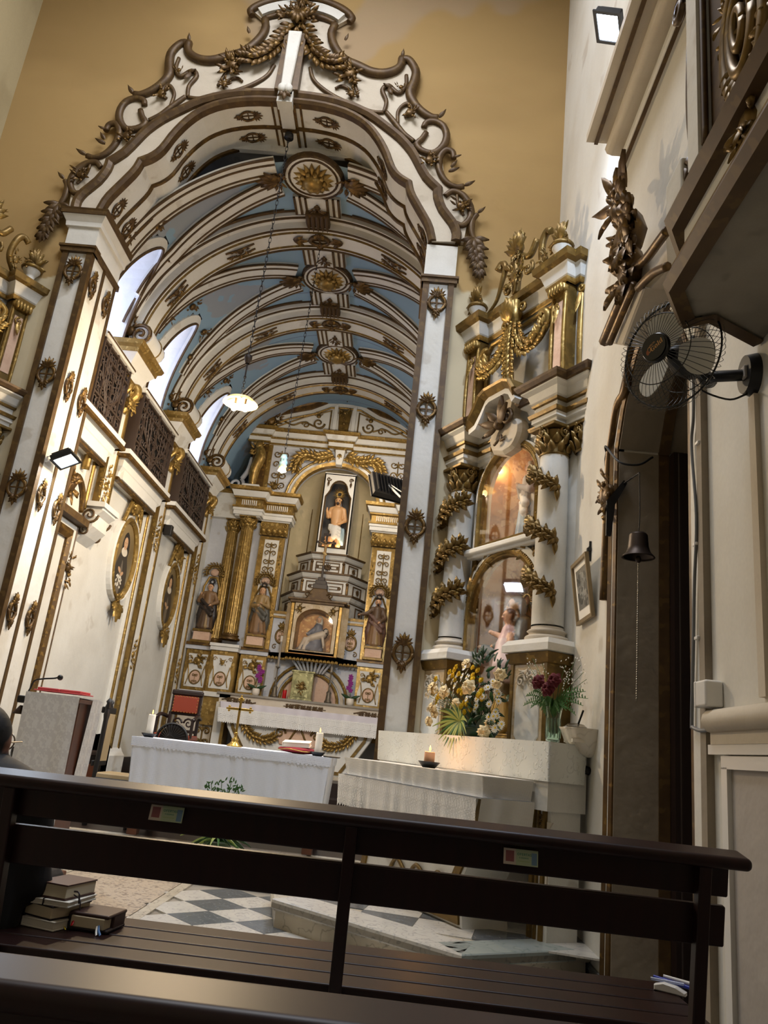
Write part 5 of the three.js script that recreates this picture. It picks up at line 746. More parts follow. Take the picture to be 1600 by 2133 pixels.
// glass case with the Pieta, crucifix on its roof
{
  const o = thing('pieta_case', 'gilt framed glass case with mottled gold lining below the throne', 'display case', FH), x0 = -0.42, x1 = 0.4, y0 = 2.57, y1 = 3.46, zb = 0.05, zf = 0.42, cx = -0.01;
  const ah = []; for (let i = 0; i <= 14; i++) { const a = Math.PI * i / 14; ah.push([cx + Math.cos(a) * 0.33, 3.1 + Math.sin(a) * 0.27]); }
  const opening = [[cx + 0.33, y0 + 0.06], ...ah, [cx - 0.33, y0 + 0.06]];
  part(o, 'front', ext([[x0, y0], [x1, y0], [x1, y1], [x0, y1]], zf - 0.03, 0.03, 0, [opening.slice().reverse()]), M.whiteGold); part(o, 'front_trim', mold(opening, half(0.022, zf + 0.025), true), M.gold); part(o, 'spandrel', [-1, 1].map((s) => foliage(cx + s * 0.3, 3.36, zf, 0.16, 0.14, 12, 75)).flat(), M.goldDim);
  part(o, 'lining', [box2(x0 + 0.02, x1 - 0.02, y0, y1, zb, zb + 0.02), box2(x0, x0 + 0.02, y0, y1, zb, zf), box2(x1 - 0.02, x1, y0, y1, zb, zf), box2(x0, x1, y0 - 0.01, y0 + 0.04, zb, zf)], M.mottle);
  for (const s of [-1, 1]) { part(o, 'corner_post', [rbox(cx + s * 0.43, 3.0, zf - 0.02, 0.06, 0.9, 0.06, 0.01)], M.gold); part(o, 'side_panel', [ext([[0, y0], [0.2, y0], [0.2, y1], [0, y1]], 0, 0.02).rotateY(s > 0 ? 0.9 : Math.PI - 0.9).translate(cx + s * 0.43, 0, zf - 0.02)], M.whiteGold); }
  part(o, 'glass', box2(cx - 0.35, cx + 0.35, y0 + 0.04, 3.4, zf - 0.026, zf - 0.022), M.glass);
  part(o, 'cornice', [rbox(cx, y1 + 0.02, 0.24, 0.98, 0.05, 0.44, 0.01), rbox(cx, y1 + 0.06, 0.24, 1.06, 0.04, 0.5, 0.01)], M.brown); part(o, 'roof', [ext([[-0.34, 3.52], [-0.22, 3.58], [-0.18, 3.68], [-0.12, 3.76], [0.12, 3.76], [0.18, 3.68], [0.22, 3.58], [0.34, 3.52]].map(([x, y]) => [x + cx, y]), 0.1, 0.28, 0.02), spiral(cx - 0.2, 3.63, 0.38, 0.06, 1.3, 0, 1, 0.018, 12), spiral(cx + 0.2, 3.63, 0.38, 0.06, 1.3, 3, -1, 0.018, 12)], M.brown);
  const Wm = '#b9b2a4', Dk = '#6b6a70', P = [], sk = '#bfae98';
  P.push([0.02, 0.06, 0, 0.05, 0.34, -0.02, 0.16, 0.11, Dk], [0.05, 0.34, -0.02, 0.06, 0.46, 0, 0.1, 0.08, Dk], [-0.12, 0.08, 0.06, 0.05, 0.1, 0.08, 0.1, 0.1, Dk]); P.push(...headPrims(0.07, 0.59, 0.03, 0.06, -0.3, '#555', { veil: '#c3bca8' }));
  P.push([0.1, 0.42, 0.03, 0.19, 0.32, 0.08, 0.045, 0.04, Dk], [0.0, 0.42, 0.03, -0.1, 0.32, 0.09, 0.045, 0.035, Dk], ...handPrims(-0.1, 0.32, 0.1, 0.06, [-0.7, 0.3, 0.4], sk));
  P.push([0.16, 0.33, 0.1, -0.02, 0.26, 0.12, 0.065, 0.06, sk], [-0.02, 0.26, 0.12, -0.14, 0.2, 0.12, 0.055, 0.045, sk], [-0.14, 0.22, 0.12, -0.22, 0.05, 0.12, 0.045, 0.03, sk], [-0.1, 0.2, 0.13, -0.14, 0.04, 0.16, 0.045, 0.03, sk], [0.16, 0.3, 0.13, 0.2, 0.14, 0.16, 0.028, 0.022, sk], ...handPrims(0.2, 0.14, 0.16, 0.05, [0, -1, 0], sk), ...headPrims(0.21, 0.39, 0.11, 0.05, 0.4, HAIR, { long: 1, beard: 1, skin: sk }));
  for (let i = 0; i < 9; i++) P.push([-0.28 + i * 0.055, 0.02, 0.05 + 0.05 * (i % 3), -0.2 + i * 0.045, 0.09, 0.03, 0.035, 0.04, i % 2 ? Wm : Dk]);
  const g = sculpt(P.map((q) => { q = q.slice(); for (const i of [0, 3]) { q[i] += cx - 0.01; q[i + 1] = q[i + 1] * 1.02 + y0 + 0.04; q[i + 2] = q[i + 2] * 0.8 + 0.2; } return q; }), 76, 0.012); part(thing('pieta_statue', 'pale carved Pieta group with Mary holding the dead Christ inside the gilt case', 'statue', FH), 'group', g, M.carved);
  const cr = thing('crucifix', 'tall dark wooden crucifix standing on the gilt case roof', 'crucifix', FH), z = 0.26; part(cr, 'foot', [rbox(cx, 3.8, z, 0.26, 0.09, 0.2, 0.01), rbox(cx, 3.88, z, 0.2, 0.08, 0.16, 0.01), rbox(cx, 3.95, z, 0.12, 0.07, 0.1, 0.01)], M.woodDark); part(cr, 'upright', rbox(cx, 4.38, z, 0.04, 0.86, 0.03, 0.004), M.woodDark); part(cr, 'crossbar', rbox(cx, 4.65, z, 0.36, 0.04, 0.03, 0.004), M.woodDark); part(cr, 'title_board', rbox(cx, 4.8, z + 0.01, 0.13, 0.05, 0.02, 0.003), M.woodDark);
  const cg = []; cg.push([cx, 4.42, z + 0.03, cx, 4.56, z + 0.03, 0.02, 0.027, '#8a6b3c'], [cx, 4.42, z + 0.03, cx, 4.2, z + 0.03, 0.022, 0.01, '#8a6b3c'], [cx, 4.58, z + 0.03, cx - 0.13, 4.65, z + 0.03, 0.012, 0.008, '#8a6b3c'], [cx, 4.58, z + 0.03, cx + 0.13, 4.65, z + 0.03, 0.012, 0.008, '#8a6b3c'], [cx - 0.01, 4.63, z + 0.04, cx - 0.01, 4.64, z + 0.04, 0.024, 0.024, '#6f5228'], [cx - 0.02, 4.44, z + 0.035, cx + 0.025, 4.41, z + 0.035, 0.024, 0.02, '#a98f58']); part(cr, 'corpus', sculpt(cg, 40, 0.01), M.carved);
}
// saints
{
  const put = (label, x, z, H, o, s0) => { const t = thing('saint_statue', label, 'statue', FH, 'carved saints on the high altar'); part(t, 'figure', sculpt(robed(H, o).map((q) => { q = q.slice(); for (const i of [0, 3]) { q[i] += x; q[i + 1] += 2.86; q[i + 2] += z; } return q; }), 64, 0.012), M.carved); part(t, 'base', rbox(x, 2.85, z, 0.28, 0.035, 0.2, 0.01), M.woodDark); part(t, 'halo', rays(x, 2.86 + H * 1.06, z - 0.06, 0.035, 0.1, 18), M.darkIron); };
  const gB = '#7a5c3c', gD = '#55402c', gG = '#8e7448';
  put('carved saint in brown and black habit with hand at his waist beside the fluted columns', -2.05, 0.07, 0.84, { cols: [gD, gB, '#2a211b', gG], arms: [[[-0.2, 0.6, 0.02], [-0.16, 0.72, 0.1]], [[0.2, 0.6, 0.02], [0.1, 0.52, 0.12]]], hair: '#2a1a10', sway: 0.02 });
  put('carved veiled female saint in gilt brown drapery on the inner left plinth', -1.065, 0.14, 0.86, { cols: [gB, gG, '#4c4a42', gD], veil: '#6b5136', wide: 0.17, sway: -0.02 });
  put('carved bearded saint with arm stretched out on the right plinth', 1.065, 0.14, 0.86, { cols: [gB, gD, '#5c3f33', gG], beard: 1, arms: [[[-0.2, 0.66, 0.05], [-0.34, 0.62, 0.1]], [[0.18, 0.6, 0.02], [0.08, 0.5, 0.12]]], hair: '#2a1a10' });
}
// ---------- side altars set across the corners ----------
function archPts(c, y, r, k, n = 18) { const p = []; for (let i = 0; i <= n; i++) { const a = Math.PI * i / n; p.push([c + Math.cos(a) * r, y + Math.sin(a) * r * k]); } return p; }
function sideAltar(F, label, full) {
  const o = thing('side_altar_retable', label, 'altar', F), Wt = M.white, G = M.gold, Br = M.goldDim;
  const nU = [[0.385, 2.9], ...archPts(0, 3.36, 0.385, 0.98), [-0.385, 2.9]], nL = [[0.45, 1.3], ...archPts(0, 2.33, 0.45, 1), [-0.45, 1.3]];
  part(o, 'back_board', ext([[-0.98, 0.2], [-0.98, 5.12], [0.92, 5.12], [0.92, 0.2]], -0.36, 0.06, 0, [nU.slice().reverse(), nL.slice().reverse()]), Wt);
  // niches: mottled half-round recesses, beaded gilt frames, glass
  for (const [q, c, r, y0, y1, kk] of [[nU, 3.36, 0.42, 2.88, 3.36, 0.98], [nL, 2.33, 0.49, 1.28, 2.33, 1]]) {
    part(o, 'niche_wall', new THREE.CylinderGeometry(r, r, y1 - y0, 24, 1, true, Math.PI / 2, Math.PI).scale(1, 1, 0.62).translate(0, (y0 + y1) / 2, -0.34), M.damask); part(o, 'niche_vault', new THREE.SphereGeometry(r, 18, 9, Math.PI, Math.PI, 0, Math.PI / 2).scale(1, kk, 0.62).translate(0, c, -0.34), M.damask); part(o, 'niche_floor', box2(-r, r, y0 - 0.02, y0 + 0.01, -0.34 - r * 0.62, -0.3), M.damask);
    const nf = part(o, 'niche_frame', mold(q, [[0.05, -0.32], [0.05, -0.24], [0.01, -0.22], [-0.01, -0.25], [-0.03, -0.3]], true), G); part(o, 'niche_bead_ground', mold(q.map(([x, y]) => [x * 0.97, y0 + (y - y0) * 0.985 + 0.008]), half(0.014, -0.235), true), Br);
    const be = [], c3 = spline(q.map(([x, y]) => [x * 1.06, y0 + (y - y0) * 1.02, -0.235]), 70); for (let i = 0; i < 70; i++) be.push(ball(c3[i].x, c3[i].y, -0.235, 0.012, 1, 1, 5)); part(nf, 'niche_beads', be, Br);
    part(o, 'niche_rim', mold(q.map(([x, y]) => [x * 1.15, y0 + (y - y0) * 1.05 - 0.02]), [[0.03, -0.32], [0.03, -0.25], [-0.02, -0.23], [-0.03, -0.3]]), Wt);
    if (full) part(o, 'niche_glass', ext(q, -0.002, 0.004).rotateY(6 * RAD).translate(0, 0, -0.28), M.glass);
  }
  part(o, 'niche_shelf', [rbox(0, 2.84, -0.24, 1.0, 0.05, 0.16, 0.015), rbox(0, 2.805, -0.26, 0.96, 0.03, 0.12, 0.008)], Wt);
  [-1, 1].map((s) => part(o, 'spandrel_carving', [spiral(s * 0.4, 2.7, -0.27, 0.08, 1.4, s > 0 ? 2 : 1, s, 0.022, 16), ...fan(s * 0.3, 2.76, -0.27, s > 0 ? Math.PI : 0, 1, 3, 0.18, 0.07), leaf(s * 0.44, 2.68, -0.26, -1.57, 0.22, 0.08), leaf(s * 0.46, 2.6, -0.26, -1.3, 0.16, 0.06)], Br));
  for (const s of [-1, 1]) {
    const cx = s * 0.63, cz = -0.21, r = 0.12;
    part(o, 'pilaster', box2(s * 0.86 - 0.12, s * 0.86 + 0.12, 1.95, 3.7, -0.4, -0.33), Br); part(o, 'pilaster_inset', ext([[-0.035, 2.12], [-0.035, 3.3], [0, 3.36], [0.035, 3.3], [0.035, 2.12], [0, 2.06]].map(([x, y]) => [s * 0.88 + x, y]), -0.335, 0.015, 0.004), Wt);
    part(o, 'pilaster_strip', [box2(s * 0.46 - 0.03, s * 0.46 + 0.03, 2.0, 3.7, -0.33, -0.27)], Br);
    const cl = part(o, 'column', lathe([[r, 0], [r * 1.0, 0.5], [r * 0.93, 1.34]], 26, cx, 2.1, cz), Wt); part(cl, 'column_base', lathe(colBase(r), 24, cx, 1.98, cz), M.cream); part(cl, 'column_capital', capital(cx, 3.44, cz, r * 0.95, 0.25), Br); part(o, 'pilaster_capital', [capital(s * 0.87, 3.44, -0.33, r * 0.8, 0.25)], Br);
    [[3.24, 0], [2.82, 1], [2.42, 2]].forEach(([y, k]) => { const p = []; for (let i = 0; i <= 10; i++) { const a = -1.25 + 2.5 * i / 10; p.push([cx + Math.sin(a) * (r + 0.01), y + s * -0.1 * Math.sin(a), cz + Math.cos(a) * (r + 0.01)]); } const c = spline(p, 14), g = [tube(c, 0.022, 6)]; for (let i = 0; i < 14; i++) { const a = -1.25 + 2.5 * i / 14; for (const e of [-1, 0, 1]) g.push(leaf(0, 0, 0, 1.57 + s * 1.1 + e * 0.9 + 0.4 * Math.sin(i * 3), 0.1, 0.06, 0.8, 0.35).translate(0, e * 0.018, 0.01).rotateY(a).translate(c[i].x, c[i].y, c[i].z)); if (i % 2) g.push(ball(c[i].x + Math.sin(a) * 0.02, c[i].y, c[i].z + Math.cos(a) * 0.02, 0.026, 1, 1, 6)); } g.push(leaf(0, 0, 0, -1.57, 0.12, 0.05, 0.5, 0.1).rotateY(1.1 * s).translate(c[s > 0 ? 13 : 1].x, c[s > 0 ? 13 : 1].y, c[s > 0 ? 13 : 1].z)); part(cl, 'column_garland', g, Br); });
    // pedestal
    part(o, 'pedestal', box2(cx - 0.2, cx + 0.2, 1.22, 1.84, -0.36, -0.06), M.whiteGold); each(o, 'pedestal_strip', [box2(cx - 0.203, cx - 0.17, 1.24, 1.82, -0.36, -0.05), box2(cx + 0.17, cx + 0.203, 1.24, 1.82, -0.36, -0.05)], Br); part(o, 'pedestal_panel', ext([[-0.13, 1.3], [-0.13, 1.62], [-0.08, 1.76], [0.08, 1.76], [0.13, 1.62], [0.13, 1.3], [0.09, 1.26], [-0.09, 1.26]].map(([x, y]) => [cx + x, y]), -0.07, 0.022, 0.005), Wt); part(o, 'pedestal_carving', [spiral(cx - 0.06, 1.68, -0.04, 0.05, 1.4, 0, 1, 0.012, 12), spiral(cx + 0.06, 1.68, -0.04, 0.05, 1.4, 3.1, -1, 0.012, 12), foliage(cx, 1.74, -0.04, 0.14, 0.08, 8, 81)], M.cream);
    const pp = [[cx + 0.2, -0.36], [cx + 0.2, -0.06], [cx - 0.2, -0.06], [cx - 0.2, -0.36]]; part(o, 'pedestal_cornice', mold(pp, [[0, 1.8], [0.02, 1.81], [0.04, 1.88], [0, 1.88]], false, true), Br); part(o, 'pedestal_cap', [mold(pp, [[0, 1.88], [0.06, 1.89], [0.06, 1.94], [0.03, 1.98], [0, 1.98]], false, true), box2(cx - 0.2, cx + 0.2, 1.84, 1.98, -0.36, -0.06)], Wt);
  }
  // entablature: blocks over the columns, raised cornice in the middle
  for (const s of [-1, 1]) {
    const base = [[0.99, -0.38], [0.99, -0.2], [0.76, -0.2], [0.76, -0.1], [0.5, -0.1], [0.5, -0.26], [0.3, -0.26], [0.3, -0.4]], path = s > 0 ? base : base.map(([x, z]) => [-x, z]).reverse();
    const L = (n, p, m) => part(o, n, mold(path, p, false, true), m); L('architrave', [[-0.02, 3.68], [0.0, 3.69], [0.0, 3.73], [0.02, 3.74], [0.02, 3.78], [-0.05, 3.78]], Wt); L('architrave_moulding', [[0, 3.77], [0.035, 3.78], [0.045, 3.81], [-0.05, 3.82]], Br); L('frieze', [[0.0, 3.81], [0.0, 3.89], [-0.05, 3.89]], Wt); L('frieze_moulding', [[0, 3.875], [0.02, 3.88], [0.025, 3.9], [-0.05, 3.9]], Br); L('cornice', [[0.01, 3.9], [0.03, 3.92], [0.05, 3.98], [0.09, 4.0], [0.09, 4.02], [-0.05, 4.02]], Wt); L('cornice_crown', [[0.08, 4.01], [0.11, 4.02], [0.13, 4.05], [0.135, 4.07], [-0.05, 4.08]], M.brown);
    part(o, 'entablature_core', [box2(s * 0.76, s * 0.5, 3.66, 4.06, -0.38, -0.11), box2(s * 0.31, s * 0.98, 3.66, 4.06, -0.4, -0.27)], Wt);
  }
  const rc = [[-0.44, 4.02], [-0.34, 4.04], [-0.27, 4.12], [-0.2, 4.22], [-0.13, 4.25], [0.13, 4.25], [0.2, 4.22], [0.27, 4.12]];
  part(o, 'raised_cornice', mold(rc, [[0.05, -0.3], [0.05, -0.06], [0, -0.01], [-0.02, 0.0], [-0.035, -0.02], [-0.035, -0.3]]), Br); part(o, 'raised_cornice_soffit', ext([...rc.map(([x, y]) => [x, y - 0.05]), [0.27, 3.9], [-0.44, 3.9]], -0.34, 0.08), M.whiteBlue);
  part(o, 'raised_cornice_face', mold(rc.map(([x, y]) => [x * 0.9, y - 0.07]), rectP(0.025, -0.06).map(([a, b]) => [a, b === 0 ? -0.3 : b])), Wt);
  // cartouche
  part(o, 'cartouche', [ext(smooth2([[-0.16, 3.7], [-0.22, 3.82], [-0.17, 3.94], [-0.08, 4.0], [-0.12, 4.1], [-0.08, 4.24], [0, 4.3], [0.1, 4.22], [0.12, 4.1], [0.1, 4.0], [0.2, 3.92], [0.22, 3.8], [0.14, 3.68], [0, 3.65]], 40), -0.26, 0.1, 0.03)], M.cream);
  each(o, 'cartouche_carving', [spiral(0.1, 3.95, -0.12, 0.08, 1.5, 2.5, -1, 0.022, 16), leaf(-0.02, 3.92, -0.12, 2.9, 0.24, 0.1), leaf(-0.04, 3.94, -0.12, 2.3, 0.18, 0.1), leaf(0.0, 3.92, -0.12, 1.2, 0.24, 0.12), leaf(0.02, 3.92, -0.1, 0.7, 0.2, 0.1), leaf(-0.05, 3.9, -0.12, 3.6, 0.16, 0.08), ball(-0.02, 3.92, -0.12, 0.05), curve([[-0.02, 3.82, -0.14], [-0.03, 3.76, -0.12], [-0.07, 3.74, -0.12]], 0.012, 10), curve([[0, 3.82, -0.14], [0.02, 3.76, -0.12], [0.07, 3.76, -0.12]], 0.012, 10)], M.brown);
  // attic storey
  part(o, 'attic', box2(-0.78, 0.76, 4.06, 5.1, -0.4, -0.3), Wt);
  for (const s of [-1, 1]) {
    const cx = s * 0.62; part(o, 'attic_pilaster', box2(cx - 0.1, cx + 0.1, 4.12, 5.0, -0.34, -0.2), Br); part(o, 'attic_inset', box2(cx - 0.045, cx + 0.045, 4.24, 4.86, -0.21, -0.193), M.pink); part(o, 'attic_base', box2(cx - 0.13, cx + 0.13, 4.05, 4.14, -0.36, -0.15), Wt);
    each(o, 'attic_bead', [curve([[cx - 0.075, 4.14, -0.2], [cx - 0.075, 4.5, -0.19], [cx - 0.075, 4.95, -0.2]], 0.018, 8), curve([[cx + 0.075, 4.14, -0.2], [cx + 0.075, 4.5, -0.19], [cx + 0.075, 4.95, -0.2]], 0.018, 8), curve([[s * 0.79, 4.14, -0.3], [s * 0.79, 4.5, -0.29], [s * 0.79, 4.98, -0.3]], 0.03, 8), spiral(s * 0.8, 4.16, -0.28, 0.045, 1.3, 0, s, 0.015, 10), spiral(s * 0.8, 4.95, -0.28, 0.045, 1.3, 0, -s, 0.015, 10)], G);
    part(o, 'attic_capital', [rbox(cx, 4.97, -0.2, 0.2, 0.09, 0.1, 0.03), ...[-2, -1, 0, 1, 2].map((k) => ball(cx + k * 0.035, 4.96, -0.15, 0.025, 2, 1, 6))], G); each(o, 'attic_leaf', [spiral(cx, 4.8, -0.18, 0.045, 1.3, 1.57, s, 0.012, 12), leaf(cx, 4.8, -0.18, -1.57, 0.16, 0.06), leaf(s * 0.79, 4.9, -0.27, -1.57, 0.2, 0.06)], G);
    // urn with gilt bouquet
    const ur = part(o, 'urn', lathe([[0.04, 0], [0.06, 0.02], [0.04, 0.05], [0.05, 0.08], [0.085, 0.13], [0.09, 0.16]], 16, cx, 5.26, -0.2), Wt); part(ur, 'urn_bouquet', [new THREE.TorusGeometry(0.085, 0.022, 6, 16).rotateX(1.57).translate(cx, 5.42, -0.2), foliage(cx, 5.5, -0.2, 0.2, 0.22, 26, 82, 0.9), fan(cx, 5.48, -0.18, 1.57, 1.6, 5, 0.17, 0.07)], Br);
  }
  const tp = [[0.8, -0.38], [0.8, -0.26], [0.74, -0.26], [0.74, -0.17], [0.5, -0.17], [0.5, -0.28], [-0.5, -0.28], [-0.5, -0.17], [-0.74, -0.17], [-0.74, -0.26], [-0.8, -0.26], [-0.8, -0.38]], TL = (n, p, m) => part(o, n, mold(tp, p, false, true), m);
  TL('attic_architrave', [[0, 5.0], [0.01, 5.01], [0.02, 5.04], [-0.1, 5.05]], G); TL('attic_cornice', [[0, 5.04], [0.02, 5.06], [0.05, 5.15], [0.07, 5.17], [-0.1, 5.18]], Wt); TL('attic_crown', [[0.06, 5.16], [0.1, 5.18], [0.11, 5.24], [-0.14, 5.26]], Br);
  part(o, 'attic_panel_moulding', mold([[-0.5, 4.12], [-0.5, 4.88], [-0.44, 4.95], [0.44, 4.95], [0.5, 4.88], [0.5, 4.12]], half(0.022, -0.265)), G); part(o, 'attic_panel_line', mold([[-0.46, 4.12], [-0.46, 4.85], [0.46, 4.85], [0.46, 4.12]], half(0.006, -0.29)), Br);
  part(o, 'swag', [garland([[-0.03, 4.92, -0.22], [-0.12, 4.72, -0.22], [-0.24, 4.6, -0.2], [-0.38, 4.6, -0.2], [-0.45, 4.72, -0.22]], 0.05, 3, 1, 22), curve([[-0.45, 4.72, -0.22], [-0.47, 4.8, -0.2], [-0.42, 4.85, -0.2], [-0.39, 4.81, -0.19]], 0.035, 12)], G); part(o, 'swag', [garland([[0.03, 4.92, -0.22], [0.1, 4.72, -0.22], [0.22, 4.6, -0.2], [0.36, 4.62, -0.2], [0.45, 4.74, -0.22]], 0.05, 3, 1, 22), curve([[0.45, 4.74, -0.22], [0.47, 4.84, -0.2], [0.41, 4.88, -0.2], [0.38, 4.83, -0.19]], 0.035, 12)], G);
  part(o, 'leaf_drop', garland([[0, 4.95, -0.2], [0.0, 4.75, -0.19], [0.0, 4.5, -0.2], [0, 4.28, -0.22]], 0.045, 3, 1, 18), G);
  part(o, 'tulip', [lathe([[0.01, 0], [0.05, 0.05], [0.075, 0.12], [0.06, 0.2], [0.07, 0.24]], 12, 0, 4.93, -0.2), fan(0, 4.95, -0.14, 1.57, 1.2, 5, 0.24, 0.1), spiral(-0.12, 4.98, -0.2, 0.06, 1.3, 0, 1, 0.02, 12), spiral(0.12, 5.06, -0.2, 0.06, 1.3, 3.1, -1, 0.02, 12)], G);
  part(o, 'crest', [curve([[-0.44, 5.26, -0.2], [-0.3, 5.34, -0.2], [-0.2, 5.5, -0.18], [-0.16, 5.64, -0.18], [-0.22, 5.7, -0.18], [-0.26, 5.64, -0.17]], (t) => 0.012 + 0.03 * t, 24), curve([[0.44, 5.28, -0.2], [0.36, 5.42, -0.2], [0.38, 5.6, -0.18], [0.44, 5.68, -0.18], [0.5, 5.64, -0.17]], 0.034, 20), curve([[-0.16, 5.62, -0.18], [-0.06, 5.58, -0.18], [0.02, 5.66, -0.18], [0.2, 5.56, -0.18], [0.3, 5.68, -0.18]], 0.032, 20), curve([[0, 5.26, -0.2], [0.03, 5.45, -0.18], [0, 5.62, -0.18]], 0.04, 14), foliage(0.02, 5.44, -0.18, 0.24, 0.34, 30, 83, 0.8), foliage(0.05, 5.72, -0.17, 0.26, 0.2, 20, 84), fan(0.05, 5.66, -0.15, 1.57, 2.2, 7, 0.22, 0.09), foliage(0.42, 5.4, -0.18, 0.12, 0.24, 14, 85), spiral(-0.08, 5.34, -0.18, 0.07, 1.3, 1, 1, 0.02, 12), spiral(0.2, 5.42, -0.18, 0.07, 1.3, 1, -1, 0.02, 12)], Br);
  return o;
}
sideAltar(FS, 'white side altar retable with garlanded columns and two glazed niches beside the sacristy door', true);
sideAltar(new Frame(2 * AX - 0.565, -6.18, 60), 'white and gold side altar retable left of the chancel arch, cut by the picture edge', false);
// statues in the niches
{
  const up = (l, x, y, z) => l.map((q) => { q = q.slice(); for (const i of [0, 3]) { q[i] += x; q[i + 1] += y; q[i + 2] += z; } return q; });
  const m = thing('virgin_statue', 'statue of the Virgin in white veil and grey blue gown in the upper niche', 'statue', FS);
  part(m, 'figure', sculpt(up(robed(0.72, { cols: ['#8fa0ad', '#b5a79c', '#ded6c8', '#a9b4bc'], veil: '#e2dacc', hair: '#e2dacc', yaw: -0.35, turn: -0.3, skin: '#d3a283', arms: [[[-0.16, 0.58, 0.05], [-0.03, 0.66, 0.14]], [[0.16, 0.58, 0.05], [0.03, 0.64, 0.14]]] }), 0.05, 2.93, -0.45), 72, 0.01), M.carvedMatte); part(m, 'base', lathe([[0.14, 0], [0.14, 0.03], [0.12, 0.04]], 18, 0.05, 2.89, -0.45), M.cream);
  const j = thing('joseph_statue', 'large gilded statue of Saint Joseph carrying the child in the lower niche', 'statue', FS), L = robed(1.1, { cols: ['#9b7a34', '#5f625c', '#6f5a34', '#c29a48'], beard: 1, yaw: -0.3, turn: -0.2, skin: '#c79a74', wide: 0.16, arms: [[[-0.2, 0.58, 0.05], [-0.3, 0.62, 0.14]], [[0.17, 0.58, 0.06], [0.02, 0.6, 0.15]]] });
  const ch = [[0.06, 0.62, 0.13, 0.06, 0.78, 0.12, 0.1, 0.06, '#cfaaa4'], [0.1, 0.5, 0.14, 0.06, 0.66, 0.13, 0.13, 0.09, '#d8bfb8'], [0.0, 0.74, 0.15, -0.1, 0.78, 0.19, 0.026, 0.018, '#cfa283'], [0.12, 0.74, 0.15, 0.18, 0.66, 0.2, 0.026, 0.018, '#cfa283'], ...headPrims(0.06, 0.9, 0.13, 0.06, -0.5, '#5a3a20', { skin: '#d0a080' })];
  part(j, 'figure', sculpt(up([...L, ...ch], 0.0, 1.34, -0.42), 84, 0.014), M.carved); part(j, 'base', rbox(0.0, 1.315, -0.43, 0.4, 0.05, 0.26, 0.01), M.woodDark); part(j, 'halo', rays(0.02, 2.42, -0.5, 0.05, 0.16, 22), M.gold);
}
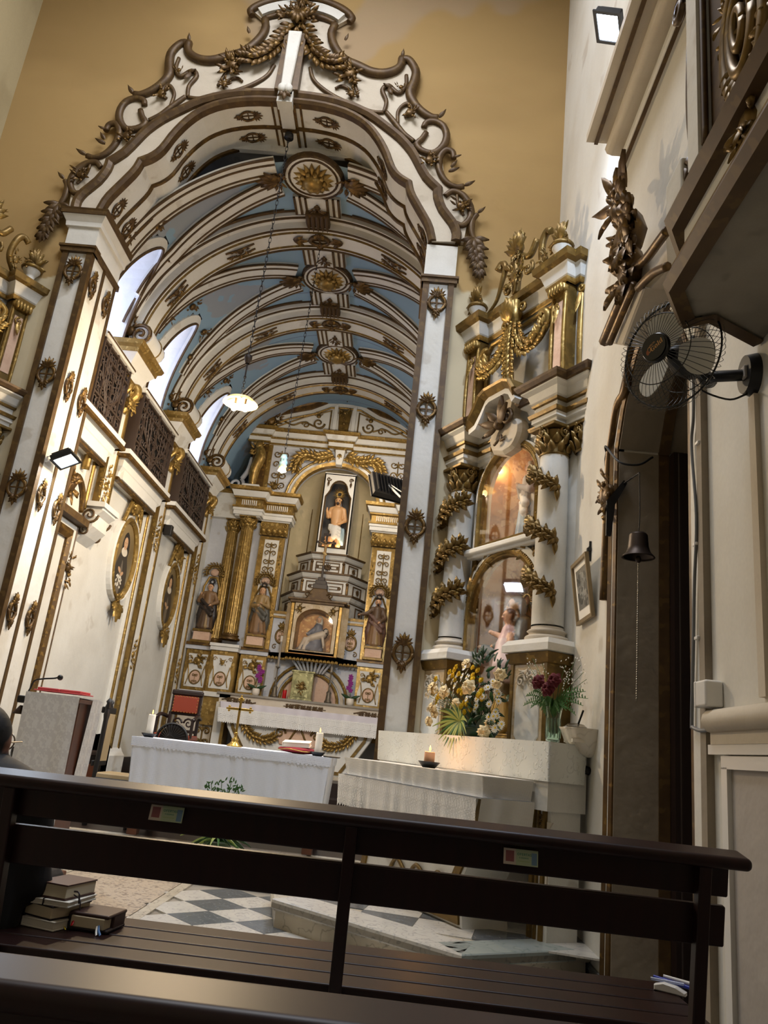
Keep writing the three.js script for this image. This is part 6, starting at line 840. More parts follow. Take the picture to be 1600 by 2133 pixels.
// ---------- right wall: sacristy door, overdoor carving, pulpit, cornice, fan and small things ----------
{
  const o = struct('door_1', FR, 'dark sacristy doorway with painted gilt frame in the right wall'), x0 = -4.475, x1 = -3.27, sp = 3.03;
  const arch = []; for (let i = 0; i <= 10; i++) { const t = i / 10; arch.push([x0 + (x1 - x0) * t, sp + 0.52 * Math.sin(Math.PI * t) ** 0.75]); }
  const path = [[x0, 0.0], ...arch, [x1, 0.0]], off = (k) => path.map(([x, y], i) => i === 0 || i === path.length - 1 ? [x + (i ? k : -k), y] : [(x - (x0 + x1) / 2) * (1 + 2 * k / (x1 - x0)) + (x0 + x1) / 2, y + k * 0.8]);
  const lf = (k) => off(k).slice(0, -3), rt = (k) => off(k).slice(-4);
  part(o, 'frame_inner', mold(lf(0.01), [[0.01, -0.03], [0.01, 0.01], [-0.015, 0.022], [-0.04, 0.012], [-0.04, 0]]), M.brownGold); part(o, 'frame_band', mold(lf(0.062), rectP(0.012, 0.012)), M.white); part(o, 'frame_outer', mold(lf(0.1), [[0.025, 0], [0.025, 0.015], [0, 0.03], [-0.02, 0.025], [-0.03, 0]]), M.brownGold); part(o, 'frame_plaster', mold(lf(0.15), rectP(0.015, 0.01)), M.white);
  part(o, 'near_edge', mold(rt(0.012), [[0.015, -0.05], [0.015, 0.02], [-0.015, 0.02], [-0.015, 0]]), M.brown); part(o, 'near_board', mold(rt(0.075), rectP(0.045, 0.022)), M.white); part(o, 'near_strip', mold(rt(0.15), rectP(0.028, 0.03)), M.jamb);
  part(o, 'jamb_strip', [box2(x0 - 0.001, x0 + 0.02, 0, sp, -0.3, -0.24)], M.brown); part(o, 'lintel_strip', mold(arch.map(([x, y]) => [x, y - 0.01]), [[0, -0.3], [0.03, -0.3], [0.03, -0.24], [0, -0.24]]), M.brown);
  part(o, 'jamb_lining', box2(x0 - 0.004, x0 + 0.008, 0, sp - 0.02, -0.5, 0.0), M.jamb); part(o, 'lintel_lining', mold(arch, [[0, -0.5], [0.01, -0.5], [0.01, 0.0], [0, 0.0]]), M.jamb);
  part(o, 'door_leaf', [rbox(x0 + 0.08, 1.5, -0.75, 0.05, 3.0, 0.85, 0.01), box2(x0 + 0.03, x0 + 0.1, 0, 3.0, -0.36, -0.3)], M.door); part(o, 'door_panel', [0.6, 1.6, 2.5].map((y) => rbox(x0 + 0.11, y, -0.75, 0.02, 0.7, 0.55, 0.01)), M.door);
  const P = (l, of) => FR.pts(l, of).map(([x, y]) => [x, y, of]);
  part(o, 'frame_ogee', curve(P([[1258, 1250], [1264, 1100], [1270, 960], [1277, 905], [1287, 845], [1304, 812], [1311, 760], [1320, 700]], 0.02), 0.03, 40, 7), M.brownGold);
  const fc = FR.px(1272, 1030, 0.03); part(o, 'frame_carving', [foliage(fc[0], fc[1], 0.04, 0.2, 0.32, 22, 101), ball(fc[0] - 0.08, fc[1] + 0.02, 0.05, 0.05, 1.6, 0.6)], M.brownGold);
  const hd = FR.pts([[1258, 712], [1312, 588], [1345, 600], [1300, 720]], 0.15); part(o, 'hood_board', ext(hd, 0.0, 0.16, 0.01), M.cream); part(o, 'hood_moulding', [curve([...P([[1259, 712], [1285, 650], [1311, 588]], 0.17)], 0.035, 8, 8), curve([...P([[1270, 714], [1296, 652], [1322, 592]], 0.19)], 0.022, 8, 8)], M.brownGold);
  const hd2 = P([[1318, 560], [1345, 540], [1375, 500], [1390, 480]], 0.17); part(o, 'hood_scroll', [curve(hd2, 0.024, 14, 8), curve(P([[1330, 600], [1360, 570], [1390, 555]], 0.17), 0.022, 12, 8)], M.brownGold); part(o, 'hood_field', ext(FR.pts([[1312, 588], [1345, 535], [1395, 480], [1400, 560], [1350, 620]], 0.1), 0, 0.12), M.cream);
  const c1 = FR.px(1298, 490, 0.2), c2 = FR.px(1300, 560, 0.2), c3 = FR.px(1285, 440, 0.2);
  part(o, 'overdoor_carving', [foliage(c1[0], c1[1], 0.16, 0.42, 0.5, 60, 102, 0.75), foliage(c2[0], c2[1], 0.16, 0.36, 0.36, 40, 103, 0.8), foliage(c3[0], c3[1] + 0.02, 0.18, 0.3, 0.3, 26, 104, 0.9), leaf(c3[0] - 0.02, c3[1] + 0.08, 0.2, 1.9, 0.26, 0.09), leaf(c3[0] - 0.1, c3[1] + 0.1, 0.2, 2.7, 0.26, 0.09), leaf(c3[0] + 0.12, c3[1] + 0.06, 0.2, 0.3, 0.24, 0.09), leaf(c3[0] + 0.2, c3[1], 0.2, 1.2, 0.18, 0.07)], M.brownGold);
}
{
  const o = thing('pulpit', 'white and brown wall pulpit with gilt carved panel seen from below', 'pulpit', FO);
  const Y = 2.7, path = [[0.82, -0.75], [0.82, -2.3], [0.925, -2.48], [0.99, -2.44], [XW - 0.001, -2.58]], L = (n, p, m) => part(o, n, mold(path, p, false, true), m);
  part(o, 'soffit', ext([...path.map(([x, z]) => [x, -z]), [XW, 0.75]], 0, 0.05).rotateX(-Math.PI / 2).translate(0, Y, 0), M.grey);
  L('lower_roll', [[-0.02, Y - 0.01], [0.03, Y - 0.012], [0.05, Y + 0.02], [0.035, Y + 0.06], [0.0, Y + 0.075], [-0.04, Y + 0.075]], M.brown); L('gilt_line', [[0, Y + 0.07], [0.022, Y + 0.075], [0.022, Y + 0.095], [-0.04, Y + 0.1]], M.goldDim); L('middle_band', [[-0.04, Y + 0.09], [0.01, Y + 0.1], [-0.02, Y + 0.17], [-0.06, Y + 0.17]], M.brown); L('white_neck', [[-0.06, Y + 0.16], [-0.02, Y + 0.17], [-0.02, Y + 0.24], [-0.08, Y + 0.24]], M.white); L('upper_roll', [[-0.06, Y + 0.23], [0.02, Y + 0.24], [0.045, Y + 0.28], [0.02, Y + 0.33], [-0.06, Y + 0.34]], M.brown); L('top_fillet', [[-0.08, Y + 0.33], [0.0, Y + 0.335], [-0.01, Y + 0.375], [-0.1, Y + 0.38]], M.white);
  const xf = 0.86; part(o, 'body', box2(xf, XW, Y + 0.03, 4.3, -2.3, -0.75), M.white);
  part(o, 'base_block', rbox(0.87, Y + 0.43, -2.32, 0.12, 0.14, 0.16, 0.01), M.white);
  const F2 = new Frame(xf, 0, -90), fp = (l, of) => F2.pts(l, of).map(([x, y]) => [x, y, of]), at = (q) => q.rotateY(-Math.PI / 2).translate(xf, 0, 0);
  const pv = F2.px(1462, 300, 0.02)[0];
  part(o, 'corner_post', at(box2(pv - 0.045, pv + 0.045, Y + 0.37, 4.3, -0.02, 0.05)), M.white); part(o, 'post_edge', at(join([curve([[pv - 0.06, Y + 0.42, 0.02], [pv - 0.07, 3.4, 0.03], [pv - 0.06, 3.9, 0.02]], 0.016, 12), curve([[pv + 0.055, Y + 0.4, 0.03], [pv + 0.055, 3.4, 0.03], [pv + 0.055, 4.2, 0.03]], 0.012, 8)])), M.brown); const v1 = F2.px(1432, 372, 0.02), v2 = F2.px(1420, 22, 0.02);
  part(o, 'volute', at(spiral(v1[0], v1[1], 0.02, 0.06, 1.6, 0, 1, 0.02, 22)), M.brown); part(o, 'volute', at(spiral(v2[0], v2[1], 0.02, 0.06, 1.6, 0, 1, 0.02, 22)), M.brown);
  const cc = F2.px(1560, 60, 0.02), ring = (a, b, r, z) => { const p = []; for (let i = 0; i <= 28; i++) { const t = i / 28 * 6.283; p.push(V3(cc[0] + Math.cos(t) * a, cc[1] + Math.sin(t) * b, z)); } return tube(p, r, 7); };
  part(o, 'panel_carving', at(join([ring(0.13, 0.24, 0.024, 0.03), ring(0.075, 0.15, 0.02, 0.04), ring(0.03, 0.07, 0.016, 0.05), foliage(cc[0] - 0.02, cc[1] - 0.33, 0.02, 0.2, 0.14, 16, 110), foliage(cc[0] - 0.1, cc[1] - 0.44, 0.02, 0.12, 0.14, 12, 111), ...Array.from({ length: 12 }, (_, i) => { const t = -2.8 + i * 0.22; return leaf(cc[0] + Math.cos(t) * 0.08, cc[1] + Math.sin(t) * 0.16, 0.03, t, 0.07, 0.035); }), foliage(cc[0] + 0.02, cc[1], 0.03, 0.08, 0.14, 12, 112), foliage(cc[0] - 0.14, cc[1] + 0.2, 0.02, 0.08, 0.4, 16, 113, 1.2), foliage(cc[0] + 0.15, cc[1] - 0.05, 0.02, 0.1, 0.4, 18, 114, 1.2)])), M.goldDim);
  part(o, 'panel_ground', at(box2(pv + 0.06, -0.76, Y + 0.38, 4.3, 0.0, 0.01)), M.brown);
  part(o, 'parapet', box2(xf - 0.04, XW, 4.3, 4.38, -2.35, -0.75), M.white);
}
{
  const c = struct('trim_7', FR, 'white wall cornice with brown lines on the right nave wall'), x0 = -4.42, x1 = ZB;
  each(c, 'cornice', [box2(x0, x1, 5.3, 5.36, 0, 0.28), box2(x0, x1, 5.2, 5.3, 0, 0.1), curve([[x0, 5.25, 0.1], [x0 + 3, 5.25, 0.1], [x1, 5.25, 0.1]], 0.05, 6, 8)], M.cream); part(c, 'cornice_line', box2(x0 - 0.002, x1, 5.285, 5.303, 0.2, 0.225), M.brown); part(c, 'string', [rbox((x0 + x1) / 2, 5.12, 0.02, x1 - x0, 0.07, 0.08, 0.02)], M.white); part(c, 'string_line', [box2(x0, x1, 5.078, 5.09, 0.02, 0.045)], M.brown);
  // dado rail and panel frame on the near part of the wall
  const r = struct('trim_8', FR, 'dado rail and white panel frame beside the door'), a = -3.05, b = ZB; part(r, 'rail', [curve([[a, 1.335, 0.02], [0, 1.335, 0.02], [b, 1.335, 0.02]], 0.045, 6, 12), box2(a - 0.0, b, 1.25, 1.3, 0, 0.03)], M.cream); part(r, 'conduit', box2(a - 0.03, b, 1.215, 1.25, 0, 0.028), M.whitePlastic); part(r, 'panel_top', box2(a + 0.08, b, 1.165, 1.21, 0, 0.025), M.whitePlastic); part(r, 'panel_stile', [box2(a + 0.08, a + 0.13, 0.05, 1.17, 0, 0.025)], M.whitePlastic); part(r, 'panel', box2(a + 0.12, b, 0.05, 1.17, 0, 0.008), M.dado);
  part(r, 'skirting', box2(-3.2, b, 0, 0.06, 0, 0.02), M.brown); const br = struct('baseboard_right', FR); part(br, 'board', box2(-4.9, -4.5, 0, 0.09, 0, 0.015), M.marbleB);
}
{
  // oscillating wall fan
  const o = thing('wall_fan', 'black wall fan with pale blades and gold lettered hub below the pulpit', 'fan', FO), C = atZ(1398, 738, 2.62), dir = V3(-0.8, -0.12, 0.6).normalize(), q = new THREE.Quaternion().setFromUnitVectors(V3(0, 0, 1), dir), pl = (g) => g.applyQuaternion(q).translate(C.x, C.y, C.z), R = 0.205;
  const wires = [], N = 54, cage = (sgn) => { for (let i = 0; i < N; i++) { const a = i / N * 6.283, c = Math.cos(a), s = Math.sin(a), w = 0.006 * Math.sin(i * 1.9); const p = sgn > 0 ? [[c * 0.05, s * 0.05, 0.095], [c * 0.13, s * 0.13, 0.085], [c * 0.19, s * 0.19, 0.05], [c * R, s * R, w]] : [[c * 0.06, s * 0.06, -0.1], [c * 0.14, s * 0.14, -0.085], [c * 0.195, s * 0.195, -0.04], [c * (R + 0.012), s * (R + 0.012), w]]; wires.push(tube(spline(p, 7), 0.0012, 4)); } };
  cage(1); part(o, 'front_grille', pl(join(wires)), M.blackGloss); wires.length = 0; cage(-1); part(o, 'rear_grille', pl(join(wires)), M.blackGloss);
  part(o, 'grille_ring', [[R, 0, 0.004], [R * 0.66, 0.082, 0.0022], [R * 0.62, -0.085, 0.002]].map(([r, z, t]) => pl(new THREE.TorusGeometry(r, t, 6, 48).translate(0, 0, z))), M.blackGloss);
  for (let k = 0; k < 3; k++) { const b = ext(smooth2([[0.03, -0.02], [0.08, -0.075], [0.15, -0.08], [0.18, -0.03], [0.17, 0.03], [0.11, 0.05], [0.04, 0.03]], 24), 0, 0.003).rotateX(0.35).rotateZ(1.9 + k * 2.094); part(o, 'blade', pl(b), M.blade); }
  part(o, 'hub', pl(lathe([[0, 0.108], [0.05, 0.104], [0.058, 0.096], [0.058, 0.088]], 28).rotateX(Math.PI / 2).translate(0, 0, 0)), M.blackGloss); const cv = document.createElement('canvas'); cv.width = cv.height = 256; const x = cv.getContext('2d'); x.fillStyle = '#0d0c0c'; x.fillRect(0, 0, 256, 256); x.save(); x.translate(128, 128); x.rotate(-0.55); x.fillStyle = '#c9924e'; x.font = 'bold 22px sans-serif'; x.fillText('DELTA', -30, -26); x.font = 'italic bold 62px serif'; x.fillText('Gold', -46, 30); x.beginPath(); x.ellipse(-52, -8, 16, 28, 0.6, 0, 7); x.lineWidth = 6; x.strokeStyle = '#c9924e'; x.stroke(); x.fillStyle = '#8d4a26'; x.beginPath(); x.ellipse(-78, 4, 16, 26, 0.4, 0, 7); x.fill(); x.restore();
  const tx = new THREE.CanvasTexture(cv); tx.colorSpace = THREE.SRGBColorSpace; const lb = new THREE.CircleGeometry(0.05, 28).translate(0, 0, 0.109); lb.userData.keepUV = true; const lm = new THREE.Mesh(pl(lb), std(0xffffff, 0.3, { map: tx })); lm.name = 'hub_badge'; o.add(lm);
  part(o, 'motor', pl(lathe([[0.0, -0.2], [0.045, -0.19], [0.062, -0.15], [0.062, -0.08], [0.04, -0.02], [0.02, 0.0]], 22).rotateX(Math.PI / 2)), M.black);
  const B = FR.pt(...FR.px(1572, 782, 0), 0), m0 = C.clone().addScaledVector(dir, -0.16); part(o, 'arm', [tube([V3(B.x - 0.02, B.y, B.z), V3(B.x - 0.15, B.y - 0.02, B.z), V3(m0.x + 0.06, m0.y - 0.06, m0.z - 0.02)], 0.022, 10), tube([V3(m0.x + 0.06, m0.y - 0.06, m0.z - 0.02), m0], 0.028, 10), ball(m0.x + 0.06, m0.y - 0.05, m0.z - 0.02, 0.032)], M.black);
  part(o, 'wall_plate', [new THREE.CylinderGeometry(0.06, 0.07, 0.04, 24).rotateZ(Math.PI / 2).scale(1, 1.25, 1).translate(B.x - 0.02, B.y, B.z)], M.black); part(o, 'tape', rbox(B.x - 0.045, B.y + 0.0, B.z + 0.01, 0.012, 0.05, 0.04, 0.004), M.dado); part(o, 'cable', [curve([[B.x - 0.03, B.y - 0.08, B.z], [B.x - 0.1, B.y - 0.11, B.z], [B.x - 0.2, B.y - 0.08, B.z], [m0.x + 0.06, m0.y - 0.07, m0.z]], 0.004, 16)], M.black);
  const cd = thing('cable_duct', 'white cable duct running down the wall below the fan', 'cable duct', FR); part(cd, 'duct', box2(-2.66, -2.61, 1.4, B.y - 0.09, 0, 0.02), M.cream);
}
{
  // bell, picture, switch box, conduit, holy water stoup
  const b = thing('hand_bell', 'dark bronze bell hanging by a wire in the doorway', 'bell', FO), c = atZ(1330, 1140, 4.2), bx = c.x, bz = -4.2, by = c.y; part(b, 'bell_body', lathe([[0.0, 0.085], [0.04, 0.083], [0.05, 0.07], [0.056, 0.0], [0.066, -0.03], [0.088, -0.055], [0.09, -0.06], [0.08, -0.058]], 28, bx, by, bz), M.bronze); part(b, 'clapper', [ball(bx, by - 0.07, bz, 0.017, 1.3)], M.bronze); const t = atZ(1332, 985, 4.2); part(b, 'wire', curve([[bx, by + 0.08, bz], [bx + 0.006, by + 0.2, bz], [t.x, t.y, bz]], 0.003, 10, 5), M.darkIron); const e = atZ(1326, 1460, 4.2); const ch = []; for (let i = 0; i < 60; i++) { const k = i / 60; ch.push(ball(bx + (e.x - bx) * k, by - 0.09 + (e.y - by + 0.09) * k, bz, 0.0045, 1.3, 1, 5)); } part(b, 'pull_cord', [...ch, tube([V3(bx, by - 0.09, bz), e], 0.002, 4)], M.silver); part(b, 'bracket', [ext([[0, 0], [0.03, 0], [0.05, 0.2], [0.12, 0.34], [0.1, 0.36], [0.0, 0.22]], 0, 0.02).translate(t.x - 0.12, t.y - 0.32, bz - 0.26), tube([V3(t.x - 0.02, t.y + 0.02, bz - 0.26), V3(t.x, t.y, bz)], 0.005, 5)], M.darkIron);
  const p = thing('framed_picture', 'small framed grey engraving leaning out from the wall beside the retable', 'picture', FR), [x0, y0] = FR.px(1213, 1290), [x1, y1] = FR.px(1247, 1165), cx = (x0 + x1) / 2, cy = (y0 + y1) / 2, w = (x1 - x0) * 0.98, h = 0.4; const tl = (g) => g.translate(0, -cy - h / 2, 0).rotateX(0.14).translate(0, cy + h / 2, 0.0); tl;
  const lean = (g) => g.translate(0, -(cy - h / 2), 0).rotateX(0.13).translate(0, cy - h / 2, 0.015); part(p, 'frame', lean(mold([[cx - w / 2, cy - h / 2], [cx - w / 2, cy + h / 2], [cx + w / 2, cy + h / 2], [cx + w / 2, cy - h / 2]], [[-0.012, 0], [-0.012, 0.025], [0.012, 0.025], [0.014, 0]], true)), M.oak); part(p, 'mount', lean(box2(cx - w / 2, cx + w / 2, cy - h / 2, cy + h / 2, 0.002, 0.008)), M.petalW);
  const cv = document.createElement('canvas'); cv.width = 160; cv.height = 220; const q = cv.getContext('2d'); q.fillStyle = '#76746c'; q.fillRect(0, 0, 160, 220); for (let i = 0; i < 90; i++) { const v = 60 + hash(i, 1, 9) * 90 | 0; q.fillStyle = `rgb(${v},${v},${v - 6})`; q.beginPath(); q.ellipse(10 + hash(i, 2, 9) * 140, 40 + hash(i, 3, 9) * 160, 5 + hash(i, 4, 9) * 14, 8 + hash(i, 5, 9) * 22, hash(i, 6, 9) * 3, 0, 7); q.fill(); } q.fillStyle = '#a6a49a'; q.fillRect(70, 10, 5, 60); q.fillRect(56, 24, 33, 5); const tx = new THREE.CanvasTexture(cv); tx.colorSpace = THREE.SRGBColorSpace; const pg = new THREE.PlaneGeometry(w - 0.12, h - 0.13).translate(cx, cy + 0.015, 0.0095); pg.userData.keepUV = true; part(p, 'print', lean(pg), std(0xffffff, 0.5, { map: tx })); part(p, 'hanger', [box2(cx - 0.008, cx + 0.008, cy + h / 2, cy + h / 2 + 0.1, 0.0, 0.02), box2(cx - 0.014, cx + 0.014, cy + h / 2 + 0.07, cy + h / 2 + 0.09, 0.0, 0.03), box2(cx - 0.006, cx + 0.006, cy + h / 2 + 0.09, cy + h / 2 + 0.14, 0, 0.015)], M.black);
  const s = thing('switch_box', 'white plastic switch box on the wall above the dado rail', 'switch box', FR); part(s, 'case', rbox(-3.04, 1.435, 0.035, 0.1, 0.1, 0.07, 0.01), M.whitePlastic); part(s, 'cover', rbox(-3.1, 1.435, 0.035, 0.02, 0.1, 0.068, 0.006), M.whitePlastic); part(s, 'slot', box2(-3.112, -3.108, 1.41, 1.47, 0.02, 0.03), M.dado);
  const k = thing('wall_conduit', 'grey flexible conduit with clips along the door frame', 'conduit', FR), P = FR.pts([[1446, 700], [1447, 860], [1443, 930], [1453, 1080], [1449, 1220], [1447, 1350], [1444, 1500], [1446, 1515], [1462, 1522], [1478, 1521]], 0.03).map(([a, c2]) => [a, c2, 0.035]); part(k, 'tube', curve(P, 0.0075, 60, 8), M.conduit); part(k, 'clip', [[1453, 925], [1449, 1135], [1452, 1330]].map(([a, c2]) => { const [u, v] = FR.px(a, c2, 0.03); return rbox(u + 0.01, v, 0.03, 0.035, 0.014, 0.02, 0.003); }), M.whitePlastic);
  const kb = thing('door_cable', 'black cable looped over the top of the door jamb', 'cable', FO); { const a = atX(1264, 945, XW - 0.04), d1 = atZ(1290, 962, 4.42), d2 = atZ(1330, 968, 4.4), d3 = atZ(1360, 952, 4.4); part(kb, 'cable', [curve([a, atX(1262, 930, XW - 0.06), d1, d2, d3].map((v) => [v.x, v.y, v.z]), 0.007, 26), curve([a, atX(1262, 960, XW - 0.03), atX(1265, 985, XW - 0.03)].map((v) => [v.x, v.y, v.z]), 0.01, 10)], M.black); }
  const st = thing('holy_water_stoup', 'fluted white marble holy water stoup on the wall beside the vase', 'stoup', FR), sx = -5.0, sy = 1.19; const fl = (r, y) => { const a = []; for (let i = 0; i <= 40; i++) { const t = Math.PI * i / 40; const q2 = r * (1 + 0.05 * Math.abs(Math.sin(t * 7))); a.push(V3(sx + Math.cos(t) * q2, y, Math.sin(t) * q2 * 1.1)); } return a; };
  { const rows = [[0.03, 0], [0.09, 0.02], [0.14, 0.08], [0.165, 0.15], [0.175, 0.165], [0.16, 0.165], [0.13, 0.1]].map(([r, y]) => fl(r, sy + y)), pos = []; for (let j = 0; j < rows.length - 1; j++) for (let i = 0; i < 40; i++) { const A = rows[j][i], B = rows[j][i + 1], C = rows[j + 1][i + 1], D2 = rows[j + 1][i]; for (const v of [A, C, B, A, D2, C]) pos.push(v.x, v.y, v.z); } let g = new THREE.BufferGeometry(); g.setAttribute('position', new THREE.Float32BufferAttribute(pos, 3)); g = mergeVertices(g); g.computeVertexNormals(); part(st, 'basin', g, M.marbleWarm); part(st, 'water_floor', box2(sx - 0.13, sx + 0.13, sy + 0.08, sy + 0.1, 0, 0.14), M.marbleWarm); part(st, 'bracket', [curve([[sx, sy - 0.08, 0.0], [sx, sy - 0.06, 0.06], [sx, sy, 0.08]], 0.025, 10)], M.darkIron); }
  const pot = thing('silver_pot', 'small engraved silver pot with a spoon standing in the stoup', 'pot', FR); part(pot, 'bowl', lathe([[0.0, 0], [0.05, 0.0], [0.068, 0.02], [0.072, 0.06], [0.078, 0.07], [0.07, 0.07], [0.065, 0.03], [0, 0.01]], 26, sx + 0.02, sy + 0.1, 0.1), M.silver); part(pot, 'lid', [lathe([[0.07, 0], [0.05, 0.018], [0.0, 0.026]], 22, sx + 0.02, sy + 0.172, 0.1), rbox(sx + 0.09, sy + 0.17, 0.11, 0.06, 0.01, 0.025, 0.004)], M.silver); part(pot, 'spoon', tube([V3(sx + 0.04, sy + 0.16, 0.1), V3(sx + 0.12, sy + 0.27, 0.08)], 0.006, 6), M.darkIron);
}
// ---------- pews ----------
function pew(zb, dy, x0, x1, posts, tilt, label) {       // zb: depth of the rail's far edge; the back leans toward the viewer
  const o = thing('pew', label, 'pew'), z = -zb, w = x1 - x0, cx = (x0 + x1) / 2;
  const lean = (g) => g.translate(0, -0.9, 0).rotateX(tilt).translate(0, 0.9, 0);
  const put = (n, g) => part(o, n, g.translate(0, dy, z), M.pew);
  put('rail', lean(rbox(cx, 0.912, 0.045, w, 0.036, 0.105, 0.016, 3)));
  put('back_board', lean(rbox(cx - 0.01, 0.85, 0.03, w - 0.07, 0.092, 0.022, 0.006)));
  put('back_board', lean(rbox(cx - 0.01, 0.723, 0.03, w - 0.08, 0.112, 0.022, 0.006)));
  for (const px of posts) put('post', lean(rbox(px, 0.5, 0.062, 0.036, 0.79, 0.042, 0.005)));
  for (let i = 0; i < 4; i++) put('seat_board', rbox(cx - 0.01, 0.425, -0.11 - i * 0.128, w - 0.06, 0.026, 0.118, 0.007));
  for (const px of posts) { put('seat_bearer', rbox(px, 0.39, -0.28, 0.04, 0.045, 0.56, 0.005)); put('leg', rbox(px, 0.2, -0.5, 0.04, 0.4, 0.05, 0.006)); put('foot', rbox(px, 0.03, -0.22, 0.045, 0.06, 0.66, 0.008)); }
  return o;
}
{
  const zb = 2.5, xr = atZ(1540, 1790, zb).x;
  pew(zb, 0.0, -2.6, xr, [atZ(735, 1720, zb).x, atZ(1450, 1810, zb).x, atZ(45, 1640, zb).x], 0.17, 'dark varnished wooden pew with two stickers on its back and books on its seat');
  pew(1.13, -0.13, -1.5, 1.06, [atZ(628, 2120, 1.05).x, 0.9, -0.9], 0.08, 'dark varnished wooden pew rail standing behind the stickered pew');
}
// ---------- cloths and furniture ----------
function skirt(path, y0, y1, amp, wl, sd = 1, flare = 0.02, zig = 0) {     // hanging cloth along an open path of [x, z]; folds deepen downward
  const P = []; let len = 0; for (let i = 0; i < path.length - 1; i++) { const a = path[i], b = path[i + 1], l = Math.hypot(b[0] - a[0], b[1] - a[1]), n = Math.max(2, Math.round(l / 0.018)); for (let j = 0; j < n + (i === path.length - 2 ? 1 : 0); j++) { const t = j / n; P.push([a[0] + (b[0] - a[0]) * t, a[1] + (b[1] - a[1]) * t, len + l * t]); } len += l; }
  const N = P.map((p, i) => { const a = P[Math.max(0, i - 3)], b = P[Math.min(P.length - 1, i + 3)], l = Math.hypot(b[0] - a[0], b[1] - a[1]) || 1; return [(b[1] - a[1]) / l, -(b[0] - a[0]) / l]; });
  const rows = 12, pos = [], uv = [], idx = []; for (let j = 0; j <= rows; j++) P.forEach((p, i) => { const t = j / rows, s = p[2], w = Math.sin(s / wl * 6.283 + sd) * 0.6 + 0.4 * Math.sin(s / wl * 2.7 * 3.1 + sd * 2.7), o = amp * w * Math.pow(t, 0.8) + flare * t; let y = y0 + (y1 - y0) * t; if (zig && j === rows) y += zig * (Math.abs(((s / 0.035) % 1) - 0.5) * 2 - 0.5); pos.push(p[0] + N[i][0] * o, y, p[1] + N[i][1] * o); uv.push(s, y - y0); });
  const n = P.length; for (let j = 0; j < rows; j++) for (let i = 0; i < n - 1; i++) { const a = j * n + i; idx.push(a, a + n, a + n + 1, a, a + n + 1, a + 1); } const g = new THREE.BufferGeometry(); g.setAttribute('position', new THREE.Float32BufferAttribute(pos, 3)); g.setAttribute('uv', new THREE.Float32BufferAttribute(uv, 2)); g.setIndex(idx); g.computeVertexNormals(); g.userData.keepUV = true; return g;
}
function canvasTex(w, h, draw, sx, sy, color = false) { const c = document.createElement('canvas'); c.width = w; c.height = h; draw(c.getContext('2d'), w, h); const t = new THREE.CanvasTexture(c); t.wrapS = t.wrapT = THREE.RepeatWrapping; t.repeat.set(1 / sx, 1 / sy); if (color) t.colorSpace = THREE.SRGBColorSpace; return t; }
const weave = tex(128, 0.03, (u, v) => 0.5 + 0.25 * Math.sin(u * 12.566 * 2) + 0.25 * Math.sin(v * 12.566 * 2), false);
const laceA = (x, w, h, dens) => { x.fillStyle = '#fff'; x.fillRect(0, 0, w, h); x.fillStyle = '#000'; for (let j = 0; j < 10; j++) for (let i = 0; i < 10; i++) { const cx = (i + 0.5 + (j % 2) * 0.5) * w / 10, cy = (j + 0.5) * h / 10; if ((i + j * 3) % 7 < dens) { x.beginPath(); x.ellipse(cx % w, cy, w / 34, h / 30, 0, 0, 7); x.fill(); } } x.fillStyle = '#fff'; for (let k = 0; k < 3; k++) { x.beginPath(); x.ellipse(w * (0.2 + k * 0.3), h * 0.55, w * 0.06, h * 0.22, 0, 0, 7); x.fill(); } };
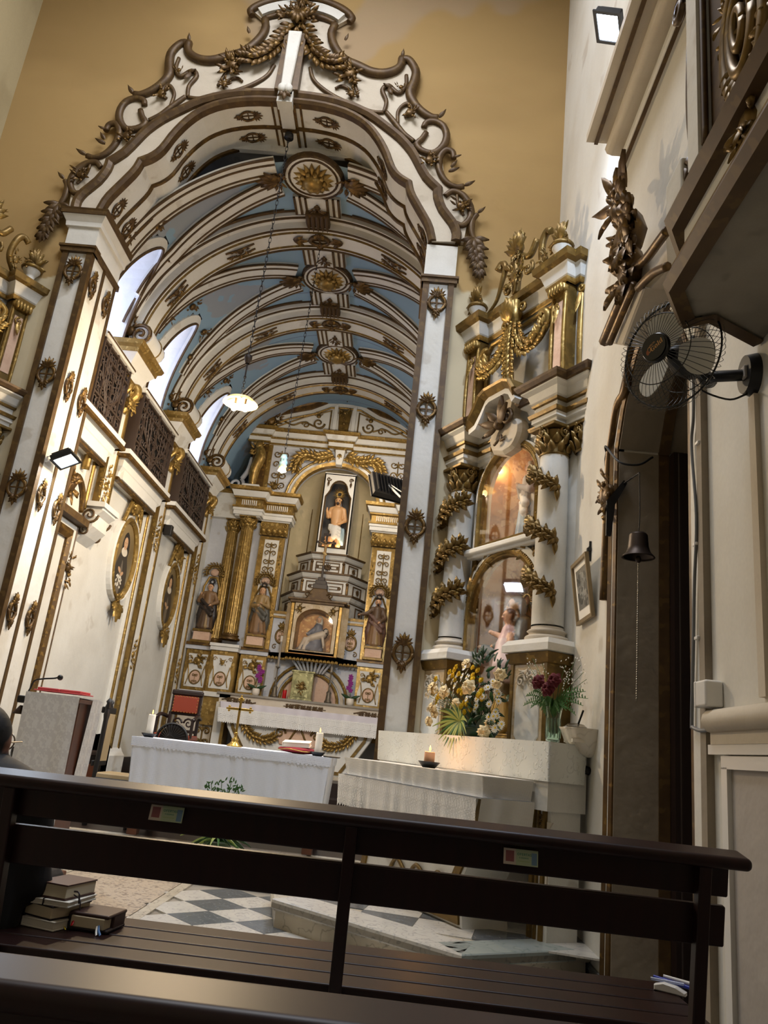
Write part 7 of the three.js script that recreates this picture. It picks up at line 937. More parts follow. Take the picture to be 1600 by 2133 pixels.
Object.assign(M, {
  cloth: std('#dde4f0', 0.85, { bumpMap: weave, bumpScale: 0.0012, sheen: 0.3 }), clothWarm: std('#e2ded4', 0.85, { bumpMap: weave, bumpScale: 0.0012 }), satin: (() => std(0xffffff, 0.5, { map: tex(128, 0.12, (u, v) => { const k = fbm(u, v, 6, 3, 120); const a = 0.66 + 0.1 * sst(0.45, 0.55, k); return [a, a * 0.975, a * 0.93]; }) }))(),
  lace: std('#e8e6e0', 0.85, { alphaMap: canvasTex(256, 256, (x, w, h) => laceA(x, w, h, 6), 0.09, 0.09), transparent: true }), laceDense: std('#e6e4de', 0.85, { alphaMap: canvasTex(256, 256, (x, w, h) => laceA(x, w, h, 3), 0.12, 0.12), transparent: true }),
  laceFigured: std('#dfe0d8', 0.85, { bumpMap: canvasTex(256, 256, (x, w, h) => { x.fillStyle = '#666'; x.fillRect(0, 0, w, h); x.strokeStyle = '#888'; for (let i = 0; i < 64; i++) { x.beginPath(); x.moveTo(0, i * 4); x.lineTo(w, i * 4); x.stroke(); } x.fillStyle = x.strokeStyle = '#fff'; for (let i = 0; i < 40; i++) { x.beginPath(); x.ellipse(hash(i, 1, 6) * w, hash(i, 2, 6) * h, 5 + hash(i, 3, 6) * 10, 3 + hash(i, 4, 6) * 5, hash(i, 5, 6) * 3, 0, 7); x.fill(); } x.lineWidth = 3; for (let i = 0; i < 12; i++) { x.beginPath(); x.arc(hash(i, 7, 6) * w, hash(i, 8, 6) * h, 20, 0, 4); x.stroke(); } }, 0.3, 0.3), bumpScale: 0.004 }),
  laceCool: std('#dfe6f2', 0.85, { alphaMap: canvasTex(256, 256, (x, w, h) => laceA(x, w, h, 3), 0.08, 0.08), transparent: true }), clothLilac: std('#d9d3d8', 0.85, { bumpMap: weave, bumpScale: 0.0012 }), tabern: gilt('#8d8a62', '#6f6c4a', '#a8a47a', 132, 0.6, 0.4), waxGrey: std('#9a9184', 0.6),
  redCloth: std('#7d1020', 0.8, { sheen: 0.4 }), leather: std('#7c3220', 0.35), red: std('#b01016', 0.35), paper: std('#d9ccae', 0.8), paperW: std('#e6e1d2', 0.8), cover: std('#4a2a24', 0.45), coverDark: std('#21161c', 0.4), pinkBook: std('#c4474a', 0.6), dishBlack: std('#161514', 0.4), flame: std('#ffd27a', 0.5, { emissive: new THREE.Color('#ffb347'), emissiveIntensity: 6 }), waxPeach: std('#f0b58a', 0.5), cane: std('#9b8a6a', 0.6), glassGreen: std('#d5e6d8', 0.05, { transmission: 1, thickness: 0.004, ior: 1.45 }),
  stem: std('#2c4a1e', 0.6), brassDull: std('#8f7a4a', 0.35, { metalness: 0.8 }), pewter: std('#6b6254', 0.45, { metalness: 0.6 }), potWhite: std('#d8cfc0', 0.4), blueInk: std('#1d2f9c', 0.3), clearPlastic: std('#cfd6ea', 0.15, { transmission: 0.6, thickness: 0 }),
});
Object.assign(M, { leafFern: std('#3c6b2a', 0.55), coverBrown: std('#38231e', 0.4), ribbonBlue: std('#5f86b8', 0.6) });
M.wax = std('#efe9da', 0.55);
function candle(name, label, x, y, z, r, h, mat, lit = true) {
  const o = thing(name, label, 'candle'); part(o, 'dish', lathe([[0, 0], [r * 1.2, 0], [r * 2, r * 0.9], [r * 2.1, r * 1.1], [r * 1.9, r * 1.0], [0, r * 0.35]], 26, x, y, z), M.dishBlack); part(o, 'wax', lathe([[0, r * 0.4], [r, r * 0.4], [r, h], [r * 0.85, h + 0.004], [0, h - 0.004]], 24, x, y, z), mat);
  const wk = part(o, 'wick', tube([V3(x, y + h - 0.005, z), V3(x + 0.001, y + h + 0.012, z)], 0.0015, 5), M.black); if (lit) { part(wk, 'flame', lathe([[0, 0], [0.005, 0.006], [0.0065, 0.014], [0.004, 0.026], [0, 0.038]], 12, x, y + h + 0.008, z), M.flame); pointLight(V3(x, y + h + 0.06, z), 0xffb060, 0.12, 0.4); } return o;
}
const ATY = 0.985;
{
  // free standing altar with its cloths
  const zf = -7.2, zb = -7.95, xl = -0.3182 * 7.2, xr = -0.0757 * 7.2;
  const o = thing('altar_table', 'freestanding wooden altar hidden under the pale blue white cloth', 'altar'); part(o, 'top', rbox((xl + xr) / 2, ATY - 0.03, (zf + zb) / 2, xr - xl - 0.04, 0.05, zf - zb - 0.04, 0.006), M.woodMid); for (const x of [xl + 0.1, xr - 0.1]) for (const z of [zf - 0.1, zb + 0.1]) part(o, 'leg', rbox(x, (CFL + ATY) / 2 - 0.02, z, 0.09, ATY - CFL - 0.06, 0.09, 0.008), M.woodMid);
  const c = thing('altar_cloth', 'pale blue white cloth with scalloped lace edge over the freestanding altar', 'tablecloth'), e = 0.02; part(c, 'top_sheet', rbox((xl + xr) / 2, ATY, (zf + zb) / 2, xr - xl + 0.02, 0.006, zf - zb + 0.02, 0.003), M.cloth);
  const pth = [[xr + e, zb], [xr + e, zf + e], [xl - e, zf + e], [xl - e, zb]]; part(c, 'drop', skirt(pth.slice().reverse(), ATY + 0.002, CFL + 0.08, 0.02, 0.13, 2, 0.07), M.cloth); part(c, 'lace_edge', skirt(pth.slice().reverse().map(([x, z]) => [x + (x > -1.4 ? 0.008 : -0.008), z + (z > zf ? 0.008 : 0)]), ATY + 0.004, ATY - 0.075, 0.003, 0.2, 1, 0.006, 0.03), M.laceCool);
  const at = (px, d) => ray(px[0], px[1]).x * d;
  candle('altar_candle', 'tall white lit candle in a black dish at the left end of the altar cloth', at([314, 1510], 7.4), ATY + 0.003, -7.4, 0.033, 0.2, M.wax); candle('altar_candle', 'tall white lit candle in a black dish beside the red cushion on the altar', at([664, 1550], 7.32), ATY + 0.003, -7.32, 0.033, 0.2, M.wax);
  const x = at([490, 1540], 7.45), z = -7.45, k = thing('altar_cross', 'brass standing cross with trefoil ends on the altar cloth', 'cross'); part(k, 'foot', lathe([[0, 0], [0.07, 0], [0.07, 0.01], [0.045, 0.03], [0.03, 0.05], [0.035, 0.065], [0.018, 0.08], [0.012, 0.11], [0.02, 0.12], [0.01, 0.13]], 22, x, ATY + 0.003, z), M.brass); part(k, 'upright', rbox(x, ATY + 0.28, z, 0.022, 0.31, 0.012, 0.003), M.brass); part(k, 'crossbar', rbox(x, ATY + 0.34, z, 0.19, 0.022, 0.012, 0.003), M.brass); part(k, 'trefoil', [[0, 0.44], [-0.1, 0.34], [0.1, 0.34]].map(([a, b]) => [ball(x + a, ATY + b, z, 0.016, 1, 0.5), ball(x + a + (a ? 0 : 0.018), ATY + b + (a ? 0.018 : -0.012), z, 0.012, 1, 0.5), ball(x + a - (a ? 0 : 0.018), ATY + b - (a ? 0.018 : 0.012), z, 0.012, 1, 0.5), ball(x + a * 1.2, ATY + b + (a ? 0 : 0.02), z, 0.01, 1, 0.5)]).flat(), M.brass);
  const cxx = at([618, 1555], 7.4), cu = thing('missal_cushion', 'dark red velvet cushion with gold cord on the altar', 'cushion'); part(cu, 'pad', new THREE.SphereGeometry(1, 24, 12).scale(0.19, 0.032, 0.14).translate(cxx + 0.02, ATY + 0.036, -7.42), M.redCloth); part(cu, 'cord', (() => { const p = []; for (let i = 0; i <= 30; i++) { const t = i / 30 * 6.283; p.push(V3(cxx + 0.02 + Math.cos(t) * 0.19, ATY + 0.034 + 0.006 * Math.sin(t * 4), -7.42 + Math.sin(t) * 0.14)); } return tube(p, 0.004, 5); })(), M.brass);
  const bk = thing('missal', 'closed white missal lying tilted on the red cushion', 'book'); { const g = (q) => q.rotateZ(0.05).rotateX(0.12).translate(cxx, ATY + 0.09, -7.42); part(bk, 'pages', g(rbox(0, 0, 0, 0.24, 0.034, 0.17, 0.004)), M.paperW); part(bk, 'cover', [g(rbox(0, 0.019, 0, 0.25, 0.005, 0.18, 0.002)), g(rbox(0, -0.019, 0, 0.25, 0.005, 0.18, 0.002)), g(rbox(-0.124, 0, 0, 0.006, 0.042, 0.18, 0.002))], M.paperW); part(bk, 'ribbon', g(box(-0.126, -0.002, 0.03, 0.003, 0.03, 0.05)), M.red); }
  const pt = thing('paten', 'dark round paten lying at the altar corner', 'plate'); part(pt, 'plate', lathe([[0, 0], [0.07, 0], [0.085, 0.008], [0.08, 0.01], [0, 0.004]], 26, at([690, 1573], 7.28), ATY + 0.004, -7.34), M.pewter);
}
{
  // side altar mesa and gradine under lace cloths
  const o = thing('side_altar_mesa', 'side altar table of curved white and brown woodwork below the lace cloths', 'altar', FS), YM = 1.02, YG = 1.255, s0 = -0.57, s1 = 1.235, g0 = -0.757, g1 = 1.36;
  part(o, 'gradine', [box2(g0 + 0.02, 0.62, 0.86, YG - 0.01, -0.34, 0.33), box2(0.6, g1 - 0.03, 0.86, YG - 0.01, 0.03, 0.33)], M.white); part(o, 'top', box2(s0 + 0.02, s1 - 0.02, YM - 0.06, YM - 0.012, 0.3, 0.705), M.white);
  part(o, 'front', ext([[s0 + 0.05, YM - 0.06], [s0 + 0.12, 0.7], [s0 + 0.3, 0.4], [s0 + 0.25, PLY], [s1 - 0.25, PLY], [s1 - 0.3, 0.4], [s1 - 0.12, 0.7], [s1 - 0.05, YM - 0.06]], 0.3, 0.34, 0.01), M.white); part(o, 'front_frame', [mold([[s0 + 0.1, YM - 0.1], [s0 + 0.17, 0.7], [s0 + 0.34, 0.42], [s0 + 0.3, PLY + 0.05], [s1 - 0.3, PLY + 0.05], [s1 - 0.34, 0.42], [s1 - 0.17, 0.7], [s1 - 0.1, YM - 0.1]], [[-0.03, 0.63], [-0.03, 0.655], [0.03, 0.655], [0.03, 0.63]]), ...[0.1, 0.35, 0.6].map((q) => curve([[q, 0.3, 0.65], [q + 0.12, 0.42, 0.66], [q + 0.22, 0.36, 0.65]], 0.014, 10))], M.goldDim);
  part(o, 'side_body', box2(s1 - 0.06, g1 - 0.05, PLY, 0.9, 0.05, 0.28), M.white); part(o, 'side_strip', [box2(s1 - 0.08, s1 - 0.05, PLY, 0.9, 0.26, 0.3), box2(s1 + 0.02, s1 + 0.045, PLY, 0.9, 0.27, 0.3), box2(s1 - 0.03, s1 - 0.015, PLY, 0.9, 0.27, 0.296)], M.goldDim); part(o, 'side_carving', Array.from({ length: 5 }, (_, i) => new THREE.TorusGeometry(0.014, 0.006, 5, 12).translate(s1 - 0.0, 0.82 - i * 0.035, 0.295)), M.brownGold); part(o, 'side_panel', ext([[s1 + 0.07, 0.3], [s1 + 0.07, 0.76], [s1 + 0.1, 0.8], [s1 + 0.0, 0.8]].slice(0, 3).concat([[g1 - 0.07, 0.8], [g1 - 0.07, 0.3]]), 0.28, 0.012), M.cream);
  const c = thing('gradine_cloth', 'white figured lace cloth over the upper step of the side altar', 'tablecloth', FS); part(c, 'top_sheet', ext([[g0, 0.1], [g0, -0.35], [g1, -0.35], [g1, -0.05], [1.12, 0.1]], 0, 0.006).rotateX(-Math.PI / 2).translate(0, YG - 0.006, 0), M.laceFigured); part(c, 'drop', skirt([[g0, -0.1], [g0, 0.355], [g1, 0.355], [g1, 0.06]], YG - 0.001, YM + 0.006, 0.008, 0.3, 3, 0.012), M.laceFigured);
  const d = thing('mesa_cloth', 'white cloth with deep lace border over the front of the side altar', 'tablecloth', FS); part(d, 'top_sheet', box2(s0, s1, YM - 0.006, YM, 0.36, 0.73), M.clothWarm); const pt = [[s0, 0.36], [s0, 0.735], [s1, 0.735], [s1, 0.36]]; part(d, 'drop', skirt(pt, YM - 0.001, YM - 0.13, 0.012, 0.16, 5, 0.025), M.clothWarm); part(d, 'lace_border', skirt([[s0 - 0.02, 0.36], [s0 - 0.02, 0.762], [s1 - 0.02, 0.762]], YM - 0.125, YM - 0.34, 0.012, 0.16, 5, 0.01, 0.03), M.lace); part(d, 'hem', skirt(pt.map(([a, b]) => [a, b + 0.004]), YM - 0.118, YM - 0.128, 0.012, 0.16, 5, 0.03), M.cloth); part(d, 'side_fall', skirt([[s1 + 0.015, 0.75], [s1 + 0.02, 0.36]], YM - 0.12, YM - 0.31, 0.02, 0.2, 7, 0.02), M.clothWarm);
  const q = FS.px(895, 1575, 0.58), w = FS.pt(q[0], YM, 0.58); candle('votive_candle', 'short peach lit candle in a black dish on the side altar cloth', w.x, YM + 0.001, w.z, 0.036, 0.1, M.waxPeach);
  const sh = thing('prayer_sheet', 'open white booklet lying on the side altar cloth', 'booklet', FS), qs = FS.px(960, 1580, 0.5); part(sh, 'pages', box2(qs[0] - 0.1, qs[0] + 0.1, YM + 0.001, YM + 0.006, 0.45, 0.6), M.paperW);
}
// high altar mesa, cloth, tabernacle, candlesticks, orchids
{
  const o = thing('high_altar_mesa', 'white high altar table with gilt garlands and pink cartouche', 'altar', FH), zf = 0.85, YT = 1.6;
  part(o, 'gradine', [box2(-1.5, 1.5, 1.5, 1.74, -0.04, 0.36)], M.cream); part(o, 'gradine_cap', box2(-1.54, 1.54, 1.74, 1.775, -0.04, 0.41), M.grey); part(o, 'gradine_scrollwork', [-1.15, 0, 1.15].map((x) => [arabesque(0, 0, 0, 0.1, x ? 0.5 : 0.8, 0.01).map((g) => g.rotateZ(1.5708)), curve([[-0.3, 0, 0], [-0.1, 0.04, 0], [0.1, -0.04, 0], [0.3, 0, 0]], 0.012, 16)].flat().map((g) => g.translate(x, 1.65, 0.365))).flat(), M.brown);
  part(o, 'top', box2(-1.4, 1.4, YT - 0.06, YT - 0.01, 0.3, zf), M.marbleY); const fr = [[-1.3, YT - 0.06], [-1.2, 1.2], [-0.95, 0.8], [-0.8, 0.6], [0.8, 0.6], [0.95, 0.8], [1.2, 1.2], [1.3, YT - 0.06]]; part(o, 'front', ext(fr, 0.3, 0.46, 0.01), M.white); part(o, 'front_frame', [mold([[-1.2, YT - 0.1], [-1.1, 1.2], [-0.86, 0.84], [-0.74, 0.66], [0.74, 0.66], [0.86, 0.84], [1.1, 1.2], [1.2, YT - 0.1]], [[-0.025, 0.75], [-0.025, 0.785], [0.025, 0.785], [0.025, 0.75]])], M.goldDim);
  for (const s of [-1, 1]) { part(o, 'front_garland', garland([[s * 0.95, 1.34, 0.78], [s * 0.8, 1.14, 0.78], [s * 0.55, 1.06, 0.78], [s * 0.36, 1.14, 0.78]], 0.05, 3, 1, 14), M.gold); part(o, 'front_post', box2(s * 1.42 - 0.08, s * 1.42 + 0.08, 0.56, YT, 0.1, 0.5), M.white); part(o, 'front_post_edge', box2(s * 1.33 - 0.025, s * 1.33 + 0.025, 0.56, YT, 0.1, 0.53), M.gold); part(o, 'side_block', box2(Math.min(s * 1.52, s * 2.2), Math.max(s * 1.52, s * 2.2), 0.4, 1.7, 0, 0.25), M.cream); part(o, 'side_scrollwork', [arabesque(s * 1.72, 1.1, 0.26, 0.3, 0.9, 0.02), box2(s * 1.55 - 0.02, s * 1.55 + 0.02, 0.5, 1.6, 0.25, 0.28)], M.goldDim); }
  part(o, 'cartouche', ext(smooth2([[-0.3, 1.02], [-0.34, 1.16], [-0.2, 1.3], [0, 1.36], [0.2, 1.3], [0.34, 1.16], [0.3, 1.02], [0, 0.98]], 30), 0.75, 0.035, 0.01), M.pink); part(o, 'cartouche_frame', [spiral(-0.3, 1.2, 0.79, 0.09, 1.4, 0, 1, 0.02), spiral(0.3, 1.2, 0.79, 0.09, 1.4, 3.1, -1, 0.02), foliage(0, 1.34, 0.79, 0.3, 0.12, 14, 130), curve([[-0.14, 1.1, 0.79], [0, 1.3, 0.8], [0.14, 1.1, 0.79]], 0.016, 14)], M.goldDim);
  part(o, 'step_block', box2(-1.3, 1.3, 0.36, 0.6, 0.2, 0.95), M.cream);
  const c = thing('high_altar_cloth', 'white cloth with hanging lace border on the high altar', 'tablecloth', FH); part(c, 'top_sheet', box2(-1.36, 1.36, YT - 0.006, YT, 0.37, zf + 0.03), M.clothLilac); const pt = [[-1.36, 0.4], [-1.36, zf + 0.035], [1.36, zf + 0.035], [1.36, 0.4]]; part(c, 'drop', skirt(pt, YT - 0.001, YT - 0.12, 0.015, 0.25, 2, 0.02), M.clothLilac); part(c, 'lace_border', skirt(pt.map(([a, b]) => [a * 1.012, b + 0.02]), YT - 0.1, YT - 0.33, 0.015, 0.25, 2, 0.02, 0.03), M.laceDense);
  const t = thing('tabernacle', 'greenish silver tabernacle with relief door on the high altar', 'tabernacle', FH), x0 = -0.29, x1 = 0.08, xc = (x0 + x1) / 2, yb = 1.776; part(t, 'body', rbox(xc, yb + 0.24, 0.2, x1 - x0, 0.48, 0.26, 0.008), M.tabern); part(t, 'door', ext([[xc - 0.13, yb + 0.05], [xc - 0.13, yb + 0.3], ...archPts(xc, yb + 0.3, 0.13, 1, 10).reverse(), [xc + 0.13, yb + 0.05]], 0.33, 0.012, 0.003), M.tabern); part(t, 'relief', [foliage(xc, yb + 0.22, 0.345, 0.16, 0.24, 24, 131, 0.8), ball(xc, yb + 0.28, 0.345, 0.035)], M.goldDim); part(t, 'cornice', [rbox(xc, yb + 0.49, 0.2, x1 - x0 + 0.05, 0.03, 0.3, 0.006), rbox(xc, yb + 0.012, 0.2, x1 - x0 + 0.04, 0.024, 0.29, 0.005)], M.tabern);
  const cs = (label, px, h) => { const k = thing('candlestick', label, 'candlestick', FH, 'candlesticks on the high altar'), q = FH.px(px[0], px[1], 0.2)[0], z = 0.2; part(k, 'base', [lathe([[0.0, 0], [0.085, 0], [0.085, 0.03], [0.06, 0.06], [0.05, 0.16], [0.06, 0.18], [0.025, 0.22], [0.02, 0.3], [0.04, 0.33], [0.018, 0.36], [0.015, 0.5], [0.03, 0.52], [0.05, 0.54], [0.0, 0.545]], 4, 0, 0, 0).rotateY(0.785).translate(q, 1.776, z)], M.pewter); part(k, 'candle', lathe([[0, 0], [0.02, 0], [0.019, h], [0, h]], 14, q, 2.32, z), M.waxGrey); part(k, 'socket', lathe([[0, 0], [0.028, 0], [0.03, 0.1], [0, 0.1]], 14, q, 2.3 + h, z), M.potWhite); };
  cs('tall pewter candlestick with candle left of the tabernacle', [571, 1445], 0.46); cs('tall pewter candlestick with candle right of the tabernacle', [683, 1460], 0.46);
  const rc = thing('red_candle', 'red glass sanctuary candle beside the tabernacle', 'candle', FH), rq = FH.px(592, 1450, 0.24)[0]; part(rc, 'glass', lathe([[0, 0], [0.035, 0], [0.036, 0.14], [0.032, 0.15], [0, 0.15]], 18, rq, 1.776, 0.24), M.red); part(rc, 'rim', lathe([[0.034, 0.145], [0.038, 0.15], [0.034, 0.156]], 18, rq, 1.776, 0.24), M.brass);
  const orch = (label, px, sg) => { const k = thing('orchid', label, 'orchid', FH, 'orchids on the high altar'), q = FH.px(px[0], px[1], 0.24)[0], z = 0.24, y = 1.776; part(k, 'pot', lathe([[0, 0], [0.05, 0], [0.068, 0.05], [0.066, 0.12], [0.06, 0.125], [0.05, 0.1], [0, 0.1]], 18, q, y, z), M.potWhite); for (let i = 0; i < 4; i++) part(k, 'leaf', leaf(0, 0, 0, i % 2 ? 0.35 : Math.PI - 0.35, 0.2, 0.06, 0.2, -0.1).rotateY((i > 1 ? 0.6 : -0.3)).translate(q, y + 0.12, z), M.leafDark); const st = [[q, y + 0.1, z], [q + sg * 0.02, y + 0.28, z], [q + sg * 0.05, y + 0.46, z]]; part(k, 'stem', curve(st, 0.005, 12, 5), M.stem); const fl = join([0, 1, 2, 3, 4].map((i) => leaf(0, 0, 0, i * 1.2566 + 0.3, 0.05, 0.045, 0.2, 0.1)).concat([ball(0, 0, 0.01, 0.01)])); for (let i = 0; i < 7; i++) { const m = part(k, 'flower', fl, M.petalP); m.position.set(q + sg * (0.03 + 0.025 * Math.sin(i * 2)) + 0.02 * Math.cos(i * 1.7), y + 0.26 + i * 0.04, z + 0.02); m.rotation.z = i; } };
  orch('purple orchid in a pale pot near the left end of the high altar', [533, 1440], 1); orch('purple orchid in a pale pot near the right end of the high altar', [729, 1462], -1);
}
// ---------- flowers ----------
{
  const pet = (n, l, w, lift, cu, rows = 1) => { const o = []; for (let r = 0; r < rows; r++) for (let i = 0; i < n; i++) { const g = leaf(0, 0, 0, 0, l * (1 - r * 0.22), w, lift, cu + r * 0.35); o.push(g.rotateZ((i + r * 0.5) / n * 6.283).translate(0, 0, r * l * 0.12)); } return o; };
  const daisy = join(pet(11, 0.017, 0.008, 0.2, 0.1)), eye = ball(0, 0, 0.003, 0.005, 1, 0.7, 6), mum = join([...pet(12, 0.017, 0.009, 0.3, 0.35, 3), ball(0, 0, 0.006, 0.01, 1, 1, 7)]), rose = join([...pet(6, 0.036, 0.04, 0.6, 0.5, 3), ball(0, 0, 0.016, 0.02, 1, 1.1, 8)]), dot = join(pet(5, 0.006, 0.005, 0.2, 0.2)), lf = leaf(0, 0, 0, 0, 0.06, 0.024, 0.3, -0.2);
  const Z = V3(0, 0, 1), face = (m, d) => m.quaternion.setFromUnitVectors(Z, d.clone().normalize());
  const blade = (k, b, dx, dy, dz, l, w, mat, droop) => { const p = []; for (let i = 0; i <= 8; i++) { const t = i / 8; p.push(V3(b.x + dx * l * t, b.y + dy * l * t - droop * l * t * t, b.z + dz * l * t)); } part(k, 'blade_leaf', tube(p, (t) => w * (0.25 + Math.sin(Math.PI * Math.min(1, t * 0.9 + 0.1))) * 0.5, 5, 0.15), mat); };
  seed = 2024;
  // large arrangement on the side altar
  const k = thing('flower_arrangement', 'large arrangement of white daisies, yellow mums, cream roses and striped leaves', 'flowers', FS), off = 0.2, Q = (x, y, o = off) => { const [s, t] = FS.px(x, y, o); return V3(s, t, o); }, B = Q(985, 1528), up = V3(-0.3, 0.4, 1);
  part(k, 'bowl', lathe([[0, 0], [0.1, 0], [0.14, 0.06], [0.13, 0.065], [0, 0.05]], 22, B.x, 1.257, 0.14), M.leafDark);
  const put = (nm, g, m, x, y, sc = 1, o = off) => { const p = Q(x, y, o + rr(-0.06, 0.08)), q = part(k, nm, g, m); q.position.copy(p); face(q, V3(p.x - B.x, (p.y - B.y) * 0.5 - 0.05, 0.22 + rr(0, 0.15))); q.scale.setScalar(sc); if (nm === 'daisy') { const e = part(q, 'eye', eye, M.petalY); e; } if (rnd() < 0.6) part(k, 'stem', tube([V3(p.x, p.y, p.z - 0.01), V3((p.x + B.x) / 2, (p.y + B.y) / 2 + 0.03, p.z - 0.06), V3(B.x, 1.3, 0.14)], 0.0022, 4), M.stem); return q; };
  const W = [[905, 1462], [921, 1428], [893, 1450], [912, 1440], [955, 1405], [968, 1392], [962, 1415], [973, 1410], [935, 1412], [943, 1420], [928, 1470], [940, 1475], [950, 1460], [930, 1462], [936, 1440], [945, 1452], [993, 1470], [994, 1464], [1019, 1467], [1017, 1432], [1027, 1428], [1036, 1440], [1035, 1432], [1039, 1461], [1033, 1483], [1028, 1492], [1012, 1452], [900, 1488], [895, 1445], [898, 1470], [915, 1455], [1040, 1515], [1030, 1520], [979, 1448], [987, 1444], [948, 1430], [925, 1440], [1005, 1437], [1024, 1502], [1045, 1508]]; for (const [x, y] of W) for (let j = 0; j < 2; j++) put('daisy', daisy, M.petalW, x + j * rr(-9, 9), y + j * rr(-9, 9), 1.5);
  for (const [x, y] of [[952, 1391], [949, 1397], [910, 1415], [939, 1401], [945, 1408], [950, 1416], [958, 1405], [987, 1392], [997, 1398], [987, 1408], [986, 1416], [1004, 1418], [966, 1435], [965, 1445], [958, 1440], [971, 1433], [998, 1450], [1004, 1440], [1000, 1446], [1006, 1456], [969, 1465], [975, 1467], [983, 1478], [963, 1472], [922, 1451], [918, 1447], [912, 1457], [910, 1462], [970, 1484], [915, 1452]]) put('chrysanthemum', mum, M.petalY, x, y, 1.5);
  for (const [x, y, s] of [[911, 1438, 1.2], [935, 1445, 1.1], [984, 1436, 1.25], [978, 1388, 0.9], [1042, 1408, 1], [958, 1468, 0.9], [908, 1475, 0.9], [912, 1487, 0.8], [900, 1503, 0.85], [1012, 1525, 1.1], [1035, 1428, 0.7], [1022, 1507, 0.8]]) put('rose', rose, M.petalCream, x, y, s * 1.4);
  for (let i = 0; i < 26; i++) { const a = i / 26 * 6.283, c = Q(958, 1503, 0.3); blade(k, c, Math.cos(a) * 0.9, Math.sin(a) * 0.7 + 0.15, 0.35, rr(0.17, 0.26), 0.018, i % 3 ? M.leafPale : M.leaf, 0.35); }
  for (let i = 0; i < 70; i++) { const a = rr(0.2, 2.9), R = rr(0.05, 0.33), p = V3(B.x + 0.02 + Math.cos(a) * R, 1.32 + Math.sin(a) * R * 1.25, off - 0.05 + rr(-0.05, 0.06)), m = part(k, 'leaf', lf, i % 3 ? M.leafDark : M.leaf); m.position.copy(p); m.rotation.set(rr(-0.6, 0.6), rr(-0.8, 0.8), rr(0, 6.28)); m.scale.setScalar(rr(0.9, 1.6)); }
  for (const [x, y] of [[995, 1375], [1000, 1365], [1010, 1380], [990, 1385], [1015, 1370], [1040, 1385], [1045, 1400], [1050, 1412]]) for (let j = 0; j < 4; j++) { const p = Q(x + rr(-10, 10), y + rr(-8, 8)), m = part(k, 'leaf', lf, M.leafDark); m.position.copy(p); m.rotation.set(rr(-0.5, 0.5), rr(-0.5, 0.5), rr(0.5, 2.6)); m.scale.setScalar(1.2); }
  for (const [dx, dy, l] of [[0.9, 0.35, 0.42], [0.9, 0.1, 0.36], [0.8, 0.6, 0.36], [-0.9, 0.4, 0.34], [0.95, 0.0, 0.3], [-0.8, 0.1, 0.3]]) blade(k, V3(B.x + 0.03, 1.33, off), dx, dy, 0.15, l, 0.03, M.leafDark, 0.4);
  // vase with red roses, fern and tiny white blossom
  const v = thing('rose_vase', 'cut glass vase with red roses, fern and white filler blossom', 'flowers', FS), vo = 0.18, c = FS.px(1152, 1525, vo), vx = c[0]; part(v, 'vase', lathe([[0, 0], [0.04, 0], [0.045, 0.02], [0.042, 0.14], [0.055, 0.22], [0.05, 0.22], [0.038, 0.14], [0.04, 0.015], [0, 0.01]], 16, vx, 1.257, vo), M.glassGreen); part(v, 'cut_pattern', Array.from({ length: 12 }, (_, i) => tube([V3(0.045, 0.03, 0), V3(0.043, 0.15, 0)], 0.004, 4).rotateY(i / 12 * 6.283).translate(vx, 1.257, vo)), M.glassGreen);
  for (const [x, y] of [[1131, 1425], [1162, 1422], [1150, 1440]]) { const [s, t] = FS.px(x, y, vo + 0.06), m = part(v, 'rose', rose, M.petalR); m.position.set(s, t, vo + 0.06); face(m, V3(s - vx, 0.15, 0.5)); m.scale.setScalar(1.5); part(v, 'stem', tube([V3(s, t, vo + 0.05), V3(vx, 1.3, vo)], 0.003, 4), M.stem); }
  for (const [x, y] of [[1095, 1450], [1105, 1475], [1215, 1470], [1225, 1455], [1180, 1480], [1130, 1470], [1200, 1490], [1110, 1440], [1165, 1485], [1220, 1440], [1090, 1470], [1145, 1480]]) { const [s, t] = FS.px(x, y, vo + 0.08), b = V3(vx, 1.45, vo + 0.03), e = V3(s, t, vo + 0.08), fr = []; for (let i = 1; i < 13; i++) { const q = i / 13, px = b.x + (e.x - b.x) * q, py = b.y + (e.y - b.y) * q + 0.05 * Math.sin(q * 3.1), pz = b.z + 0.05 * q, an = Math.atan2(e.y - b.y, e.x - b.x), L = 0.055 * (1.1 - q); for (const sg of [-1, 1]) fr.push(leaf(px, py, pz, an + sg * 1.1, L, 0.013, 0.2, -0.1)); } fr.push(tube([b, V3((b.x + e.x) / 2, (b.y + e.y) / 2 + 0.05, vo + 0.06), e], 0.002, 4)); part(v, 'fern_frond', fr, M.leafFern); }
  for (let j = 0; j < 14; j++) { const x = [1100, 1110, 1122, 1130, 1105, 1112, 1200, 1210, 1216, 1222, 1190, 1205, 1178, 1215][j], y = [1385, 1372, 1400, 1382, 1410, 1395, 1372, 1385, 1400, 1415, 1400, 1430, 1385, 1440][j], [s, t] = FS.px(x, y, vo), b = V3(vx, 1.46, vo), sp = []; for (let i = 0; i < 12; i++) { const q = rr(0.45, 1.08), px = b.x + (s - b.x) * q + rr(-0.03, 0.03), py = b.y + (t - b.y) * q + rr(-0.02, 0.03), pz = vo + rr(-0.03, 0.05); sp.push(dot.clone().rotateX(rr(-0.6, 0.6)).rotateY(rr(-0.6, 0.6)).translate(px, py, pz)); } part(v, 'blossom_spray', sp, M.petalW).userData.kind = 'stuff'; part(v, 'spray_stem', tube([b, V3((b.x + s) / 2, (b.y + t) / 2 + 0.02, vo), V3(s, t, vo)], 0.0018, 4), M.leafFern); }
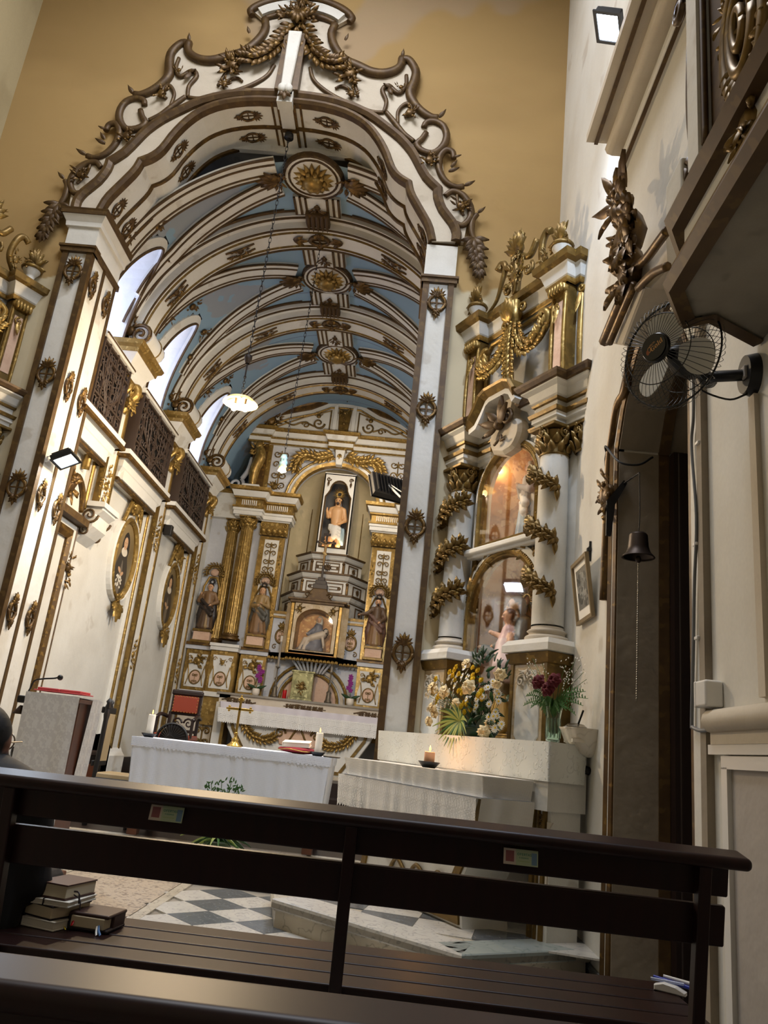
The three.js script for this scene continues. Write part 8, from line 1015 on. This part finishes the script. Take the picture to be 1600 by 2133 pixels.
  // plant in front of the freestanding altar
  const pl = thing('floor_plant', 'leafy green plant arrangement on the floor before the freestanding altar', 'plant'), pc = atZ(462, 1690, 6.75), y0 = CFL; part(pl, 'pot', lathe([[0, 0], [0.1, 0], [0.12, 0.1], [0.11, 0.1], [0, 0.08]], 18, pc.x, y0, -6.75), M.leafDark); for (let i = 0; i < 34; i++) { const a = rr(0, 6.283); blade(pl, V3(pc.x, y0 + 0.1, -6.75), Math.cos(a), rr(0.3, 0.9), Math.sin(a) * 0.8, rr(0.2, 0.32), 0.024, [M.leafPale, M.leaf, M.leafDark][i % 3], 0.6); } for (const [x, y] of [[440, 1632], [452, 1640], [462, 1630], [482, 1628], [492, 1640], [500, 1636], [432, 1642], [475, 1642]]) { const p = atZ(x, y, 6.75); part(pl, 'sprig', [tube([V3(pc.x, y0 + 0.1, -6.75), p], 0.003, 4), ...Array.from({ length: 9 }, (_, i) => leaf(0, 0, 0, rr(0, 3.1), 0.035, 0.014, 0.3, 0).translate(p.x + rr(-0.03, 0.03), p.y - 0.01 * i + rr(-0.02, 0.03), p.z))], M.leaf); } for (let i = 0; i < 5; i++) { const m = part(pl, 'rose', rose, M.petalW); m.position.set(pc.x - 0.2 + i * 0.1, y0 + 0.2 + 0.04 * (i % 2), -6.6); m.scale.setScalar(0.8); }
}
// ---------- lectern, chairs, floor fan ----------
{
  const d = 5.55, a = atZ(64, 1436, d), b = atZ(170, 1444, d), x0 = a.x, x1 = b.x, yt = 1.225, o = thing('lectern', 'wooden lectern draped with a white satin cloth before the left pillar', 'lectern'), z0 = -d, cx = (x0 + x1) / 2, w = x1 - x0;
  part(o, 'column', rbox(cx + 0.02, 0.6, z0 - 0.2, w * 0.8, 1.2, 0.3, 0.01), M.woodMid); part(o, 'desk', rbox(cx, yt - 0.02, z0 - 0.18, w + 0.02, 0.03, 0.42, 0.006).translate(0, 0, 0), M.woodMid); part(o, 'foot', rbox(cx, 0.03, z0 - 0.2, w * 1.05, 0.06, 0.4, 0.01), M.woodMid);
  const c = thing('lectern_cloth', 'white patterned satin cloth hanging over the lectern front', 'cloth'); part(c, 'front', [(() => { const g = skirt([[x0 - 0.01, z0 + 0.04], [x1 + 0.01, z0 + 0.04]], yt + 0.005, 0.35, 0.012, 0.2, 1, 0.03); return g; })()], M.satin); part(c, 'top', box2(x0 - 0.01, x1 + 0.01, yt, yt + 0.008, z0 - 0.38, z0 + 0.04), M.satin); part(c, 'side', skirt([[x1 + 0.015, z0 - 0.2], [x1 + 0.015, z0 - 0.4]], yt, 0.45, 0.015, 0.15, 2, 0.03), M.satin);
  const bk = thing('lectern_book', 'open book with red covers lying on the lectern', 'book'); for (const s of [-1, 1]) { part(bk, 'cover', rbox(cx + s * 0.085, yt + 0.028 - 0.0, z0 - 0.14, 0.18, 0.008, 0.22, 0.003), M.pinkBook); part(bk, 'pages', rbox(cx + s * 0.08, yt + 0.04, z0 - 0.14, 0.15, 0.018, 0.2, 0.006), M.pinkBook); }
  const m = thing('gooseneck_microphone', 'black gooseneck microphone clipped to the lectern', 'microphone'), p = [[58, 1442], [64, 1432], [72, 1418], [90, 1414], [112, 1413], [122, 1411]].map(([x, y]) => atZ(x, y, d)); part(m, 'neck', tube(spline(p.map((v) => [v.x, v.y, v.z]), 20), 0.006, 7), M.black); part(m, 'head', ball(p[5].x + 0.012, p[5].y, p[5].z, 0.02, 1, 1, 12), M.black); part(m, 'base', [rbox(p[0].x - 0.02, p[0].y - 0.05, p[0].z, 0.06, 0.05, 0.08, 0.01)], M.black); const ld = thing('lectern_lamp', 'dark round fitting on the left side of the lectern', 'lamp'); part(ld, 'shade', lathe([[0, 0.06], [0.03, 0.06], [0.07, 0.0], [0.065, 0], [0, 0.03]], 18, x0 - 0.04, yt - 0.15, z0 - 0.05), M.bronze); part(ld, 'bracket', rbox(x0 - 0.02, yt - 0.09, z0 - 0.05, 0.05, 0.02, 0.02, 0.004), M.bronze);
  const leg = (o2, n, x, z, y0, y1, r, mat) => part(o2, n, lathe([[r, 0], [r * 1.3, 0.04], [r * 0.7, 0.08], [r, 0.14], [r, y1 - y0 - 0.1], [r * 1.4, y1 - y0 - 0.05], [r * 0.8, y1 - y0]], 10, x, y0, z), mat);
  { const k = thing('cane_chair', 'dark turned wood chair with tall cane back beside the left wall', 'chair'), q = atZ(208, 1560, 7.6), x = q.x, z = -7.6; for (const dz of [0, -0.36]) { leg(k, 'post', x + dz * 0.3, z + dz, CFL, 1.2, 0.022, M.black); part(k, 'finial', lathe([[0.02, 0], [0.03, 0.02], [0.02, 0.05], [0.03, 0.07], [0.0, 0.11]], 12, x + dz * 0.3, 1.2, z + dz), M.black); } part(k, 'cane_back', ext([[0.02, 0.72], [0.02, 1.16], [0.34, 1.16], [0.34, 0.72]], 0, 0.012).rotateY(Math.PI / 2 + 0.05).translate(x - 0.03, 0, z), M.cane); part(k, 'back_rail', [rbox(x - 0.05, 1.19, z - 0.18, 0.03, 0.06, 0.34, 0.01), rbox(x - 0.05, 0.7, z - 0.18, 0.03, 0.05, 0.34, 0.01)], M.black); part(k, 'seat', rbox(x + 0.2, 0.6, z - 0.2, 0.42, 0.05, 0.42, 0.012), M.cane); for (const [a2, b2] of [[0.38, -0.02], [0.38, -0.38]]) leg(k, 'leg', x + a2, z + b2, CFL, 0.58, 0.022, M.black); part(k, 'seat_rail', rbox(x + 0.2, 0.56, z - 0.2, 0.44, 0.05, 0.44, 0.01), M.black); }
  { const k = thing('wooden_bench', 'low dark panelled bench against the left chancel wall', 'bench', FW); part(k, 'seat', rbox(8.9, 0.72, 0.25, 1.5, 0.05, 0.45, 0.01), M.woodDark); part(k, 'front', box2(8.2, 9.6, CFL, 0.7, 0.05, 0.42), M.woodDark); part(k, 'panel', [rbox(8.55, 0.45, 0.43, 0.5, 0.3, 0.02, 0.008), rbox(9.2, 0.45, 0.43, 0.5, 0.3, 0.02, 0.008)], M.woodMid); part(k, 'end', ext([[0.0, CFL], [0.5, CFL], [0.5, 0.8], [0.42, 0.95], [0.3, 0.92], [0.2, 1.05], [0.0, 1.05]], 9.6, 0.05).rotateY(0).applyMatrix4(new THREE.Matrix4().set(0, 0, 1, 0, 0, 1, 0, 0, 1, 0, 0, 0, 0, 0, 0, 1)), M.woodDark); }
  { const dd = 10.6, k = thing('celebrant_chair', 'dark carved armchair with studded red leather back beside the high altar', 'chair'), q = atZ(388, 1468, dd), x = q.x, z = -dd, Y = q.y; part(k, 'leather_back', rbox(x, Y, z + 0.03, 0.34, 0.22, 0.05, 0.02), M.leather); part(k, 'back_frame', [rbox(x, Y, z - 0.01, 0.4, 0.28, 0.05, 0.012), rbox(x, Y + 0.15, z, 0.42, 0.07, 0.07, 0.02)], M.woodDark); part(k, 'studs', Array.from({ length: 26 }, (_, i) => { const t = i / 26, s = t * 2 * (0.32 + 0.2); return s < 0.32 ? [s - 0.16, 0.1] : s < 0.52 ? [0.16, 0.1 - (s - 0.32)] : s < 0.84 ? [0.16 - (s - 0.52), -0.1] : [-0.16, -0.1 + (s - 0.84)]; }).map(([u, v2]) => ball(x + u, Y + v2, z + 0.056, 0.008, 1, 0.6, 5)), M.brass); part(k, 'openwork', [spiral(x - 0.08, Y - 0.24, z + 0.02, 0.07, 1.4, 0, 1, 0.014, 14), spiral(x + 0.08, Y - 0.24, z + 0.02, 0.07, 1.4, 3.1, -1, 0.014, 14), rbox(x, Y - 0.34, z, 0.4, 0.04, 0.04, 0.01), rbox(x - 0.19, Y - 0.25, z, 0.04, 0.3, 0.05, 0.01), rbox(x + 0.19, Y - 0.25, z, 0.04, 0.3, 0.05, 0.01)], M.woodDark); const sy = Y - 0.42; part(k, 'seat', rbox(x, sy, z + 0.24, 0.46, 0.07, 0.46, 0.02), M.leather); for (const s of [-1, 1]) { part(k, 'arm', curve([[x + s * 0.22, sy + 0.25, z], [x + s * 0.24, sy + 0.27, z + 0.25], [x + s * 0.24, sy + 0.22, z + 0.44]], 0.025, 10, 7), M.woodDark); part(k, 'arm_post', cyl(x + s * 0.23, sy, z + 0.42, 0.02, 0.02, 0.24, 10), M.woodDark); for (const zz of [0.03, 0.44]) part(k, 'leg', cyl(x + s * 0.2, CFL, z + zz, 0.025, 0.022, sy - CFL, 10), M.woodDark); } part(k, 'seat_rail', rbox(x, sy - 0.06, z + 0.24, 0.48, 0.07, 0.48, 0.01), M.woodDark); }
  { const dd = 8.6, k = thing('floor_fan', 'round black pedestal fan standing behind the altar', 'fan'), q = atZ(357, 1541, dd), C = V3(q.x, q.y, -dd); part(k, 'guard_ring', [new THREE.TorusGeometry(0.165, 0.016, 8, 36).translate(C.x, C.y, C.z)], M.black); part(k, 'guard', [...Array.from({ length: 30 }, (_, i) => { const t = i / 30 * 6.283; return tube([V3(C.x + Math.cos(t) * 0.04, C.y + Math.sin(t) * 0.04, C.z + 0.06), V3(C.x + Math.cos(t) * 0.16, C.y + Math.sin(t) * 0.16, C.z + 0.02)], 0.002, 4); })], M.black); part(k, 'back_disc', new THREE.CylinderGeometry(0.15, 0.15, 0.02, 30).rotateX(Math.PI / 2).translate(C.x, C.y, C.z - 0.05), M.black); part(k, 'hub', new THREE.CylinderGeometry(0.045, 0.045, 0.03, 20).rotateX(Math.PI / 2).translate(C.x, C.y, C.z + 0.06), M.black); part(k, 'pole', cyl(C.x, CFL, C.z - 0.04, 0.014, 0.014, C.y - CFL - 0.1, 10), M.black); part(k, 'foot', cyl(C.x, CFL, C.z - 0.04, 0.18, 0.15, 0.03, 24), M.black); }
}
// ---------- on the pew: books, pens, stickers, person ----------
{
  const SY = 0.439, P = (x, y) => atY(x, y, SY), c0 = P(122, 1925), ang = -0.35;
  const book = (label, dx, y, dz, w, h, l, rot, cov, pg, extra) => { const o = thing('book', label, 'book', FO, 'books stacked on the pew seat'), g = (q) => q.rotateY(ang + rot).translate(c0.x + dx, SY + y + h / 2, c0.z + dz); part(o, 'pages', g(rbox(0, 0, 0, w - 0.006, h - 0.008, l - 0.004, 0.003)), pg); for (const s of [-1, 1]) part(o, 'cover', g(rbox(0, s * (h / 2 - 0.0025), 0, w, 0.005, l, 0.002)), cov); part(o, 'spine', g(rbox(-w / 2 + 0.002, 0, 0, 0.006, h, l, 0.002)), cov); if (extra) extra(o, g, w, h, l); return y + h; };
  let y = 0; y = book('cream paperback at the bottom of the book stack on the pew', -0.01, y, 0, 0.13, 0.028, 0.18, 0.05, M.paperW, M.paperW); y = book('thick black covered book second from the bottom of the stack', -0.015, y, -0.005, 0.125, 0.042, 0.17, -0.08, M.coverDark, M.paper); y = book('thin pale booklet with elastic band in the book stack', 0, y, 0.0, 0.14, 0.018, 0.18, 0.2, M.paperW, M.paperW, (o, g, w, h, l) => part(o, 'elastic_band', g(box(-0.02, 0, 0, 0.004, h + 0.004, l + 0.004)), M.black)); y = book('worn brown prayer book on top of the stack', -0.0, y + 0.001, -0.005, 0.12, 0.046, 0.165, 0.1, M.cover, M.paper, (o, g) => part(o, 'tassel', [g(tube(spline([[0.06, 0, 0.04], [0.085, 0.0, 0.05], [0.095, -0.03, 0.055]], 8), 0.003, 5)), g(tube(spline([[0.06, -0.01, 0.04], [0.09, -0.02, 0.045], [0.1, -0.05, 0.05]], 8), 0.002, 5))], M.coverDark));
  const z = P(200, 1932), o = thing('zipped_bible', 'dark brown zip covered bible with ribbons lying on the pew seat', 'book'), g = (q) => q.rotateY(-0.12).translate(z.x, SY + 0.027, z.z); part(o, 'pages', g(rbox(0.0, 0, 0.012, 0.118, 0.034, 0.12, 0.004)), M.paper); part(o, 'top_cover', g(rbox(0, 0.021, 0, 0.14, 0.012, 0.14, 0.006, 3)), M.coverBrown); part(o, 'bottom_cover', g(rbox(0, -0.021, 0, 0.14, 0.012, 0.14, 0.006, 3)), M.coverDark); part(o, 'spine', g(rbox(-0.066, 0, -0.003, 0.014, 0.05, 0.136, 0.006, 3)), M.coverDark); part(o, 'side_cover', g(rbox(0.062, 0.0, -0.02, 0.014, 0.05, 0.09, 0.006, 3)), M.coverBrown); part(o, 'ribbon_blue', g(tube(spline([[0.04, -0.002, 0.07], [0.05, -0.015, 0.085], [0.065, -0.024, 0.1]], 8), 0.004, 5, 0.3)), M.ribbonBlue); part(o, 'ribbon_white', g(tube(spline([[0.035, -0.004, 0.07], [0.042, -0.018, 0.085], [0.052, -0.025, 0.1]], 8), 0.0035, 5, 0.3)), M.petalW); part(o, 'ribbon_red', g(tube([V3(-0.05, 0, 0.07), V3(-0.045, -0.012, 0.085)], 0.005, 5, 0.3)), M.red); part(o, 'ribbon_yellow', g(tube(spline([[-0.07, 0.005, 0.04], [-0.085, -0.015, 0.06], [-0.06, -0.025, 0.09]], 8), 0.0025, 5, 0.4)), M.petalY);
  const q = P(1400, 2072), pn = thing('pen_holder', 'white clip board eraser with blue pens at the right end of the pew seat', 'stationery'), h = (e) => e.rotateY(-0.55).translate(q.x, SY, q.z - 0.02); part(pn, 'body', h(ext([[-0.05, 0.0], [-0.05, 0.016], [-0.02, 0.026], [0.02, 0.022], [0.05, 0.01], [0.05, 0]], -0.02, 0.03, 0.003)), M.whitePlastic); part(pn, 'blue_pen', h(tube([V3(-0.06, 0.03, -0.03), V3(0.06, 0.022, -0.03)], 0.006, 8)), M.blueInk); part(pn, 'clear_pen', h(tube([V3(-0.065, 0.026, -0.015), V3(0.04, 0.03, -0.022)], 0.005, 8)), M.clearPlastic); part(pn, 'white_pen', h(tube([V3(-0.03, 0.036, -0.04), V3(0.055, 0.032, -0.045)], 0.006, 8)), M.whitePlastic);
  // offering stickers on the pew back
  const stick = (px, py, lab) => { const cv = document.createElement('canvas'); cv.width = 256; cv.height = 120; const x = cv.getContext('2d'); x.fillStyle = '#9fae8c'; x.fillRect(0, 0, 256, 120); x.fillStyle = '#b7a99a'; x.fillRect(0, 0, 92, 120); x.fillStyle = '#7d3a3c'; x.fillRect(16, 16, 62, 82); x.fillStyle = '#2f6a58'; x.font = 'bold 26px sans-serif'; x.fillText('OFERTAS', 100, 46); x.font = 'bold 14px sans-serif'; x.fillText('E DÍZIMOS', 116, 68); x.fillStyle = '#5d7f9a'; x.fillRect(208, 20, 40, 90); x.fillStyle = '#8ea06a'; x.fillRect(104, 86, 90, 5); const t = new THREE.CanvasTexture(cv); t.colorSpace = THREE.SRGBColorSpace; const o2 = thing('offering_sticker', lab, 'sticker'), p = atZ(px, py, 2.445), gg = new THREE.BoxGeometry(0.1, 0.043, 0.001).rotateX(-0.2).translate(p.x, p.y, p.z); gg.userData.keepUV = true; part(o2, 'label', gg, std(0xffffff, 0.4, { map: t })); };
  stick(347, 1695, 'small printed offering sticker on the pew back near the books'); stick(1085, 1786, 'small printed offering sticker on the pew back near the pens');
  // person seated at the left end
  const hc = atZ(-50, 1548, 2.74), bk = '#08080a', sx = hc.x + 0.07, L = [[sx, 0.46, -2.76, sx, 0.78, -2.75, 0.165, 0.17, bk, 1.2, 0.8], [sx - 0.13, 0.83, -2.75, sx + 0.13, 0.83, -2.75, 0.075, 0.075, bk], [sx + 0.17, 0.82, -2.75, sx + 0.2, 0.56, -2.8, 0.065, 0.055, bk], [sx + 0.2, 0.56, -2.8, sx + 0.12, 0.5, -3.0, 0.055, 0.045, bk], [sx - 0.17, 0.82, -2.75, sx - 0.2, 0.56, -2.8, 0.065, 0.055, bk], [sx - 0.2, 0.56, -2.8, sx - 0.1, 0.5, -3.0, 0.055, 0.045, bk], [sx - 0.09, 0.52, -2.78, sx - 0.1, 0.5, -3.16, 0.085, 0.065, '#101014'], [sx + 0.09, 0.52, -2.78, sx + 0.1, 0.5, -3.16, 0.085, 0.065, '#101014'], [sx - 0.1, 0.48, -3.17, sx - 0.1, 0.1, -3.13, 0.06, 0.045, '#101014'], [sx + 0.1, 0.48, -3.17, sx + 0.1, 0.1, -3.13, 0.06, 0.045, '#101014'], [sx - 0.1, 0.045, -3.1, sx - 0.1, 0.04, -3.28, 0.042, 0.035, '#0c0a0a'], [sx + 0.1, 0.045, -3.1, sx + 0.1, 0.04, -3.28, 0.042, 0.035, '#0c0a0a'], ...handPrims(sx + 0.1, 0.52, -3.02, 0.17, [-0.5, 0.1, -1], '#8d5f45'), ...handPrims(sx - 0.08, 0.52, -3.02, 0.17, [0.5, 0.1, -1], '#8d5f45'), ...headPrims(hc.x, hc.y, -2.76, 0.115, Math.PI, '#0b0908', { skin: '#7d5540' })];
  const pe = thing('person', 'person in black clothes with short dark hair and glasses seated on the stickered pew', 'person'); part(pe, 'body', sculpt(L, 96, 0.03), M.carvedMatte); part(pe, 'glasses', [tube([V3(hc.x + 0.1, hc.y + 0.012, -2.74), V3(hc.x + 0.1, hc.y + 0.016, -2.86)], 0.003, 5), tube([V3(hc.x - 0.1, hc.y + 0.012, -2.74), V3(hc.x - 0.1, hc.y + 0.016, -2.86)], 0.003, 5), ...[-1, 1].map((s) => new THREE.TorusGeometry(0.03, 0.003, 5, 18).translate(hc.x + s * 0.04, hc.y + 0.012, -2.87))], M.silver);
}
// ---------- lamps ----------
function chain(o, a, b, n, r = 0.014) { const links = []; for (let i = 0; i < n; i++) { const t = (i + 0.5) / n, p = a.clone().lerp(b, t), L = a.distanceTo(b) / n; links.push(new THREE.TorusGeometry(r, r * 0.22, 4, 10).scale(1, L * 0.62 / r, 1).rotateY(i % 2 ? 1.57 : 0).translate(p.x, p.y, p.z)); } part(o, 'chain', links, M.darkIron); }
M.bulb = std('#fff2d0', 0.3, { emissive: new THREE.Color('#ffdf9c'), emissiveIntensity: 9 }); M.led = std('#ffffff', 0.3, { emissive: new THREE.Color('#dfeeff'), emissiveIntensity: 14 }); M.opal = std('#f0deb0', 0.4, { transmission: 0.45, thickness: 0 });
{
  const d = 7.15, top = atZ(602, 285, D + 0.35), c = atZ(500, 850, d); c.x = top.x + 0.0; const o = thing('pendant_lamp', 'lit pendant lamp with wide opal glass shade hanging from the arch keystone', 'lamp'), q = atZ(500, 845, D + 0.35), x = q.x, z = -(D + 0.35), y = q.y;
  part(o, 'ceiling_cup', lathe([[0, 0.06], [0.05, 0.05], [0.055, 0], [0.0, 0.0]], 18, top.x, top.y - 0.02, z), M.black); chain(o, V3(top.x, top.y - 0.02, z), V3(x, y + 0.55, z), 46, 0.014); part(o, 'cup', lathe([[0.02, 0], [0.04, 0.05], [0.04, 0.09], [0.01, 0.1]], 16, x, y + 0.48, z), M.iron); part(o, 'rod', cyl(x, y + 0.32, z, 0.009, 0.009, 0.18, 8), M.iron); chain(o, V3(x, y + 0.34, z), V3(x, y + 0.09, z), 8, 0.012);
  part(o, 'shade', lathe([[0.02, 0.1], [0.06, 0.095], [0.13, 0.07], [0.175, 0.03], [0.18, 0.02], [0.17, 0.026], [0.12, 0.062], [0.05, 0.085]], 32, x, y, z), M.opal); part(o, 'lamp_holder', [-1, 1].map((s) => cyl(x + s * 0.05, y + 0.02, z, 0.014, 0.014, 0.06, 8)), M.iron); for (const s of [-1, 0.15, 1]) part(o, 'bulb', ball(x + s * 0.06, y - 0.02, z + (s === 0.15 ? 0.05 : 0), 0.034, 1.25, 1, 14), M.bulb); pointLight(V3(x, y - 0.09, z), 0xffe2b8, 20, 3);
  const t2 = vpt(Math.PI / 2, RIBS[0] + 0.1, 0.2), p2 = thing('hanging_lamp', 'small lit hanging lamp with blue metal flower fitting before the high altar', 'lamp'), b = atZ(588, 978, RIBS[0] + 0.1), bx = b.x, bz = b.z; chain(p2, V3(t2.x, t2.y, bz), V3(bx, b.y + 0.22, bz), 50, 0.012); part(p2, 'fitting', [lathe([[0.0, 0.2], [0.03, 0.19], [0.045, 0.15], [0.02, 0.12], [0.05, 0.08], [0.03, 0.05]], 14, bx, b.y, bz), ...Array.from({ length: 6 }, (_, i) => leaf(0, 0, 0, -1.2, 0.09, 0.05, 0.4, 0.3).rotateY(i * 1.047).translate(bx, b.y + 0.16, bz)), ...Array.from({ length: 6 }, (_, i) => leaf(0, 0, 0, -0.9, 0.07, 0.05, 0.4, 0.3).rotateY(i * 1.047 + 0.5).translate(bx, b.y + 0.09, bz))], M.verdigris); part(p2, 'glass_shade', lathe([[0.02, 0.05], [0.04, 0.02], [0.055, -0.02], [0.05, -0.02], [0.03, 0.02]], 16, bx, b.y, bz), M.opal); part(p2, 'bulb', ball(bx, b.y - 0.015, bz, 0.026, 1.2, 1, 12), M.bulb); pointLight(V3(bx, b.y - 0.07, bz), 0xffe2b8, 9, 2);
}
function flood(label, C, target, s, power, color = 0xe8f2ff, back = null) {
  const o = thing('flood_light', label, 'flood light'), dir = target.clone().sub(C).normalize(), m = new THREE.Matrix4().lookAt(target, C, V3(0, 1, 0)), q = new THREE.Quaternion().setFromRotationMatrix(m), pl = (g) => g.applyQuaternion(q).translate(C.x, C.y, C.z);
  part(o, 'housing', pl(rbox(0, 0, -s * 0.12, s * 1.1, s * 0.85, s * 0.2, 0.008)), M.darkIron); part(o, 'cooling_fin', Array.from({ length: 9 }, (_, i) => pl(box((i - 4) * s * 0.11, 0, -s * 0.26, s * 0.02, s * 0.7, s * 0.1))), M.darkIron); part(o, 'bezel', pl(mold([[-s * 0.54, -s * 0.41], [-s * 0.54, s * 0.41], [s * 0.54, s * 0.41], [s * 0.54, -s * 0.41]], [[-0.012, 0], [-0.012, 0.012], [0.012, 0.012], [0.012, 0]].map(([a, b]) => [a, b - s * 0.02]), true)), M.darkIron); part(o, 'led_panel', pl(box(0, 0, -s * 0.015, s * 0.96, s * 0.7, 0.006)), M.led);
  if (back) part(o, 'bracket', [tube([back, C.clone().addScaledVector(dir, -s * 0.2)], 0.012, 6), tube([back.clone().add(V3(0, 0.06, 0)), C.clone().addScaledVector(dir, -s * 0.2).add(V3(0, 0.02, 0))], 0.006, 6)], M.whitePlastic);
  rectLight(C.clone().addScaledVector(dir, 0.02), target, s * 0.96, s * 0.7, color, power); return o;
}
{
  const a = FR.pt(...FR.px(1268, 58, 0.22), 0.22); flood('bright white flood light high on the right wall under the cornice end', a, V3(-1.4, 0.8, -5.0), 0.22, 760, 0xd2e4ff, V3(XW, a.y - 0.1, a.z - 0.02));
  const b = atZ(118, 955, 6.95); flood('black flood light on a bracket at the left arch pillar shining down', V3(XL + 0.17, b.y, -7.0), V3(XL + 1.0, b.y - 1.5, -7.05), 0.24, 230, 0xd2e6ff, V3(XL, b.y - 0.05, -6.95));
  const c = atZ(804, 1020, 7.75); flood('black flood light on a white bracket behind the right arch pillar', c, V3(-2.4, 1.6, -11.5), 0.34, 320, 0xe2eeff, V3(XR - 0.02, c.y - 0.15, -7.5));
  // lamps inside the niches and cases
  for (const [nm, lab, p, i] of [['niche_lamp', 'small warm lamp inside the upper niche of the side altar', FS.pt(-0.3, 3.62, -0.36), 0.45], ['niche_lamp', 'small warm lamp inside the lower niche of the side altar', FS.pt(-0.36, 2.68, -0.37), 0.5], ['case_lamp', 'small warm lamp inside the gilt Pieta case', FH.pt(-0.36, 3.39, 0.36), 0.5], ['case_lamp', 'small warm lamp inside the Christ shrine', FH.pt(0.22, 4.64, -0.345), 0.7]]) { const o = thing(nm, lab, 'lamp'); part(o, 'bulb', ball(p.x, p.y, p.z, 0.016, 1.2, 1, 10), M.bulb); part(o, 'holder', cyl(p.x, p.y + 0.012, p.z, 0.01, 0.012, 0.03, 8), M.brass); pointLight(V3(p.x, p.y, p.z), 0xffe0b4, i, 1); }
  for (const s of [-1, 1]) { const p = FH.pt(s * 0.62, 3.45, -0.5), o = thing('niche_lamp', s < 0 ? 'warm lamp behind the left side of the stepped throne' : 'warm lamp behind the right side of the stepped throne', 'lamp'); part(o, 'bulb', ball(p.x, p.y, p.z, 0.02, 1.2, 1, 10), M.bulb); part(o, 'holder', cyl(p.x, p.y - 0.06, p.z, 0.012, 0.014, 0.05, 8), M.brass); pointLight(p, 0xffe6c0, 3.5, 1); }
}
finishAll();
scene.traverse((o) => { if (o.isMesh) { o.castShadow = o.receiveShadow = true; } });
renderer.render(scene, camera);
